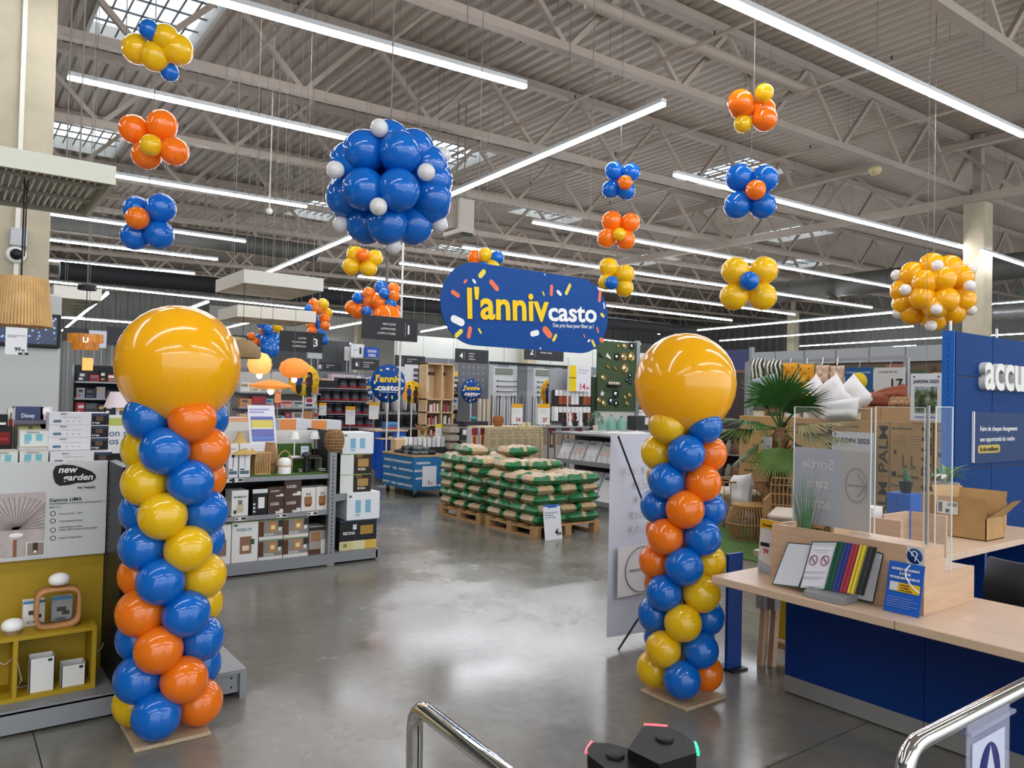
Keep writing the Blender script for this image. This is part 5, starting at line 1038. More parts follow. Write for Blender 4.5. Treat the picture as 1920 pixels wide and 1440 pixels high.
def card(lab, u0, v0, u1, v1, Y, hx='#dddcd8', head='#e0a41f', num=None, zf=0, numc='#b3262e'):
    x0, x1, z0, z1 = rY(u0, v0, u1, v1, Y); T = thing('price_card', lab, 'price card', ((x0+x1)/2, Y, zf), 'promotion price cards'); w_, h = x1-x0, z1-z0
    MB().box(x0, x1, Y, Y+.006, z0, z1).build('card', C(hx), T); prints(T, (x0, Y, z0), (w_, 0, 0), (0, 0, h), ([(0, 1, .8, 1, head)] if head else [])+lines(.1, .85, .72, 3, .07, '#b9b6b8', .02))
    if num: text(num, (x0+w_*.6, Y-.004, z0+h*.12), h*.2, C(numc), T, bold=.03)
    MB().tube([((x0+x1)/2, Y+.01, zf), ((x0+x1)/2, Y+.01, z0)], .008, 6).build('stem', METAL_G, T)
card('Promotion card left of the cable reels', 586, 754, 595, 778, 14.2); card('Promotion card on the cable reel rack', 598, 755, 612, 779, 14.2); card('Tilted promotion card in front of the cable reels', 648, 762, 666, 796, 13.6); card('Promotion card below the largest round sign', 692, 754, 710, 786, 13.4)
card('Promotion card reading 54 above the macrame stand', 959, 757, 980, 795, 10.3, num='54', zf=1.4); card('Promotion card reading 37 above the macrame stand', 1008, 757, 1031, 796, 10.3, num='37', zf=1.4); card('Small orange card below the saucer lamp', 515, 734, 527, 755, 10, '#e0935f', '#d9763f')
card('Yellow and white card on the candle shelf', 816, 795, 829, 830, 12.6, '#dcdad4', '#e0c030')
# blue cutting desk
T = thing('cutting_desk', 'Bright blue service desk behind the promotion trolley', 'desk', (7.2, 13.2, 0)); x0, x1, z0, z1 = rY(703, 818, 760, 870, 13.2); DB = mat('desk_blue', '#1b57c0', .4)
MB().box(x0, x1, 13.2, 13.24, .25, .98).build('front', DB, T); MB().box(x0, x1, 13.2, 13.9, 0, .25).build('plinth', METAL_G, T); MB().box(x0-.02, x1+.02, 13.15, 13.9, .98, 1.01).build('top', BEECHH if 'BEECHH' in globals() else C('#cdb196'), T); MB().box(x0, x0+.04, 13.24, 13.9, .25, .98).build('side', DB, T)
xs_ = onY(715, 830, 12.95).x; MB().box(xs_, x1+.05, 12.95, 13.2, .84, .865).build('front_shelf', C('#d9c3a3'), T); MB().box(xs_+.02, xs_+.05, 12.97, 13.2, .1, .84).build('shelf_side', DB, T)
o = pbox('card_terminal', 'Small black terminal on the blue service desk shelf', 'terminal', xs_+.1, xs_+.28, 13.0, 13.12, .866, .96, '#1e1f22', [(.4, .9, .1, .3, '#d5d5d5')]); x = onY(735, 810, 13.4).x
pbox('leaflet_box', 'Blue and red leaflet box on the service desk', 'box', x-.12, x+.15, 13.4, 13.6, 1.011, 1.15, '#3b6ea8', [(0, 1, 0, .3, '#a04a4a'), (0, 1, .7, 1, '#4f8fc4')])
# rails of dark hanging tools
for i, (u0, u1, v0, v1, Y) in enumerate(((704, 800, 777, 806, 14.9), (738, 800, 806, 832, 14.6), (704, 800, 742, 776, 15.3))):
    x0, x1, z0, z1 = rY(u0, v0, u1, v1, Y); T = thing('tool_rail', ['Rail of hanging black tools, middle row', 'Rail of hanging black tools, lowest row', 'Rail of hanging grey rollers, upper row'][i], 'rail', (x0, Y, 0)); MB().box(x0, x1, Y+.14, Y+.17, 0, z1+.05).build('board', C('#8a8d90'), T); MB().tube([(x0, Y+.1, z1), (x1, Y+.1, z1)], .012, 6).build('bar', METAL_G, T); n = 22
    for k in range(n):
        x = x0+.05+(x1-x0-.1)*k/(n-1); h = (z1-z0)*R.uniform(.75, .95)
        if i == 2: o = MB().lathe([(.02, -h), (.026, -h+.01), (.026, -.04), (.008, -.02), (.008, .005)], (x, Y+.06, z1), 8).build('paint_roller', C(['#b9bcc0', '#e0dedb', '#3b3d42', '#8f9195'][k % 4]))
        else: o = MB().prism([(-.022, -h), (.022, -h+.02), (.02, -h*.45), (.008, -.03), (.008, .004), (-.008, .004), (-.012, -.04)], lambda a, b: Vector((x+a, Y+.03, z1+b)), lambda a, b: Vector((x+a+.004, Y+.08, z1+b))).build('hand_tool', C(['#16181b', '#22262b', '#2f3338'][k % 3], .35))
        tag(o, ['Black hand tool hanging on the middle rail', 'Black hand tool hanging on the lowest rail', 'Grey roller hanging on the upper rail'][i], 'tool', ['tools on the middle rail', 'tools on the lowest rail', 'rollers on the upper rail'][i])
# slatted sample board, bookcase, curtain boards
x0, x1, z0, z1 = rY(760, 684, 799, 742, 16.5); T = thing('sample_board', 'White board with dark horizontal slat samples', 'board', (x0, 16.5, 0)); MB().box(x0, x1, 16.5, 16.55, 0, z1).build('board', C('#d6d7d8'), T)
for k in range(5): MB().box(x0+(x1-x0)*.38, x1-.08, 16.47, 16.5, z1-.16-k*.13, z1-.09-k*.13).build('slat', C('#4b4f58'), T)
x0, x1, z0, z1 = rY(799, 681, 851, 800, 13.9); T = thing('wooden_bookcase', 'Pale wooden display bookcase with dark lettering', 'bookcase', ((x0+x1)/2, 13.9, 0)); PW = mat('pale_pine', '#d3b58c', .6, noise=.08, nscale=6)
for x in (x0, (x0+x1)/2+.03, x1-.03): MB().box(x, x+.03, 13.9, 14.25, 0, z1).build('side', PW, T)
for z in (.75, 1.05, 1.32, 1.6, z1-.03): MB().box(x0, x1, 13.9, 14.25, z, z+.025).build('shelf', PW, T)
MB().box(x0, x1, 14.22, 14.25, 0, z1).build('back', PW, T); text('penseurs', ((x0+x1)/2+.05, 14.2, z1-.25), .1, BLK, T, width=(x1-x0)*.75, bold=.03); o = MB().quad((x0+.05, 14.21, z1-.62), (x0+.24, 14.21, z1-.62), (x0+.24, 14.21, z1-.08), (x0+.05, 14.21, z1-.08)).build('poster', C('#e3ddda'), T)
for i, z in enumerate((.775, 1.075, 1.345)):
    x = x0+.05
    while x < x1-.08:
        wd = R.uniform(.02, .05); h = R.uniform(.14, .2); 
        if abs(x-((x0+x1)/2+.045)) > .06: o = MB().box(x, x+wd-.003, 13.95, 14.12, z, z+h).build('book', C(R.choice(['#7a2a2a', '#d8d4cc', '#3b3d42', '#b23a3a', '#e0dad0', '#5a4a3c', '#8a8078']))); tag(o, 'Slim book or card pack on the pale bookcase', 'book', 'books on the pale bookcase')
        x += wd
x0, x1, z0, z1 = rY(861, 681, 916, 740, 15.2); T = thing('star_fabric', 'Grey star-dotted fabric panel below the aisle sign numbered 4', 'panel', (x0, 15.2, 0)); MB().box(x0, x1, 15.2, 15.24, 0, z1).build('cloth', C('#6b6c70', .8), T)
for a in range(5):
    for b in range(4): MB().lathe([(.022, 0), (0, -.003)], (x0+.12+a*.14, 15.2, z1-.1-b*.15), 6, 'y').build('star', C('#9a9ba0'), T)
for i, (u0, u1) in enumerate(((926, 962), (1002, 1037))):
    x0, x1, z0, z1 = rY(u0, 689+i*3, u1, 750, 14.4); T = thing('curtain_rod_board', ['White board with four black curtain rods, left one', 'White board with curtain rods behind the yellow round sign'][i], 'board', (x0, 14.4, 0)); MB().box(x0, x1, 14.4, 14.44, 0, z1).build('board', C('#d0d2d2'), T); MB().box(x0+.03, x1-.03, 14.37, 14.4, z1-.16, z1-.02).build('blind_sample', C('#7d7f76'), T)
    for k in range(4): z = z1-.32-.12*k; MB().tube([(x0+.08, 14.34, z), (x1+.08, 14.34, z)], .01, 6).build('rod', BLK, T); MB().ball((x0+.06, 14.34, z), .022, n=8, m=6).build('finial', BLK, T)
T = thing('curtain_gallery', 'Grey slatted wall of blinds behind the curtain rod boards', 'wall panel', (11, 16.2, 0)); x0, x1, z0, z1 = rY(916, 686, 1070, 800, 16.2)
for k in range(9): MB().box(x0+(x1-x0)*k/9, x0+(x1-x0)*(k+1)/9-.02, 16.2, 16.24, 0, z1).build('blind', C(['#a9acaf', '#8f9295', '#b9bbbc', '#6f7276', '#9fa2a6'][k % 5], .7), T)
MB().box(x0, x1, 16.16, 16.2, z1, z1+.06).build('dark_rail', BLK, T)
# rolls of fabric / curtain poles standing in rows
def sticks(lab, grp, u0, u1, v0, v1, Y, n, cols, r_, zb=None, name='curtain_pole'):
    x0, x1, z0, z1 = rY(u0, v0, u1, v1, Y); zb = zb if zb is not None else z0
    for k in range(n):
        x = x0+(x1-x0)*(k+.5)/n; o = MB().lathe([(r_, 0), (r_, (z1-zb)*R.uniform(.9, 1)), (r_*.6, (z1-zb)*1.0)], (x, Y+R.uniform(-.03, .03), zb), 8).build(name, C(R.choice(cols), .6)); tag(o, lab, 'pole', grp)
def bench(lab, u0, u1, v, Y, d=.4, hx='#6d6f70'):
    x0, x1 = onY(u0, v, Y).x, onY(u1, v, Y).x; z = onY((u0+u1)/2, v, Y).z; T = thing('shelf_bench', lab, 'bench', (x0, Y, 0)); MB().box(x0, x1, Y-.1, Y+d, z-.03, z).build('top', C(hx), T); MB().box(x0+.02, x1-.02, Y, Y+d, 0, z-.03).build('body', C('#4b4c4e'), T); return z
z = bench('Low dark bench under the standing fabric rolls', 850, 1062, 832, 13.2); sticks('Standing fabric roll behind the curtain pole row', 'standing fabric rolls', 895, 918, 748, 800, 13.5, 7, ['#d6cdbd', '#b9aa92', '#8a7a66', '#c9c3b6'], .03, z); sticks('Curtain pole standing in the dark and beige row', 'standing curtain poles', 852, 905, 795, 830, 13.3, 18, ['#2a2723', '#6b5a44', '#c9bba0', '#8f8574', '#3d3a36'], .02, z); sticks('Dark curtain pole behind the promotion cards', 'dark curtain poles', 918, 1040, 742, 815, 13.6, 24, ['#3a3b3e', '#6f7276', '#a9acaf', '#55412f'], .016, z)
o = MB().ball(onY(888, 785, 13.3), .08, .06, .045, 12, 8).build('teal_yarn', C('#3f8f96', .9)); tag(o, 'Teal folded textile on the curtain pole row', 'textile'); b_ = onY(888, 790, 13.3); o2 = MB().box(b_.x-.3, b_.x+.3, 13.2, 13.5, z, b_.z).build('textile_shelf', METAL_D); tag(o2, 'Dark shelf carrying the teal textile', 'shelf')
# tower of perforated grey bins and dark drawers
x0, x1, z0, z1 = rY(842, 812, 861, 897, 12.3); T = thing('bin_tower', 'Narrow tower of beige perforated bins behind the trolley', 'bin tower', ((x0+x1)/2, 12.3, 0)); n = 7
for k in range(n):
    z = .06+(1.08)*k/n; b_ = MB().box(x0, x1, 12.3, 12.6, z, z+.11, .01).build('bin', C('#a59a88'), T)
    for u in (.2, .8): MB().lathe([(.012, 0), (.008, -.003)], (x0+(x1-x0)*u, 12.3, z+.055), 8, 'y').build('hole', C('#e8e4da'), b_)
MB().box(x0+.02, x1-.02, 12.35, 12.62, 0, 1.15).build('core', C('#7a7266'), T)
x0, x1, z0, z1 = rY(862, 818, 899, 888, 12.3); T = thing('drawer_unit', 'Dark grey drawer unit with white tags behind the bags', 'drawers', (x0, 12.3, 0)); MB().box(x0, x1+.4, 12.32, 12.8, 0, 1.08).build('carcass', C('#2d302f'), T)
for k in range(4): z = .1+.25*k; d_ = MB().box(x0, x1+.38, 12.29, 12.32, z, z+.225).build('drawer', C('#3a3f3d'), T); MB().box(x0+.05, x0+.13, 12.283, 12.29, z+.1, z+.2).build('tag', SWHITE, d_); MB().box(x0, x1+.38, 12.28, 12.32, z+.226, z+.24).build('edge_strip', C('#8f9492'), d_)
# candle shelf left of the drawers
z = bench('Pale bench with candles and vases behind the trolley', 795, 842, 835, 12.7, hx='#cfc4b0')
for k in range(10):
    x = onY(803, 820, 12.8).x+.065*k; o = MB().box(x, x+.04, 12.8, 13.0, z, z+R.uniform(.14, .26)).build('candle_pack', C(R.choice(['#d8cbb8', '#c4ae94', '#e4ded4', '#a08e7a']))); tag(o, 'Beige candle pack on the pale bench', 'pack', 'candle packs on the pale bench')
x = onY(792, 800, 12.9).x; T = thing('pampas_vase', 'Green glass vase with dried pampas grass', 'vase', (x, 12.9, z-.02)); MB().lathe([(.05, 0), (.08, .08), (.05, .16), (.03, .2)], (x, 12.9, z-.02), 14).build('vase', C('#9fb59a', .2), T)
for k in range(22): a = R.uniform(0, 6.28); MB().tube([(x, 12.9, z+.15), (x+cos(a)*.06, 12.9+sin(a)*.06, z+.3), (x+cos(a)*.14, 12.9+sin(a)*.14, z+R.uniform(.3, .4))], [.004, .006, .016], 5).build('plume', C('#9a7a54', .9), T)
MB().box(x-.15, x+.1, 12.8, 13.05, 0, z-.02).build('stand', C('#6d6f70'), T)
for k in range(9):
    x = onY(760, 850, 12.4).x+.1*k; o = MB().box(x, x+.07, 12.45, 12.6, .72, .72+R.uniform(.14, .2)).build('wipe_pack', C(R.choice(['#e2e0dc', '#d0cfcf', '#f0efec', '#b99a86']))); tag(o, 'White cleaning pack behind the trolley heap', 'pack', 'white packs behind the trolley')
T = thing('pack_bench', 'Low dark bench under the white cleaning packs', 'bench', (7.6, 12.45, 0)); x = onY(756, 850, 12.4).x; MB().box(x, x+1.0, 12.4, 12.68, 0, .72).build('body', C('#2d302f'), T)
# macrame stand with tall cartons
YM = 10.35; T = thing('macrame_stand', 'Cream macrame hanging draped over a low stand behind the pellet bags', 'macrame', (8, YM, 0)); x0, x1, z0, z1 = rY(912, 800, 1012, 876, YM); zt = onY(960, 800, YM).z; MAC = mat('macrame_cotton', '#cdbb97', .9, noise=.15, nscale=20)
MB().box(x0-.05, x1+.05, YM, YM+.5, zt-.03, zt).build('table_top', C('#c9b58c'), T); MB().box(x0+.02, x1-.02, YM+.06, YM+.46, 0, zt-.03).build('body', C('#8a8072'), T)
n = 46
for k in range(n):
    f = k/(n-1); x = x0-.03+(x1-x0+.06)*f; lean = -.12*(1-f)**2; MB().tube([(x, YM-.01, zt), (x+lean*.3, YM-.035-.01*sin(k), zt-.2), (x+lean+R.uniform(-.01, .01), YM-.05, .12+R.uniform(0, .06))], [.009, .009, .007], 5).build('fringe', MAC, T)
for r_ in range(4):
    for k in range(16): x = x0+(x1-x0)*(k+.5*(r_ % 2))/16; MB().tube([(x, YM-.03, zt-.03-r_*.05), (x+.03, YM-.045, zt-.055-r_*.05), (x+.06, YM-.03, zt-.03-r_*.05)], .007, 4).build('knot', MAC, T)
for k in range(3):
    x = onY(884+k*16, 835, YM+.05).x; pbox('rod_carton', ['Tall red-topped carton left of the macrame, first', 'Tall red-topped carton left of the macrame, second', 'Tall red-topped carton left of the macrame, third'][k], 'carton', x, x+.12, YM+.05, YM+.2, 0, zt-.02, '#d8d4d0', [(0, 1, .9, 1, '#7a1f2c'), (.1, .9, .72, .9, '#c9793f'), (.3, .6, .74, .88, '#6a3a22'), (.2, .8, .45, .52, '#4a4340'), (.2, .8, .34, .4, '#4a4340'), (.2, .9, .0, .2, '#b5764a')], 'tall red-topped cartons')
for k in range(6):
    x = onY(1016+k*13, 835, YM+.1).x; pbox('tall_carton', 'Tall grey carton with a lamp picture right of the macrame', 'carton', x, x+.125, YM+.1, YM+.25, 0, zt-.03, '#a39d96', [(.1, .9, .7, .95, '#4a2c24'), (.3, .7, .74, .9, '#a8906a'), (.15, .8, .4, .5, '#3a3634'), (0, 1, .95, 1, '#7a2a30')] if k % 2 else [(.1, .9, .74, .96, '#8a7a66'), (0, .08, 0, 1, '#c9c4bd')], 'tall grey cartons right of the macrame')
x0, x1 = onY(1012, 800, YM).x, onY(1112, 800, YM).x; T = thing('carton_display', 'Narrow metal display holding the tall grey cartons', 'display', (x0, YM+.3, 0)); MB().box(x0, x1, YM+.05, YM+.5, zt-.03, zt-.005).build('top', METAL_G, T); MB().box(x0, x1, YM+.3, YM+.5, 0, zt-.03).build('back', METAL_D, T)
for k in range(5):
    x = onY(1062+k*10, 790, YM+.2).x; o = MB().lathe([(.04, 0), (.045, .05), (.02, .1), (.035, .16), (.02, .2), (.03, .24)], (x, YM+.25, zt-.004), 12).build('figurine', C(['#1f1c1c', '#e0dcd6'][k % 2])); tag(o, 'Small %s vase figure on the metal top' % ['black', 'white'][k % 2], 'figurine', 'vase figures on the metal top')
o = MB().lathe([(.06, 0), (.1, .08), (.09, .15), (.05, .18)], (onY(947, 787, YM).x, YM+.2, zt), 14).build('rattan_basket', C('#8f5a30', .8)); tag(o, 'Small brown basket on the macrame table', 'basket')
for k, u in enumerate((985, 996)):
    x = onY(u, 795, YM).x; o = MB().box(x, x+.08, YM+.1, YM+.2, zt, zt+.07).build('cream_box', C('#c9bd98')); tag(o, ['Cream small box on the macrame table, left', 'Cream small box on the macrame table, right'][k], 'box')
x = onY(1042, 795, YM).x; T = thing('small_succulent', 'Tiny plant in a wooden pot near the 37 card', 'plant', (x, YM+.2, zt-.004)); MB().box(x-.03, x+.03, YM+.17, YM+.23, zt-.004, zt+.06).build('pot', C('#c49a6c'), T); MB().ball((x, YM+.2, zt+.08), .035, n=8, m=6).build('leaves', C('#4f6b34'), T)
# rack of white and brown packets with large price sign
x0, x1, z0, z1 = rY(1040, 725, 1108, 795, 11.6); T = thing('packet_rack', 'Rack of white and brown hanging packets', 'rack', (x0, 11.6, 0)); MB().box(x0, x1+.05, 11.75, 11.8, 0, z1+.35).build('board', C('#9a9c9e'), T)
for k, z in enumerate((z0+(z1-z0)*.08, z0+(z1-z0)*.52)): MB().box(x0, x1, 11.6, 11.75, z-.015, z).build('shelf', METAL_D, T)
for r_ in range(2):
    for k in range(9):
        x = x0+.01+(x1-x0)*k/9; z = z0+(z1-z0)*(.08, .52)[r_]; pbox('hanging_packet', 'White-headed packet on the brown packet rack', 'packet', x, x+(x1-x0)/9-.012, 11.6+.01, 11.7, z, z+(z1-z0)*.38, ['#d8d5d2', '#2c2b2c', '#9a4f30', '#8a4530', '#9a4f30', '#d8d5d2'][(k+r_) % 6], [(0, 1, .6, 1, '#dcdad8')], 'packets on the brown packet rack', bev=0)
x0, x1, z0, z1 = rY(1067, 686, 1108, 734, 11.5); T = thing('price_board', 'Large white price board reading 14,90 with a yellow strip', 'price board', (x0, 11.5, 0)); MB().box(x0, x1, 11.5, 11.52, z0, z1).build('board', C('#dedbe0'), T); prints(T, (x0, 11.5, z0), (x1-x0, 0, 0), (0, 0, z1-z0), [(0, .32, 0, 1, '#e2c41c'), (0, .3, .5, .54, '#6a5a10'), (.4, .9, .82, .86, '#aaa5b5'), (.4, .8, .72, .75, '#aaa5b5')]); text('14', (x0+(x1-x0)*.6, 11.496, z0+.04), .12, C('#c0283a'), T, bold=.02); text('90', (x0+(x1-x0)*.85, 11.496, z0+.04), .06, C('#c0283a'), T, bold=.02); MB().tube([(x0-.01, 11.52, 0), (x0-.01, 11.52, z1+.15)], .015, 8).build('pole', C('#c9c9cb'), T)
# green wall panel with mirrors and ornaments
YW = 11.6; x0, x1, z0, z1 = rY(1121, 640, 1192, 771, YW); T = thing('green_mirror_panel', 'Olive green panel hung with gold and black mirrors', 'wall panel', ((x0+x1)/2, YW, 0)); MB().box(x0, x1, YW, YW+.05, z0, z1).build('board', C('#3e4f34'), T); MB().box(x1, x1+.1, YW-.02, YW+.06, 0, z1+.05).build('upright', METAL_G, T); MB().box(x0-.02, x1, YW+.02, YW+.3, 0, z0).build('lower_cabinet', C('#b9b9b2'), T); MB().box(x0, x0-.12, YW+.05, YW+.1, 0, z0+.7).build('side_board', C('#2c3a2a'), T)
GOLD = mat('brass', '#b8924a', .3, .8); MIR = mat('mirror', '#d9dde2', .03, 1)
for (u, v, r_, k) in ((1158, 649, 3, 0), (1170, 649, 5, 0), (1184, 649, 7, 1), (1156, 669, 7, 1), (1169, 669, 8, 0), (1183, 669, 9, 0), (1171, 691, 9, 0), (1130, 708, 6, 0), (1181, 704, 5, 1), (1175, 713, 4, 1), (1181, 717, 4, 1), (1154, 739, 8, 1), (1145, 752, 7, 1), (1155, 757, 6, 1), (1131, 756, 6, 0), (1122, 750, 5, 0), (1180, 741, 5, 0), (1171, 745, 4, 0), (1175, 756, 5, 0)):
    c = onY(u, v, YW); rr = r_*.0108; M2 = thing('wall_mirror', ['Brass-framed round mirror on the olive panel', 'Black-framed round mirror on the olive panel'][k], 'mirror', (c.x, YW-.03, c.z), 'mirrors on the olive panel'); MB().lathe([(rr, .03), (rr, .01), (rr*.78, 0), (rr*.66, .012)], (c.x, YW-.03, c.z), 20, 'y', cap=False).build('frame', GOLD if k == 0 else BLK, M2); MB().lathe([(0, .01), (rr*.7, .01), (rr*.7, .03)], (c.x, YW-.03, c.z), 20, 'y').build('glass', MIR, M2)
def ornament(lab, u, v, m, pts, sc): c = onY(u, v, YW-.03); o = MB().prism([(a*sc, b*sc) for a, b in pts], lambda a, b: Vector((c.x+a, YW, c.z+b)), lambda a, b: Vector((c.x+a, YW-.03, c.z+b))).build('wall_ornament', m); tag(o, lab, 'ornament', 'ornaments on the olive panel')
star = [(cos(pi*k/5+pi/2)*(1 if k % 2 == 0 else .4), sin(pi*k/5+pi/2)*(1 if k % 2 == 0 else .4)) for k in range(10)]; bird = [(-1, .1), (-.5, .3), (-.3, 1), (0, .35), (.5, .1), (1, -.6), (.3, -.4), (-.3, -.1)]
ornament('White bird ornament on the olive panel', 1141, 669, SWHITE, bird, .08); ornament('White star ornament on the olive panel', 1130, 738, SWHITE, star, .06); ornament('Brass leaf ornament on the olive panel, left', 1140, 688, GOLD, bird, .06); ornament('Brass leaf ornament on the olive panel, right', 1153, 690, GOLD, bird, .06); ornament('Dark bird ornament on the olive panel edge', 1127, 667, BLK, bird, .06)
sh = onY(1148, 722, YW); T = thing('ornament_shelf', 'Small black shelf with pale shells on the olive panel', 'shelf', (sh.x, YW, sh.z)); MB().box(sh.x-.16, sh.x+.17, YW-.1, YW, sh.z-.03, sh.z).build('board', BLK, T)
for k in range(5): o = MB().ball((sh.x-.13+.065*k, YW-.05, sh.z+.035), .028, .028, .036, 10, 7).build('shell_ornament', C('#d9c9bb')); tag(o, 'Pale shell ornament on the small black shelf', 'ornament', 'shells on the small black shelf')
# table below with bottles, plant and fur
zt = onY(1150, 812, 10.7).z; x0, x1 = onY(1085, 812, 10.6).x, onY(1240, 812, 10.6).x; T = thing('decor_table', 'White decor table below the olive mirror panel', 'table', (x0, 10.6, 0)); MB().box(x0, x1, 10.55, 11.4, zt-.03, zt).build('top', C('#d5d5d2'), T)
for x in (x0+.05, x1-.1):
    for y in (10.6, 11.3): MB().box(x, x+.05, y, y+.05, 0, zt-.03).build('leg', METAL_G, T)
MB().box(x0+.1, x1-.1, 10.75, 11.35, .3, .33).build('lower_shelf', METAL_G, T)
fur = MB(); rows = []
for a in range(25): rows.append([(x0+(x1-x0)*.8*a/24, 10.50+.75*b/8, zt+.015+.025*sin(a*1.7+b)*sin(b*2.3+a)*.8+(-.05 if b == 0 else 0)+.01) for b in range(9)])
o = fur.grid(rows).build('fur_throw', mat('white_fur', '#e0ddd8', .95, bump=1, bscale=60, sheen=.5)); tag(o, 'White fur throw spread on the decor table', 'throw')
TEAL = mat('teal_glass', '#7fb5a5', .12, alpha=.7)
for k, (u, h, r_) in enumerate(((1131, .26, .07), (1149, .3, .1), (1168, .28, .1))):
    x = onY(u, 810, 10.9).x; o = MB().lathe([(r_, 0), (r_*1.02, h*.55), (r_*.8, h*.68), (.03, h*.78), (.028, h*.95), (.04, h)], (x, 10.95, zt+.05), 18).build('glass_demijohn', TEAL); tag(o, ['Teal glass demijohn, leftmost of three', 'Teal glass demijohn, middle of three', 'Teal glass demijohn, rightmost of three'][k], 'bottle', 'teal glass demijohns')
x = onY(1120, 812, 10.8).x; T = thing('olive_plant', 'Bushy grey-green artificial plant left of the demijohns', 'plant', (x, 10.85, zt+.045)); MB().lathe([(.05, 0), (.06, .1), (0, .1)], (x, 10.85, zt+.045), 12).build('pot', C('#b9ac96'), T); LO = C('#6f8a70', .6)
for k in range(90):
    a, b = R.uniform(0, 6.28), R.uniform(-.3, 1.4); c = Vector((x+cos(a)*cos(b)*.14, 10.85+sin(a)*cos(b)*.14, zt+.22+sin(b)*.17)); s_ = Vector((R.uniform(-1, 1), R.uniform(-1, 1), R.uniform(-1, 1))).normalized()*.035; t_ = s_.cross(Vector((.3, .5, .8))).normalized()*.014; mb = MB(); mb.quad(c-s_, c-t_, c+s_, c+t_); mb.build('leaf', LO, T)
pbox('black_display_box', 'Black glass lantern box right of the demijohns', 'box', onY(1192, 815, 10.8).x, onY(1222, 815, 10.8).x, 10.8, 11.05, zt+.045, zt+.33, '#3b3d3f', [(.55, .95, .4, .9, '#d5d5d2')])
# slanted shelves of boxed lamps facing the main aisle
XW = 7.95; T = thing('slanted_shelving', 'Metal shelving with slanted trays of white cartons right of the pellet bags', 'shelving', (XW, 8.7, 0)); ya, yb_ = 7.6, 9.5
for z in (.14, .72): 
    MB().box(XW, XW+.45, ya, yb_, z-.03, z).build('tray', METAL_G, T); MB().box(XW-.02, XW, ya, yb_, z-.06, z+.01).build('price_rail', METAL_G, T)
MB().box(XW+.45, XW+.5, ya, yb_, 0, 1.15).build('back_panel', METAL_D, T); MB().box(XW+.02, XW+.45, ya, yb_, 0, .11).build('plinth', METAL_G, T); MB().box(XW-.05, XW+.5, ya, yb_, 1.12, 1.15).build('top_tray', METAL_G, T)
def slant(lab, y, w_, z, h, hx, rects, lean=.16):
    o = MB(); a = Vector((XW+.03, y+w_, z)); U = Vector((0, -w_, 0)); V = Vector((lean, 0, h)); n = U.cross(V).normalized()*-.07; o.quad(a, a+U, a+U+V, a+V); o.quad(a+V+n, a+U+V+n, a+U+n, a+n); o.quad(a+V, a+U+V, a+U+V+n, a+V+n); o.quad(a+U, a+U+n, a+U+V+n, a+U+V); o.quad(a+n, a, a+V, a+V+n); o = o.build('slanted_carton', C(hx)); tag(o, lab, 'carton', 'white cartons on slanted trays'); prints(o, a, U, V, rects)
for k in range(6): slant('White carton leaning on the upper slanted tray, number %s from the aisle end' % ['one', 'two', 'three', 'four', 'five', 'six'][k], ya+.03+.31*k, .27, .722, .31, '#d6d5d4', [(.1, .6, .8, .9, '#8a96ad'), (.1, .9, .3, .6, ['#d8bcb4', '#e4e2e2'][k % 2])])
for k in range(6): slant('White carton leaning on the lower slanted tray, number %s from the aisle end' % ['one', 'two', 'three', 'four', 'five', 'six'][k], ya+.03+.31*k, .28, .142, .42, '#dad9d9', [(.15, .6, .75, .84, '#6a7a94'), (.0, .04, 0, 1, '#8a8d92')], .2)
for k in range(16): MB().tube([(XW-.01, ya+.05+.12*k, .72), (XW-.01, ya+.05+.12*k, .86)], .004, 4).build('front_wire', CHROME if 'CHROME' in globals() else METAL_G, T)
# ================================================================== RECEPTION COUNTER
BEECH = mat('beech_laminate', '#c3a283', .42, noise=.09, nscale=3, stretch=(2, 2, 14)); BEECHH = mat('beech_top', '#cdb196', .32, noise=.07, nscale=3, stretch=(10, 2, 2))
NAVY = mat('counter_blue', '#0a3275', .35, spec=.3); ALU = mat('plinth_aluminium', '#9a9894', .45, .3); CHROME = mat('chrome', '#d9d9d8', .08, 1.0); ACR = mat('acrylic', '#dfe8e6', .03, alpha=.045); CARD = mat('cardboard', '#b08a58', .8, noise=.08, nscale=8)
ACE = mat('acrylic_edge', '#dfe6e4', .2, alpha=.75)
T = thing('reception_counter', 'Blue reception counter with pale beech top in the right foreground', 'counter', (3.6, 1.7, 0))
MB().box(3.30, 4.05, 1.652, 2.62, .70, .74, .003).build('top_board', BEECHH, T); MB().box(3.30, 4.05, .55, 1.648, .70, .74, .003).build('top_board', BEECHH, T)
MB().box(3.95, 3.98, 1.823, 2.60, .10, .70).build('front_panel', NAVY, T); MB().box(3.95, 3.98, .75, 1.819, .10, .70).build('front_panel', NAVY, T)
MB().box(3.945, 3.975, 1.823, 2.60, .008, .10).build('plinth', ALU, T); MB().box(3.945, 3.975, .75, 1.819, .008, .10).build('plinth', ALU, T)
MB().box(3.98, 4.03, .75, 2.60, 0, .70).build('frame', BLK, T)
for y in (2.22, 1.78): MB().lathe([(.006, 0), (0, -.002)], (3.949, y, .6 if y > 2 else .55), 8, 'x').build('screw', ALU, T)
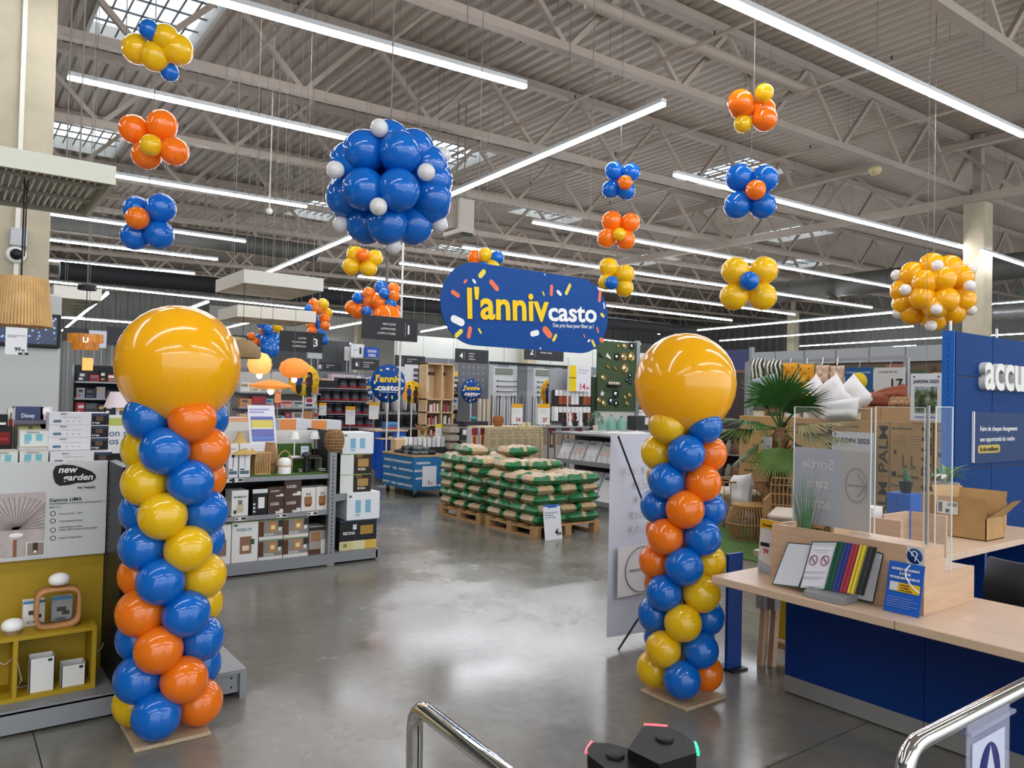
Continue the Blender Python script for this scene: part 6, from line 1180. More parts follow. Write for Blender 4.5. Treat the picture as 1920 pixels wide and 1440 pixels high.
# stepped hutch standing on the counter
H = thing('counter_hutch', 'Stepped beech screen unit standing on the reception counter', 'hutch', (3.6, 2.0, .74))
MB().box(3.48, 3.50, 1.63, 2.36, .741, 1.036).build('front_board', BEECH, H); 
pr_ = [(3.48, .741), (3.98, .741), (3.98, .905), (3.67, .905), (3.67, 1.035), (3.48, 1.035)]
MB().prism(pr_, lambda a, b: Vector((a, 1.63, b)), lambda a, b: Vector((a, 1.61, b))).build('side_board', BEECH, H); MB().prism(pr_, lambda a, b: Vector((a, 2.38, b)), lambda a, b: Vector((a, 2.36, b))).build('side_board', BEECH, H)
MB().box(3.501, 3.669, 1.631, 2.02, 1.022, 1.034).build('upper_shelf', BEECHH, H); MB().box(3.66, 3.979, 1.631, 2.358, .89, .904).build('lower_shelf', BEECHH, H)
c = onX(1715, 1043, 3.478); st = MB().lathe([(0, 0), (.034, 0), (.034, -.001), (0, -.001)], c, 28, 'x').build('hearing_sticker', C('#123f80'), H)
MB().box(3.4785, 3.479, c.y-.04, c.y+.036, c.z-.045, c.z+.04).build('sticker_backing', C('#cfcfca'), H)
mb = MB(); mb.tube([(3.4755, c.y+.012*cos(t), c.z+.008+.014*sin(t)) for t in [(-.6+k*.42) for k in range(10)]]+[(3.4755, c.y-.004, c.z-.012), (3.4755, c.y-.002, c.z-.022)], .0022, 5); mb.bar((3.4755, c.y+.026, c.z+.026), (3.4755, c.y-.026, c.z-.026), .003, .003); mb.build('ear_symbol', SWHITE, st)
# acrylic screens
def pane(label, a, b, z0, z1, post=None):
    a, b = Vector(a), Vector(b); d = (b-a).normalized(); T = thing('acrylic_screen', label, 'screen', (a.x, a.y, z0), 'clear acrylic counter screens')
    MB().bar(Vector((a.x, a.y, (z0+z1)/2)), Vector((b.x, b.y, (z0+z1)/2)), .005, z1-z0).build('pane', ACR, T)
    for p in (a, b): MB().box(p.x-.003, p.x+.003, p.y-.002, p.y+.002, z0, z1).build('edge', ACE, T)
    MB().bar(Vector((a.x, a.y, z1)), Vector((b.x, b.y, z1)), .006, .003).build('top_edge', ACE, T)
    return T
pane('Wide clear acrylic screen on the hutch carrying the frosted exit sheet', (3.645, 2.365), (3.645, 1.945), 1.037, 1.645); pane('Clear acrylic screen on the hutch beside the metal post', (3.60, 1.90), (3.60, 1.67), 1.037, 1.655); 
pane('Clear acrylic side screen returning behind the metal post', (3.64, 1.64), (3.76, 1.62), .907, 1.66)
p = MB().tube([(3.60, 1.655, 1.037), (3.60, 1.655, 1.665)], .008, 10).build('metal_post', ALU); tag(p, 'Slim metal post holding the clear counter screens', 'post')
# frosted sheet on the screen: seen from behind, so its words are mirrored
x_ = 3.655; y1, y0 = 2.37, 1.95; z0, z1 = 1.037, 1.432
T = thing('frosted_exit_sheet', 'Grey frosted exit sheet with mirrored words and an arrow circle on the acrylic screen', 'sign', (x_, (y0+y1)/2, z0))
FROST = mat('frosted_sheet', '#a9adb4', .5, alpha=.92, spec=.2); FROST2 = mat('frosted_sheet_pale', '#b6b1ad', .5, alpha=.88, spec=.2); ym = y1-(y1-y0)*.66
MB().box(x_, x_+.002, ym, y1, z0, z1).build('grey_field', FROST, T); MB().box(x_, x_+.002, y0, ym, z0, z1).build('pale_field', FROST2, T)
for i, s in enumerate(('Sortie', 'sans', 'achat')): text(s, (x_-.002, (y1+ym)/2-.0, z1-.105-.1*i), .052, C('#c9c1c2'), T, (0, 1, 0), (0, 0, 1), bold=.02)
cy, cz = (ym+y0)/2, z1-.17; GRY = C('#8d898a')
mb = MB(); mb.tube([(x_-.002, cy+.055*cos(2*pi*k/32), cz+.085*sin(2*pi*k/32)) for k in range(33)], .003, 5, False); mb.build('circle', GRY, T)
mb = MB(); mb.bar((x_-.002, cy+.042, cz), (x_-.002, cy-.045, cz), .006, .006); mb.bar((x_-.002, cy-.047, cz), (x_-.002, cy-.008, cz+.055), .006, .006); mb.bar((x_-.002, cy-.047, cz), (x_-.002, cy-.008, cz-.055), .006, .006); mb.build('arrow', GRY, T)
# spiky grass plant
a = Vector((3.56, 2.235, .741)); T = thing('spiky_plant', 'Spiky green grass plant behind the counter hutch', 'plant', a)
MB().lathe([(.035, 0), (.045, .07), (.04, .075), (0, .07)], a, 16).build('pot', C('#5a5a58'), T); LEAF = mat('grass_blade', '#4f7a52', .5, noise=.25, nscale=15)
for k in range(46):
    an, sp = R.uniform(0, 2*pi), R.uniform(.02, .13); L = R.uniform(.33, .52); d = Vector((cos(an)*sp, sin(an)*sp, 0)); b0 = a+Vector((cos(an)*.012, sin(an)*.012, .06)); sd = Vector((-sin(an), cos(an), 0))*.0045
    mb = MB(); rows = []
    for t in (0, .35, .7, 1): p = b0+d*t*t+Vector((0, 0, L*t)); rows.append([p-sd*(1-t*.9), p+sd*(1-t*.9)])
    mb.grid(rows, False, False); mb.build('blade', LEAF, T)
# sleeve binder display: real tilted panels
def at_panel(label, TL, TR, BR, BL, zb, Xt): q = [onX(BL[0], BL[1], zb), onX(BR[0], BR[1], zb), None, onX(TL[0], TL[1], Xt)]; q[2] = q[1]+q[3]-q[0]; return q
BD = thing('sleeve_binder_display', 'Fanned display of coloured document sleeves on the reception counter', 'binder display', (3.40, 2.0, .74))
def sleeve(q, m, name='sleeve', th=.003, edge=None):
    n = (q[1]-q[0]).cross(q[3]-q[0]).normalized()*th; mb = MB(); mb.quad(*q); mb.quad(q[3]-n, q[2]-n, q[1]-n, q[0]-n)
    for i in range(4): mb.quad(q[(i+1) % 4], q[i], q[i]-n, q[(i+1) % 4]-n)
    o = mb.build(name, m, BD)
    if edge:
        mb = MB()
        for i in range(4): mb.tube([q[i], q[(i+1) % 4]], .0028, 4)
        mb.build('edge_binding', edge, o)
    return o
GRN, PAPER = C('#0d4a38', .4), mat('plastic_sleeve', '#c9ccd2', .18, coat=.5)
zb, Xt = 3.375, 3.455
q1 = at_panel('', (1478, 1018), (1521, 1018), (1497, 1101), (1448, 1095), zb, Xt); sleeve(q1, PAPER, edge=GRN)
q2 = at_panel('', (1523, 1016), (1569, 1013), (1546, 1106), (1499, 1103), zb, Xt-.01); s2 = sleeve(q2, PAPER, edge=GRN)
def on(q, u, v): return (q[0]*(1-u)+q[1]*u)*(1-v)+(q[3]*(1-u)+q[2]*u)*v
nn = (q2[1]-q2[0]).cross(q2[3]-q2[0]).normalized(); mb = MB(); mb.quad(*[on(q2, u, v)+nn*.004 for u, v in ((.06, .05), (.94, .05), (.94, .9), (.06, .9))]); mb.build('notice_sheet', C('#dcdbe2', .3), s2)
U2, V2 = (q2[1]-q2[0]), (q2[3]-q2[0])
for u in (.28, .74):
    mb = MB(); cc = on(q2, u, .6)+nn*.006; mb.tube([cc+U2.normalized()*.019*cos(2*pi*k/24)+V2.normalized()*.024*sin(2*pi*k/24) for k in range(25)], .0022, 5, False); mb.bar(cc+U2.normalized()*-.013+V2.normalized()*.016, cc+U2.normalized()*.013-V2.normalized()*.016, .003, .002); mb.build('ban_symbol', C('#8a3540'), s2)
    mb = MB(); mb.bar(cc-U2.normalized()*.01+nn*-.001, cc+U2.normalized()*.01+nn*-.001, .004, .001); mb.build('cigarette_symbol', BLK, s2)
mb = MB()
for k, (u0, u1, v) in enumerate(((.2, .8, .82), (.35, .7, .78), (.08, .9, .36), (.08, .8, .33), (.08, .85, .25), (.08, .7, .21))): mb.bar(on(q2, u0, v)+nn*.0055, on(q2, u1, v)+nn*.0055, .003, .0006)
mb.build('small_print', C('#a0a0ab'), s2)
cols = ['#0f5a3f', '#093c2a']*2+['#2a3c92', '#18245c']*2+['#b32c40', '#7a1c2a']*2+['#e4d030', '#a8941c']*2+['#34353a', '#141518']*2  # each colour paired with a darker copy: shade between edges painted in
for k, hx in enumerate(cols):
    t = k*3.5; q = at_panel('', (1571+t, 1015+.16*t), (1577+t, 1016+.16*t), (1552+t, 1106+.16*t), (1546+t, 1105+.16*t), zb, Xt-.004-.0003*k); sleeve(q, C(hx, .35), 'sleeve_edge', .006)
q3 = [onX(u, v, 3.462) for u, v in ((1576, 1116), (1637, 1130), (1656, 1039), (1640, 1034))]; sleeve(q3, PAPER, edge=BLK)
MB().prism([(3.33, .742), (3.46, .742), (3.46, .80), (3.39, .785), (3.335, .765)], lambda a, b: Vector((a, 2.10, b)), lambda a, b: Vector((a, 1.90, b))).build('base', METAL_G, BD)
# leaning blue flyer with hanging loop
q = [onX(1656, 1145, 3.42), onX(1723, 1156, 3.42), None, onX(1668, 1050, 3.468)]; q[0].z = q[1].z = .743; q[2] = q[1]+q[3]-q[0]
T = thing('loyalty_flyer', 'Blue and yellow loyalty flyer leaning against the counter hutch', 'flyer', q[0]); nn = (q[1]-q[0]).cross(q[3]-q[0]).normalized()*.003
mb = MB(); mb.quad(*q); mb.quad(q[3]-nn, q[2]-nn, q[1]-nn, q[0]-nn)
for i in range(4): mb.quad(q[(i+1) % 4], q[i], q[i]-nn, q[(i+1) % 4]-nn)
fl_ = mb.build('card', C('#1f5cb8', .3), T); U_, V_ = q[1]-q[0], q[3]-q[0]
for i, s in enumerate(('ADHÉREZ FACILEMENT', 'À NOTRE', 'PROGRAMME FIDÉLITÉ')): text(s, on(q, .5, .84-.085*i)+nn*2, .010, SWHITE, T, U_, V_, width=[.125, .05, .13][i], bold=.03)
mb = MB(); mb.quad(*[on(q, u, v)+nn*1.5 for u, v in ((.1, .42), (.95, .42), (.95, .6), (.1, .6))]); mb.build('yellow_band', C('#e0b32c'), T)
mb = MB(); mb.quad(*[on(q, u, v)+nn*2 for u, v in ((.12, .43), (.34, .43), (.34, .6), (.12, .6))]); mb.build('card_picture', C('#cfd3d8'), T)
for i, s in enumerate(('CUMULEZ', 'ET LAISSEZ', 'VOUS GUIDER')): text(s, on(q, .4, .54-.05*i)+nn*2, .006, C('#5a3a10'), T, U_, V_, align='LEFT', bold=.03)
mb = MB()
for i in range(5): mb.bar(on(q, .08, .3-.045*i)+nn*1.6, on(q, .75+.2*(i % 2)*.9, .3-.045*i)+nn*1.6, .003, .0005)
mb.build('small_print', C('#bfcdea'), T)
lp = [on(q, u, v)+nn*w_ for u, v, w_ in ((.6, .98, .4), (.5, .86, 2), (.53, .74, 3), (.68, .6, 3), (.85, .5, 2), (.95, .47, 1))]; MB().tube(lp, .0035, 6).build('loop', WHT, T)
# promotion leaflet holder
q = [at(1421, 1070, .742), at(1456, 1079, .742), None, onX(1426, 972, 3.52)]; q[2] = q[1]+q[3]-q[0]
T = thing('leaflet_holder', 'Clear leaflet holder with a yellow promotion card reading 39 on the counter end', 'leaflet holder', q[0]); nn = (q[1]-q[0]).cross(q[3]-q[0]).normalized()*.003
mb = MB(); mb.quad(*q); mb.quad(q[3]-nn, q[2]-nn, q[1]-nn, q[0]-nn); mb.build('card', C('#e0dfdd'), T); U_, V_ = q[1]-q[0], q[3]-q[0]
mb = MB(); mb.quad(*[on(q, u, v)+nn*1 for u, v in ((0, .84), (1, .84), (1, 1), (0, 1))]); mb.build('yellow_header', C('#e8b21f'), T); text('Promotion', on(q, .5, .885)+nn*2, .014, BLK, T, U_, V_, width=.075, bold=.03)
mb = MB(); mb.quad(*[on(q, u, v)+nn*1 for u, v in ((.08, .5), (.55, .5), (.55, .57), (.08, .57))]); mb.build('black_label', BLK, T); text('39', on(q, .42, .38)+nn*2, .026, C('#b3262e'), T, U_, V_, bold=.03)
for k in range(3):
    b0 = q[0]+Vector((-.01, -.012-.03*k, 0)); MB().box(b0.x-.012, b0.x+.02, b0.y-.03, b0.y-.002, .742, .742+.1+.03*k).build('leaflet_pocket', mat('clear_pocket', '#c9cfd4', .1, alpha=.45), T); MB().box(b0.x-.002, b0.x+.004, b0.y-.026, b0.y-.006, .745, .742+.09+.03*k).build('leaflet', C(['#4a5d86', '#7a8793', '#9a9088'][k]), T)
# folded wooden trestle under the counter end
T = thing('folded_trestle', 'Folded wooden trestle with grey brackets under the counter end', 'trestle', (4.2, 2.85, 0))
for k, (u, v) in enumerate(((1427, 1247), (1447, 1249))):
    a = at(u, v, 0); MB().bar(a, a+Vector((.03, -.02, .68)), .035, .045).build('leg', BEECH, T); MB().box(a.x-.03, a.x+.03, a.y-.035, a.y+.025, .36, .5).build('bracket', ALU, T)
a = at(1462, 1232, 0); MB().box(a.x, a.x+.02, a.y-.12, a.y+.03, .12, .68).build('yellow_board', C('#c9a81d'), T); MB().box(a.x-.02, a.x+.01, a.y-.12, a.y+.05, .06, .1).build('cross_bar', PALW, T)
# staff desk behind with partitions and cartons
T = thing('staff_desk', 'Beech staff desk running in front of the blue welcome wall', 'desk', (5.2, 2.5, 0))
MB().box(4.12, 6.8, 2.19, 2.95, .70, .74, .003).build('top_board', BEECHH, T); MB().box(5.0, 6.8, 2.9, 2.93, 0, .70).build('back_panel', NAVY, T)
for x in (5.0, 5.85, 6.6): MB().box(x, x+.04, 2.3, 2.9, 0, .70).build('leg_panel', NAVY, T)
for nm, a, b in (('Beech partition board on the staff desk, nearer left', (4.14, 2.43), (4.45, 2.43)), ('Beech partition board on the staff desk, nearer right return', (4.455, 2.41), (4.455, 2.19)), ('Beech partition board on the staff desk, farther left', (4.62, 2.385), (4.93, 2.385)), ('Beech partition board on the staff desk, farther right return', (4.94, 2.365), (4.94, 2.155))):
    o = MB().bar(Vector((a[0], a[1], .87)), Vector((b[0], b[1], .87)), .018, .258).build('partition_board', BEECH); tag(o, nm, 'partition')
x0, x1, y0, y1 = 5.82, 6.12, 2.28, 2.60; zb = .741; zh = zb+.155
T = thing('open_carton', 'Open cardboard box with raised flaps on the staff desk', 'carton', (5.95, 2.4, zb))
for q_ in ((x0, x0+.006, y0, y1), (x1-.006, x1, y0, y1), (x0, x1, y0, y0+.006), (x0, x1, y1-.006, y1)): MB().box(*q_, zb, zh).build('wall', CARD, T)
MB().box(x0, x1, y0, y1, zb, zb+.005).build('bottom', CARD, T)
def flap(pts): mb = MB(); mb.quad(*pts); n = (Vector(pts[1])-Vector(pts[0])).cross(Vector(pts[3])-Vector(pts[0])).normalized()*.004; mb.quad(*[Vector(p)-n for p in pts[::-1]]); mb.build('flap', CARD, T)
flap([(x1, y0, zh), (x1, y1, zh), (x1+.05, y1, zh+.17), (x1+.05, y0, zh+.17)]); flap([(x0, y1, zh), (x0, y0, zh), (x0-.01, y0, zh+.13), (x0-.01, y1, zh+.13)]); flap([(x0, y0, zh), (x1, y0, zh), (x1+.02, y0-.1, zh+.12), (x0+.16, y0-.1, zh+.12)]); flap([(x1, y1, zh), (x0, y1, zh), (x0, y1+.05, zh+.2), (x1+.2, y1+.05, zh+.17)])
prints(T, (x0-.012, 2.60, zb+.16), (0, -.14, 0), (0, 0, .09), [(0, 1, 0, 1, '#d0ccc4'), (.05, .25, .1, .9, '#55524d'), (.4, .6, .1, .4, '#33312e'), (.5, .95, .6, .9, '#8a867e')], 'shipping_label')
o = pbox('brown_carton', 'Closed cardboard box with a yellow label behind the open one', 'carton', 6.34, 6.62, 2.45, 2.75, .741, .95, CARD, [(.3, .7, .3, .8, '#c4a52c')])
pbox('white_parcel', 'Small white parcel behind the frosted sheet', 'parcel', 4.72, 4.84, 2.5, 2.62, .741, 1.02, '#d8d8da', [(.6, .9, .05, .2, '#3a3a3a')])
a = onX(1690, 965, 5.2); T = thing('blue_crate', 'Small blue pedestal box carrying the cactus', 'box', (5.25, 2.62, .741)); MB().box(5.2, 5.36, 2.50, 2.66, .741, 1.075, .004).build('body', mat('crate_blue', '#0c4f9e', .5, spec=.2), T); prints(T, (5.2, 2.6, .76), (0, -.02, 0), (0, 0, .28), [(0, 1, 0, .2, '#0b3c7e'), (0, 1, .27, .47, '#0b3c7e'), (0, 1, .54, .74, '#0b3c7e'), (0, 1, .8, .98, '#0b3c7e')], 'slots')
T = thing('potted_cactus', 'Small cactus in a black pot on the blue pedestal box', 'plant', (5.28, 2.57, 1.076)); MB().lathe([(.032, 0), (.045, .07), (.048, .072), (.048, .082), (0, .08)], (5.28, 2.57, 1.076), 18).build('pot', BLK, T); MB().lathe([(.017, .08), (.02, .11), (.018, .15), (0, .163)], (5.28, 2.57, 1.076), 12).build('stem', C('#2c5a3c'), T); MB().lathe([(.008, .08), (.01, .1), (0, .115)], (5.305, 2.56, 1.076), 10).build('offset', C('#3a6b48'), T)
T = thing('flower_bowl', 'Bowl of white flowers and green leaves at the blue wall edge', 'plant', (6.2, 2.8, .741))
MB().box(6.1, 6.5, 2.66, 2.86, .741, 1.0, .004).build('wooden_box', CARD, T); MB().lathe([(.07, 0), (.1, .08), (0, .08)], (6.3, 2.76, 1.0), 16).build('bowl', C('#8a7f73'), T); LF2 = C('#5d8a35')
for k in range(34):
    an = R.uniform(0, 6.28); L = R.uniform(.1, .2); b0 = Vector((6.3, 2.76, 1.07)); e = b0+Vector((cos(an)*L, sin(an)*L, R.uniform(.03, .15))); mid = (b0+e)/2+Vector((0, 0, .05)); sd = Vector((-sin(an), cos(an), 0))*.016; mb = MB(); mb.grid([[b0-sd*.2, b0+sd*.2], [mid-sd, mid+sd], [e-sd*.1, e+sd*.1]], False, True); mb.build('leaf', LF2 if k % 4 else SWHITE, T)
# office chair back
T = thing('office_chair', 'Black office chair tucked behind the reception counter', 'chair', (4.5, 1.6, 0)); sm = C('#26272a', .5)
rows = []
for t in range(9):
    u = t/8*2-1; rows.append([(4.42+.06*u*u, 1.57+.19*u, .56), (4.42+.06*u*u, 1.57+.2*u, .72), (4.43+.06*u*u, 1.57+.18*u, .87), (4.47+.06*u*u, 1.57+.18*u, .87), (4.46+.06*u*u, 1.57+.2*u, .72), (4.46+.06*u*u, 1.57+.19*u, .56)])
mb = MB().grid(rows, True, True); mb.poly(rows[0][::-1]); mb.poly(rows[-1]); mb.build('backrest', sm, T); MB().box(4.45, 4.9, 1.3, 1.78, .44, .50, .02).build('seat', sm, T); MB().tube([(4.66, 1.55, .1), (4.66, 1.55, .44)], .025, 8).build('gas_lift', CHROME, T); MB().bar((4.48, 1.55, .5), (4.46, 1.55, .75), .06, .02).build('back_stay', BLK, T)
for k in range(5):
    a = 2*pi*k/5; MB().tube([(4.66, 1.55, .1), (4.66+.27*cos(a), 1.55+.27*sin(a), .07)], .015, 6).build('base_arm', BLK, T); MB().ball((4.66+.27*cos(a), 1.55+.27*sin(a), .03), .03, n=10, m=6).build('castor', BLK, T)
# ================================================================== WELCOME WALL
WB = mat('welcome_wall_blue', '#08356c', .6, spec=.15, noise=.06, nscale=2, stretch=(1, 1, 8)); WBE = mat('welcome_wall_edge', '#1361b5', .45)
T = thing('welcome_wall', 'Tall blue panelled welcome wall with white lettering on the right', 'wall panel', (8.5, 3.0, 0)); xe = 6.99
MB().box(xe, 11.2, 3.012, 3.10, 0, 2.325).build('core', mat('joint_navy', '#05204a', .6), T)
MB().box(xe-.012, xe, 3.0, 3.10, 0, 2.33).build('edge_profile', WBE, T)
for k in range(44): MB().box(xe-.0135, xe-.012, 3.044, 3.05, .1+k*.05, .128+k*.05).build('slot', C('#0a3c7c'), T)
zs = [0.02, .32, 1.13, 1.94, 2.325]; xv = [xe, 7.755, 8.53, 9.3, 10.08, 10.85, 11.2]
for i in range(len(zs)-1):
    for j in range(len(xv)-1): MB().box(xv[j]+(.006 if j else .02), xv[j+1]-.006, 3.0, 3.012, zs[i]+.008, zs[i+1]-(.008 if i < 3 else 0)).build('panel', WB, T)
l3 = text('accueil', (7.46, 2.985, 1.845), .345, mat('letter_white', '#d9d6cf', .5), T, align='LEFT', ext=.04, bold=.03); l3['label'] = 'thick white raised letters'
for x in (7.0, 7.95): MB().tube([(x+.02, 3.05, 2.325), (x+.02, 3.05, 2.42)], .012, 8).build('mounting_pin', SWHITE, T)
pq = MB().box(7.36, 8.5, 2.985, 2.999, 1.17, 1.63).build('slogan_plaque', C('#0b2c5a'), T); MB().box(7.335, 7.35, 2.98, 2.999, 1.18, 1.635).build('plaque_bar', SWHITE, T)
for i, s in enumerate(('Faire de chaque changement', 'une opportunité de rendre')): text(s, (7.46, 2.982, 1.462-.095*i), .042, SWHITE, pq, align='LEFT', width=[.82, .76][i], bold=.01)
mb = MB(); mb.poly([(a, 2.983, b) for a, b in [(v.x, v.z) for v in capsule(Vector((7.66, 0, 1.298)), Vector((1, 0, 0)), Vector((0, 0, 1)), .48, .075, 0)]]); mb.build('yellow_pill', C('#b09a48'), pq); text('la vie meilleure', (7.66, 2.98, 1.28), .038, C('#2a2a18'), pq, width=.38, bold=.02)
# ================================================================== X-BANNER seen from behind
T = thing('x_banner', 'Grey roll-up banner seen from behind with mirrored words beside the right balloon column', 'banner', (3.8, 3.72, 0)); BAN = mat('banner_back', '#c2c4ce', .6, spec=.2); BAN2 = mat('banner_back_pale', '#d2cdcb', .6, spec=.2)
rows = [[(3.62+.82*j/10, 3.72+.012*cos(pi*j/10), z-(.02*sin(pi*j/10) if z < .5 else 0)) for j in range(11)] for z in (.07, .5, 1.0, 1.43)]
MB().grid(rows, False, True).build('sheet', BAN, T)
MB().quad((3.68, 3.7, .33), (4.40, 3.7, .33), (4.40, 3.7, .67), (3.68, 3.7, .67)).build('pale_field', BAN2, T)
for i, s in enumerate(('Sortie sans', 'achat', 'côté', 'caisses', 'service')): text(s, (3.93, 3.698, 1.165-.1*i), .062, C('#c9c5c6'), T, (-1, 0, 0), (0, 0, 1), bold=.02)
cc = Vector((3.92, 3.696, .5)); mb = MB(); mb.tube([cc+Vector((.17*cos(2*pi*k/36), 0, .155*sin(2*pi*k/36))) for k in range(37)], .005, 5, False); mb.build('circle', C('#8f8c90'), T)
mb = MB(); mb.bar(cc+Vector((-.13, 0, 0)), cc+Vector((.13, 0, 0)), .014, .004, (0, 1, 0)); mb.bar(cc+Vector((.13, 0, 0)), cc+Vector((.03, 0, .1)), .014, .004, (0, 1, 0)); mb.bar(cc+Vector((.13, 0, 0)), cc+Vector((.03, 0, -.1)), .014, .004, (0, 1, 0)); mb.build('arrow', C('#8f8c90'), T)
for a, b in (((3.64, 3.68, 1.42), (4.02, 3.55, .5)), ((4.42, 3.68, 1.42), (4.02, 3.55, .5)), ((4.02, 3.55, .5), (3.66, 3.66, .0)), ((4.02, 3.55, .5), (4.4, 3.66, .0)), ((4.02, 3.55, .5), (4.02, 3.42, 0))): MB().tube([a, b], .007, 6).build('rod', BLK, T)
a = at(1367, 1258, 0); T = thing('navy_board', 'Navy blue board standing behind the right balloon column', 'board', a); MB().box(a.x-.02, a.x+.12, a.y, a.y+.02, 0, .72).build('board', NAVY, T); MB().box(a.x-.02, a.x+.12, a.y-.05, a.y+.1, 0, .012).build('foot', BLK, T)
# ================================================================== GARDEN DEPARTMENT
XB = 9.3
def gcarton(label, Y0, Y1, z0, z1, print_=True):
    o = MB().box(XB, XB+.6, Y0, Y1, z0, z1, .004).build('parasol_base_carton', CARD); tag(o, label, 'carton', 'brown garden cartons marked PALM'); h, w_ = z1-z0, Y1-Y0; ink = C('#3b3026')
    text('PALM', (XB-.003, Y0+.02, z0+h*.5), .11, ink, o, (0, 0, 1), (0, 1, 0), width=h*.82, bold=.02)
    text('GoodHome', (XB-.003, Y1-w_*.28, z1-.1), .035, ink, o, (0, -1, 0), (0, 0, 1), bold=.01)
    prints(o, (XB, Y1, z0), (0, -w_, 0), (0, 0, h), lines(.08, .42, .75, 4, .045, '#7a5f40', .008)+lines(.48, .74, .75, 4, .045, '#7a5f40', .008)+[(.1, .16, .42, .5, '#3b3026'), (.3, .34, .22, .42, '#6b5236'), (.3, .42, .2, .24, '#6b5236'), (.5, .54, .22, .4, '#6b5236'), (.5, .62, .2, .24, '#6b5236'), (.05, .16, .03, .12, '#3b3026'), (.2, .7, .03, .06, '#5a4733')])
    return o
ycut = [onX(u, 840, XB).y for u in (1385, 1478, 1566, 1668, 1750, 1840)]
nm = ['behind the palm trunk', 'right of the palm', 'behind the garden poster', 'in the middle behind the screens', 'beside the blue welcome wall']
for j in range(5):
    for i, (z0, z1) in enumerate(((.12, .80), (.80, 1.49))): gcarton('%s brown garden carton marked PALM %s' % (('Lower', 'Upper')[i], nm[j]), ycut[j+1]+.004, ycut[j]-.004, z0, z1)
for j in range(2): pal = MB().box(XB, XB+.6, ycut[5]+1.2*j, ycut[5]+1.2*j+1.15, 0, .12).build('pallet_base', PALW); tag(pal, ['Wooden pallet under the garden cartons, right', 'Wooden pallet under the garden cartons, left'][j], 'pallet')
y0, y1, z0, z1 = rX(1615, 760, 1706, 786, XB+.15); pbox('flat_carton', 'Flat brown carton lying on the garden cartons beside the white pillows', 'carton', XB+.15, XB+.55, y0, y1, 1.491, 1.491+(z1-z0), CARD, [(.4, .42, 0, 1, '#8d6b45')], face='x')
def pillow_mesh(w_, h_, t_, m, seed, name='pillow_proto'):
    rr = random.Random(seed); mb = MB(); n = 12; f = lambda u: (1-abs(u)**3)
    for s in (1, -1):
        rows = []
        for i in range(n+1):
            u = i/n*2-1; row = []
            for j in range(n+1):
                v = j/n*2-1; pin = 1-.07*(1-(u*v)**2)*(abs(u)**4+abs(v)**4); th = (max(f(u)*f(v), 0))**.5*t_/2*(1+.12*sin(5*u+seed)+.1*sin(6*v+2*seed)); row.append((u*w_/2*pin, s*th, v*h_/2*pin))
            rows.append(row if s < 0 else row[::-1])
        mb.grid(rows)
    o = mb.build(name, m); me = o.data; bpy.data.objects.remove(o); return me
PWH = mat('pillow_white', '#dedbd8', .85, bump=.35, bscale=14, sheen=.2); PYE = mat('pillow_mustard', '#c98d10', .8, bump=.4, bscale=12); PBR = mat('pillow_terracotta', '#8a4a35', .8, bump=.4, bscale=12); PGR = mat('pillow_grey_blue', '#8f9aa3', .8, bump=.3, bscale=12)
def pillow(lab, u, v, X, w_, h_, m, rot, seed, t_=.2): c = onX(u, v, X); o = inst(pillow_mesh(w_, h_, t_, m, seed), 'pillow', None, c, rot); tag(o, lab, 'pillow', 'pillows on the garden cartons')
pillow('White square pillow standing on a corner, leftmost of three', 1527, 746, XB+.2, .48, .48, PWH, (.15, .8, 1.45), 1); pillow('White square pillow standing on a corner, middle of three', 1560, 745, XB+.12, .48, .48, PWH, (.2, .7, 1.6), 2); pillow('White square pillow standing on a corner, rightmost of three', 1597, 746, XB+.2, .46, .46, PWH, (.1, .75, 1.7), 3)
pillow('White crumpled pillow lying low between the others', 1577, 768, XB+.05, .5, .3, PWH, (.3, .1, 1.5), 6); pillow('Mustard pillow behind the palm leaves', 1493, 735, XB+.25, .42, .36, PYE, (.3, .5, 1.3), 4); pillow('Mustard pillow drooping beside the white ones', 1502, 750, XB+.12, .4, .26, PYE, (.3, -.3, 1.5), 9); pillow('Grey-blue pillow above the palm leaves', 1428, 730, XB+.25, .6, .4, PGR, (.3, .2, 1.4), 5)
pillow('Terracotta pillow lying right of the white ones', 1638, 750, XB+.3, .55, .2, PBR, (.4, .05, 1.55), 7); pillow('Terracotta pillow folded behind the first', 1668, 742, XB+.35, .5, .2, PBR, (.3, .25, 1.5), 8)
pillow('Patterned beige pillow at the end of the pillow row', 1692, 756, XB+.3, .35, .17, mat('pillow_leafy', '#a3805c', .8, noise=.45, nscale=26), (.2, 0, 1.5), 11)
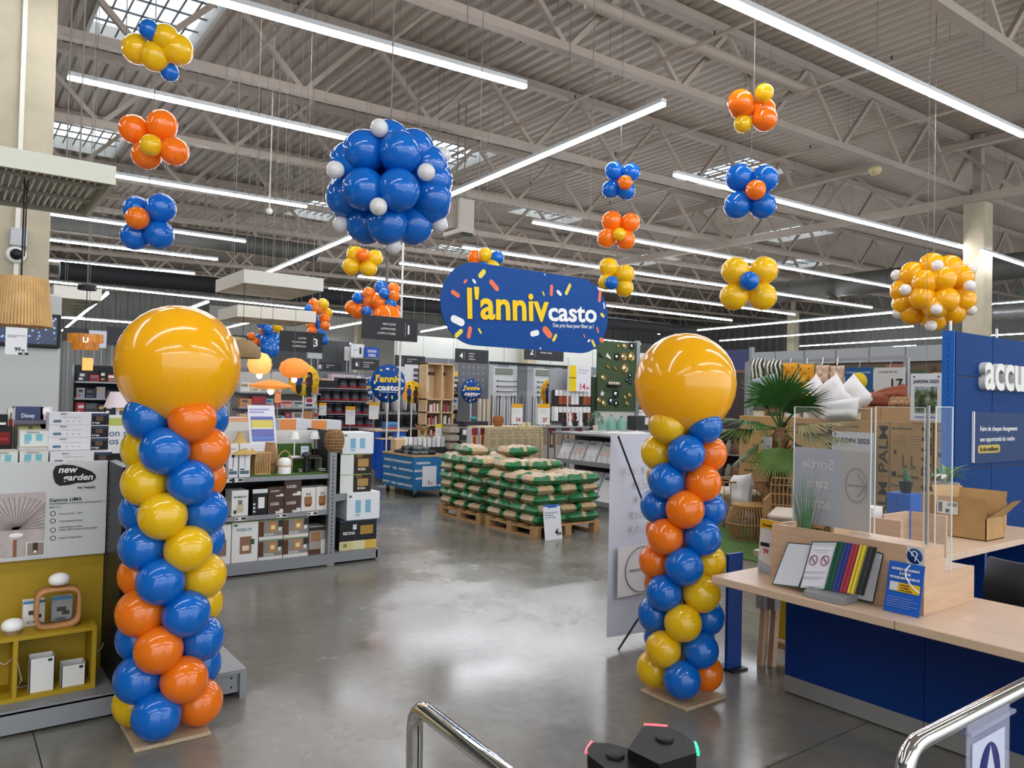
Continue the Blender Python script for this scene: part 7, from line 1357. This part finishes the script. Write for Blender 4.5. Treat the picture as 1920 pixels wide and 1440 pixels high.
# rail with hanging seat cushions
XR = 10.4; a, b = onX(1402, 664, XR), onX(1700, 697, XR); zr_ = onX(1500, 676, XR).z
T = thing('cushion_rail', 'Long hanging rail behind the garden cartons', 'rail', (XR, a.y, 0)); MB().bar((XR, a.y, zr_), (XR, b.y, zr_), .03, .04).build('bar', METAL_G, T)
for y in (a.y, (a.y+b.y)/2, b.y): MB().box(XR-.03, XR+.03, y-.03, y+.03, 0, zr_).build('post', METAL_G, T)
def stripe_mat(name, a, b, sc, d='X'):
    m = bpy.data.materials.new(name); m.use_nodes = True; nt = m.node_tree; bs = nt.nodes['Principled BSDF']; bs.inputs['Roughness'].default_value = .8; w_ = nt.nodes.new('ShaderNodeTexWave'); w_.bands_direction = d; w_.inputs['Scale'].default_value = sc; w_.inputs['Distortion'].default_value = 3.5
    tc = nt.nodes.new('ShaderNodeTexCoord'); nt.links.new(tc.outputs['Object'], w_.inputs[0]); cr = nt.nodes.new('ShaderNodeValToRGB'); cr.color_ramp.interpolation = 'CONSTANT'; cr.color_ramp.elements[0].color = lin(a); cr.color_ramp.elements[1].position = .5; cr.color_ramp.elements[1].color = lin(b); nt.links.new(w_.outputs[0], cr.inputs[0]); nt.links.new(cr.outputs[0], bs.inputs['Base Color']); return m
ST = stripe_mat('zebra_print', '#d8d3c4', '#2c2b24', 4.5); FLR = mat('floral_print', '#c9ab92', .8, noise=.5, nscale=16); TUF = mat('tufted_mustard', '#cf8f17', .8, bump=.4, bscale=20)
for lab, u0, u1, v0, v1, m in (('Black and white striped seat cushion hanging first on the rail', 1409, 1436, 672, 714, ST), ('Black and white striped seat cushion hanging second on the rail', 1437, 1466, 675, 713, ST), ('Mustard tufted seat cushion hanging left of its twin', 1468, 1498, 680, 715, TUF), ('Mustard tufted seat cushion hanging right of its twin', 1499, 1529, 682, 717, TUF), ('Floral seat cushion hanging left of its twin', 1530, 1556, 684, 719, FLR), ('Floral seat cushion hanging right of its twin', 1557, 1585, 685, 720, FLR)):
    y0, y1, z0, z1 = rX(u0, v0, u1, v1, XR-.03); T = thing('seat_cushion', lab, 'cushion', (XR-.03, (y0+y1)/2, z0), 'seat cushions hanging on the rail')
    o = inst(pillow_mesh(y1-y0, z1-z0, .09, m, 3), 'pad', T, (XR-.05, (y0+y1)/2, (z0+z1)/2), (0, 0, pi/2))
    if m is TUF:
        for a_ in (-1, 0, 1):
            for b_ in ((-1, 1) if a_ else (0,)): MB().ball((XR-.1, (y0+y1)/2+a_*(y1-y0)*.25, (z0+z1)/2+b_*(z1-z0)*.22), .012, n=8, m=5).build('tuft_button', C('#7a4d08'), T)
    MB().tube([(XR-.05, (y0+y1)/2, z1), (XR-.03, (y0+y1)/2, zr_+.03)], .008, 5).build('hook', SWHITE, T)
y0, y1, z0, z1 = rX(1584, 689, 1636, 733, XR-.1); T = thing('advice_board', 'Blue advice board with a yellow dot hanging behind the white pillows', 'sign', (XR-.1, y0, z0)); MB().box(XR-.1, XR-.08, y0, y1, z0, z1).build('board', C('#1f4d7c'), T); MB().lathe([(0, 0), (.13, 0), (.13, -.003), (0, -.003)], (XR-.1, (y0+y1)/2, z0+.13), 20, 'x').build('yellow_dot', C('#d0b323'), T); text('et bien plus pour vos projets', (XR-.104, (y0+y1)/2, z1-.08), .03, C('#b9cbe0'), T, (0, -1, 0), width=(y1-y0)*.85); MB().tube([(XR-.09, (y0+y1)/2, z1), (XR-.03, (y0+y1)/2, zr_)], .006, 5).build('hook', METAL_G, T)
y0, y1, z0, z1 = rX(1639, 689, 1696, 738, XR-.12); T = thing('price_board', 'Large pale price board reading 17,90 over the terracotta pillows', 'price board', (XR-.12, y0, z0)); MB().box(XR-.12, XR-.1, y0, y1, z0, z1).build('board', C('#b7b9b6'), T); text('17', (XR-.124, y0+(y1-y0)*.28, z0+.07), .13, BLK, T, (0, -1, 0), bold=.02); text('90', (XR-.124, y0+(y1-y0)*.1, z0+.07), .06, BLK, T, (0, -1, 0), bold=.02); text('Coussin de sol', (XR-.124, y1-.06, z1-.07), .03, C('#4a4a4a'), T, (0, -1, 0), align='LEFT'); MB().tube([(XR-.11, (y0+y1)/2, z1), (XR-.03, (y0+y1)/2, zr_)], .006, 5).build('hook', METAL_G, T)
# posters
def garden_pic():
    m = bpy.data.materials.new('garden_photo_print'); m.use_nodes = True; nt = m.node_tree; b = nt.nodes['Principled BSDF']; n = nt.nodes.new('ShaderNodeTexNoise'); n.inputs['Scale'].default_value = 9; n.inputs['Detail'].default_value = 4; tc = nt.nodes.new('ShaderNodeTexCoord'); nt.links.new(tc.outputs['Object'], n.inputs[0])
    cr = nt.nodes.new('ShaderNodeValToRGB'); e = cr.color_ramp.elements; e[0].position = .38; e[0].color = lin('#20251f'); e[1].position = .65; e[1].color = lin('#a9bcc9'); q = e.new(.5); q.color = lin('#5d6b3c'); nt.links.new(n.outputs[0], cr.inputs[0]); nt.links.new(cr.outputs[0], b.inputs['Base Color']); return m
GP = garden_pic()
def poster(lab, u0, v0, u1, v1, X, words=True):
    y0, y1, z0, z1 = rX(u0, v0, u1, v1, X); T = thing('garden_poster', lab, 'poster', (X, (y0+y1)/2, z0), 'garden 2025 posters'); h, w_ = z1-z0, y1-y0; MB().box(X, X+.004, y0, y1, z0, z1).build('sheet', C('#d9d8db'), T)
    text('JARDIN 2025', (X-.003, (y0+y1)/2, z1-h*(.2 if h < .9 else .115)), w_*.1, C('#2d3138'), T, (0, -1, 0), width=w_*.82, bold=.03)
    MB().quad((X-.002, y1-w_*.14, z0+h*.16), (X-.002, y0+w_*.14, z0+h*.16), (X-.002, y0+w_*.14, z1-h*.28), (X-.002, y1-w_*.14, z1-h*.28)).build('photo', GP, T); text('castorama', (X-.003, (y0+y1)/2, z0+h*.06), w_*.075, C('#3b5fae'), T, (0, -1, 0), width=w_*.7, bold=.02)
    if z0 > 1.4: MB().tube([(X+.002, (y0+y1)/2, z1), (X+.002, (y0+y1)/2, 8.38+rz(X))], .003, 4).build('wire', STRING, T)
    for y in (y0+.04, y1-.04): MB().ball((X, y, z1-.04), .012, n=8, m=5).build('pin', C('#4a4f7a'), T)
poster('White garden 2025 poster high beside the blue welcome wall', 1707, 700, 1766, 789, XB-.05); poster('Tall garden 2025 poster pinned on the cartons behind the frosted sheet', 1559, 810, 1638, 985, XB-.03)
# palm
PT = at(1447, 1005, 0); PT = Vector((8.35, 5.62, 0)); T = thing('potted_palm', 'Large fan palm with shaggy trunk in front of the garden cartons', 'palm', PT)
TRK = mat('palm_trunk', '#7c5a3c', .9, noise=.35, nscale=14, bump=.8, bscale=25); PLF = [mat('palm_leaf_dark', '#2f5b22', .5, noise=.2, nscale=8), mat('palm_leaf_light', '#5f7d35', .5, noise=.2, nscale=8), mat('palm_leaf_dry', '#8f8a4f', .6, noise=.2, nscale=8)]
MB().lathe([(.16, 0), (.22, .35), (.23, .38), (0, .36)], PT, 20).build('pot', C('#3a3532'), T); top = PT+Vector((0, 0, 1.36))
MB().lathe([(.11, .36), (.14, .5), (.1, .75), (.085, 1.0), (.09, 1.25), (.05, 1.38)], PT, 16).build('trunk', TRK, T)
for k in range(70):
    z = .45+.78*R.random(); an = R.uniform(0, 6.28); r_ = .1; p = PT+Vector((cos(an)*r_, sin(an)*r_, z)); e = p+Vector((cos(an+R.uniform(-.5, .5))*.07, sin(an+R.uniform(-.5, .5))*.07, R.uniform(.06, .14))); MB().bar(p, e, R.uniform(.03, .05), .008, (cos(an), sin(an), 0)).build('husk', [TRK, C('#a3835a', .9)][k % 2], T)
def fan(c, d, L, m, n=32, spread=1.3, stalk=.28):
    d = Vector(d).normalized(); s = d.cross(Vector((0, 0, 1))); s = s.normalized() if s.length > .1 else Vector((1, 0, 0)); u = s.cross(d); b = c+d*stalk; fr = MB(); fr.tube([c, b], .012, 6); 
    for k in range(n):
        a = (k/(n-1)*2-1)*spread; dr = (d*cos(a)+s*sin(a)).normalized(); l_ = L*(.75+.25*cos(a))*R.uniform(.9, 1.05); w_ = dr.cross(u).normalized()*.016; dz = Vector((0, 0, -.16*L*abs(a)-R.uniform(.02, .12)*L)); mid = b+dr*l_*.55; tip = b+dr*l_+dz
        fr.grid([[b-w_*.3, b+u*.004, b+w_*.3], [mid-w_, mid+u*.006, mid+w_], [tip-w_*.1, tip, tip+w_*.1]], False, True)
    return fr
back = (PT-CP); back.z = 0; bk = back.normalized(); rt_ = Vector((bk.y, -bk.x, 0))
fr = [((0, .55), .62, 0), ((-.3, .5), .6, 0), ((.35, .45), .58, 0), ((-.75, .15), .62, 0), ((.75, .12), .66, 2), ((-.95, -.05), .7, 1), ((.95, -.12), .66, 2), ((-.55, -.45), .5, 1), ((.5, -.45), .5, 1), ((0, -.4), .45, 1), ((.15, .7), .55, 0), ((-.15, .7), .55, 0)]
for k, ((a, b), L, mi) in enumerate(fr):
    d = rt_*a+Vector((0, 0, b))+bk*R.uniform(-.45, .25); fan(top, d, L, 0).build('frond', PLF[mi], T)
tg = onX(1438, 838, 8.2); o = MB(); o.quad(tg+Vector((0, .07, -.14)), tg+Vector((0, -.06, -.12)), tg+Vector((-.02, -.09, .12)), tg+Vector((-.02, .04, .13))); o = o.build('price_tag', C('#dfe2de'), T); text('249', tg+Vector((-.012, -.01, -.09)), .045, BLK, o, (0, -1, -.15), (0, 0, 1), bold=.02)
# rattan pouf, armchair, planter, lawn mat
mt = MB().box(6.9, 9.2, 4.4, 6.6, 0, .012).build('lawn_mat', GRASS); tag(mt, 'Bright artificial lawn mat under the rattan furniture', 'mat')
c = Vector((7.95, 5.75, .012)); T = thing('rattan_pouf', 'Round rattan side table with wooden lid on the lawn mat', 'side table', c)
for k in range(44):
    a = 2*pi*k/44; MB().tube([c+Vector((cos(a)*r_, sin(a)*r_, h_)) for r_, h_ in ((.2, 0), (.26, .12), (.27, .22), (.23, .36), (.2, .40))], .008, 5).build('cane', WICK, T)
for h_, r_ in ((.005, .2), (.2, .272), (.395, .205)): MB().tube([c+Vector((cos(2*pi*k/28)*r_, sin(2*pi*k/28)*r_, h_)) for k in range(29)], .009, 5, False).build('ring', WICK, T)
MB().lathe([(0, .4), (.215, .4), (.215, .43), (0, .43)], c, 28).build('lid', C('#b08a52'), T)
def armchair(lab, ox, oy, rz_):
    T = thing('rattan_armchair', lab, 'armchair', (ox, oy, .012), 'rattan armchairs', (0, 0, rz_)); 
    for sx in (-.28, .28):
        for sy in (-.26, .26): MB().tube([(sx, sy, 0), (sx, sy, .4)], .016, 6).build('leg', WICK, T, raw=True)
    MB().box(-.3, .3, -.28, .28, .36, .39).build('seat_frame', WICK, T, raw=True); MB().box(-.28, .28, -.27, .25, .39, .49, .04).build('seat_cushion', mat('seat_linen', '#d3c7b4', .85, bump=.2, bscale=30), T, raw=True)
    for k in range(15): x = -.3+.6*k/14; MB().tube([(x, .26, .38), (x*1.08, .34, .66), (x*1.05, .36, .80)], .006, 5).build('back_cane', WICK, T, raw=True)
    for z in (.5, .62, .72, .8): MB().tube([(-.32, .28+.1*(z-.38)/.42, z), (.32, .28+.1*(z-.38)/.42, z)], .009, 5).build('back_hoop', WICK, T, raw=True)
    for sx in (-.32, .32):
        for k in range(7): y = -.26+.52*k/6; MB().tube([(sx, y, .38), (sx, y, .6)], .006, 5).build('arm_cane', WICK, T, raw=True)
        MB().tube([(sx, -.28, .6), (sx, .3, .62)], .014, 6).build('arm_rail', WICK, T, raw=True)
armchair('Rattan armchair with cream seat left of the frosted sheet', 7.55, 4.85, -1.1); armchair('Rattan armchair with white cushion partly hidden by the right balloon column', 8.75, 6.55, -2.2)
pillow('White pillow resting on the hidden rattan armchair', 1388, 920, 8.55, .45, .45, PWH, (.2, .15, 1.2), 12)
T = thing('slat_planter', 'Wooden stick planter box beneath the palm', 'planter', (8.0, 5.2, .012))
for k in range(24):
    MB().box(7.98+.0, 8.0, 5.0+k*.03, 5.024+k*.03, .012, .42+R.uniform(-.02, .02)).build('stick', TRK, T)
for k in range(14): MB().box(8.0+k*.03, 8.024+k*.03, 4.98, 5.0, .012, .42+R.uniform(-.02, .02)).build('stick', TRK, T)
# fascia band and shelves behind the garden department
XF = 14.; T = thing('fascia_band', 'Grey panelled fascia band above the garden shelving', 'fascia', (XF, 8, 0)); ya, yb_ = onX(1775, 660, XF).y-2, onX(1402, 672, XF).y
n = 9
for k in range(n): MB().box(XF, XF+.06, ya+(yb_-ya)*k/n+.01, ya+(yb_-ya)*(k+1)/n-.01, 2.50, 2.78).build('panel', C('#96999a'), T)
MB().box(XF+.06, XF+.5, ya, yb_, 0, 2.5).build('carcass', C('#5f574b'), T)
for k in range(14):
    y = ya+.1+(yb_-ya-.2)*k/14
    for z0, z1 in ((1.75, 2.45), (1.0, 1.7)): pbox('garden_pack', 'Garden product pack on the shelving under the fascia band', 'pack', XF-.12, XF+.06, y, y+(yb_-ya)/14*.9, z0, z0+(z1-z0)*R.uniform(.7, 1), R.choice(['#8a5a44', '#b8923c', '#6f6a4e', '#c9b98c', '#5a4a3c']), [(.1, .9, .55, .9, R.choice(['#d9c27a', '#3f4a35', '#c9c4b8'])), (.15, .7, .2, .4, '#4a4038')], 'garden packs under the fascia', face='x')
XP = 11.2; y0, y1, z0, z1 = rX(1378, 655, 1403, 930, XP); T = thing('tall_poster_stand', 'Tall dark landscape poster stand left of the palm', 'poster stand', (XP, y0, 0)); MB().box(XP, XP+.05, y0, y0+1.2, 0, z1).build('panel', C('#433639'), T); MB().box(XP-.01, XP+.06, y0-.06, y0, 0, z1+.03).build('post', METAL_G, T); prints(T, (XP, y0+1.2, 1.8), (0, -1.2, 0), (0, 0, z1-1.8), [(0, 1, .55, 1, '#3f4468'), (0, 1, .5, .56, '#7a5a5a')]); 
for k in range(3): MB().box(XP-.35, XP, y0, y0+1.2, .35+k*.42, .37+k*.42).build('shelf', METAL_G, T)
for k in range(16):
    o = MB().lathe([(.05, 0), (.07, .05), (.06, .16), (.03, .2), (.03, .24)], (XP-.2, y0+.1+.14*(k % 8), .37+.42*(k//8)), 10).build('lantern', C(['#6b4a3a', '#8a8078', '#3b3533', '#c9c3b8'][k % 4])); tag(o, 'Small garden lantern on the shelf below the dark landscape poster', 'lantern', 'garden lanterns on the poster stand')
# ================================================================== ENTRANCE RAILS AND GATE
def rail(lab, pts, r=.019):
    P = [Vector(p) for p in pts]; out = [P[0]]
    for i in range(1, len(P)-1):
        a, b, c = P[i-1], P[i], P[i+1]; d1, d2 = (a-b).normalized(), (c-b).normalized(); R_ = .07
        for k in range(7): t = k/6; out.append((b+d1*R_)*(1-t)**2+b*2*t*(1-t)+(b+d2*R_)*t*t)
    out.append(P[-1]); T = thing('chrome_rail', lab, 'rail', P[0]); MB().tube(out, r, 14).build('tube', CHROME, T); return T
T = rail('Chrome entrance rail in the lower middle foreground', [(.905, 1.535, 0), (.885, 1.53, .955), (.80, .2, .955), (.80, .2, 0)])
MB().box(.872, .878, .75, 1.2, .5, .93).build('clear_guard', mat('clear_guard', '#b9b6d8', .1, alpha=.35), T)
T = rail('Chrome entrance rail in the lower right corner', [(1.60, .775, 0), (1.60, .775, .955), (3.4, .775, .955), (3.4, .775, 0)]); MB().tube([(1.6, .775, .62), (3.4, .775, .62)], .016, 10).build('lower_bar', CHROME, T)
T = rail('Low chrome hoop between the gate and the right rail', [(1.30, .80, 0), (1.30, .80, .935), (1.42, .72, .935), (1.42, .72, 0)], .017)
a = at(1800, 1400, .93); T = thing('arrow_holder', 'Clear hanging holder with a blue arrow disc on the right rail', 'sign', (1.9, .77, .6)); CG = mat('clear_holder', '#c9cbe0', .08, alpha=.3)
xa, xb = onY(1800, 1400, .77).x, onY(1880, 1360, .77).x; MB().box(xa, xb, .755, .758, .55, .95).build('pane', CG, T); MB().box(xa+.02, xb-.035, .752, .754, .56, .905).build('card', C('#c4c8da'), T)
cx_ = (xa+xb)/2-.007; MB().lathe([(0, 0), (.058, 0), (.058, -.001), (0, -.001)], (cx_, .751, .80), 32, 'y', sy=1.55).build('blue_disc', C('#151a62'), T)
mb = MB(); mb.poly([(cx_-.010, .749, .72), (cx_+.010, .749, .72), (cx_+.010, .749, .82), (cx_+.025, .749, .82), (cx_, .749, .885), (cx_-.025, .749, .82), (cx_-.010, .749, .82)]); mb.build('arrow', C('#c4c8da'), T)
MB().box(xa-.005, xb+.01, .745, .80, .93, .938).build('clip', CG, T)
GT = mat('gate_top_black', '#161513', .5, spec=.2); GR_, GG_ = mat('gate_red_light', '#ff5560', .3, emit=1.5), mat('gate_green_light', '#22e38a', .3, emit=1.6)
def pod(lab, outl, z, red, green):
    P = [at(u, v, z) for u, v in outl]; c = sum(P, Vector())/len(P); T = thing('gate_pod', lab, 'gate', (c.x, c.y, 0), 'entrance gate pods')
    o2 = [(p.x, p.y) for p in P]; MB().prism(o2, lambda a, b: Vector((c.x+(a-c.x)*.97, c.y+(b-c.y)*.97, 0)), lambda a, b: Vector((c.x+(a-c.x)*.97, c.y+(b-c.y)*.97, z-.03))).build('body', mat('gate_body', '#202225', .25), T)
    MB().prism(o2, lambda a, b: Vector((a, b, z-.03)), lambda a, b: Vector((a, b, z))).build('cap', GT, T); MB().lathe([(.018, 0), (.018, .004), (.015, .005), (0, .005)], (c.x, c.y, z), 20).build('button', GT, T)
    for (u, v, u2, v2), m in ((red, GR_), (green, GG_)): a, b = at(u, v, z-.004), at(u2, v2, z-.004); o_ = ((a+b)/2-c); o_.z = 0; e = o_.normalized()*.003; MB().tube([a+e, (a+b)/2+e*1.5, b+e], .0035, 5).build('light_strip', m, T)
pod('Black gate pod with a green and a red light, right one', [(1177, 1404), (1236, 1433), (1306, 1412), (1302, 1393), (1280, 1375), (1253, 1363), (1210, 1360), (1205, 1362)], .98, (1208, 1360, 1252, 1363), (1300, 1392, 1306, 1414))
pod('Black gate pod with a red light, left one', [(1103, 1416), (1150, 1452), (1225, 1450), (1229, 1438), (1176, 1402), (1140, 1393), (1110, 1392), (1101, 1404)], .96, (1112, 1392, 1101, 1412), (1148, 1450, 1165, 1452))
fit_texts()
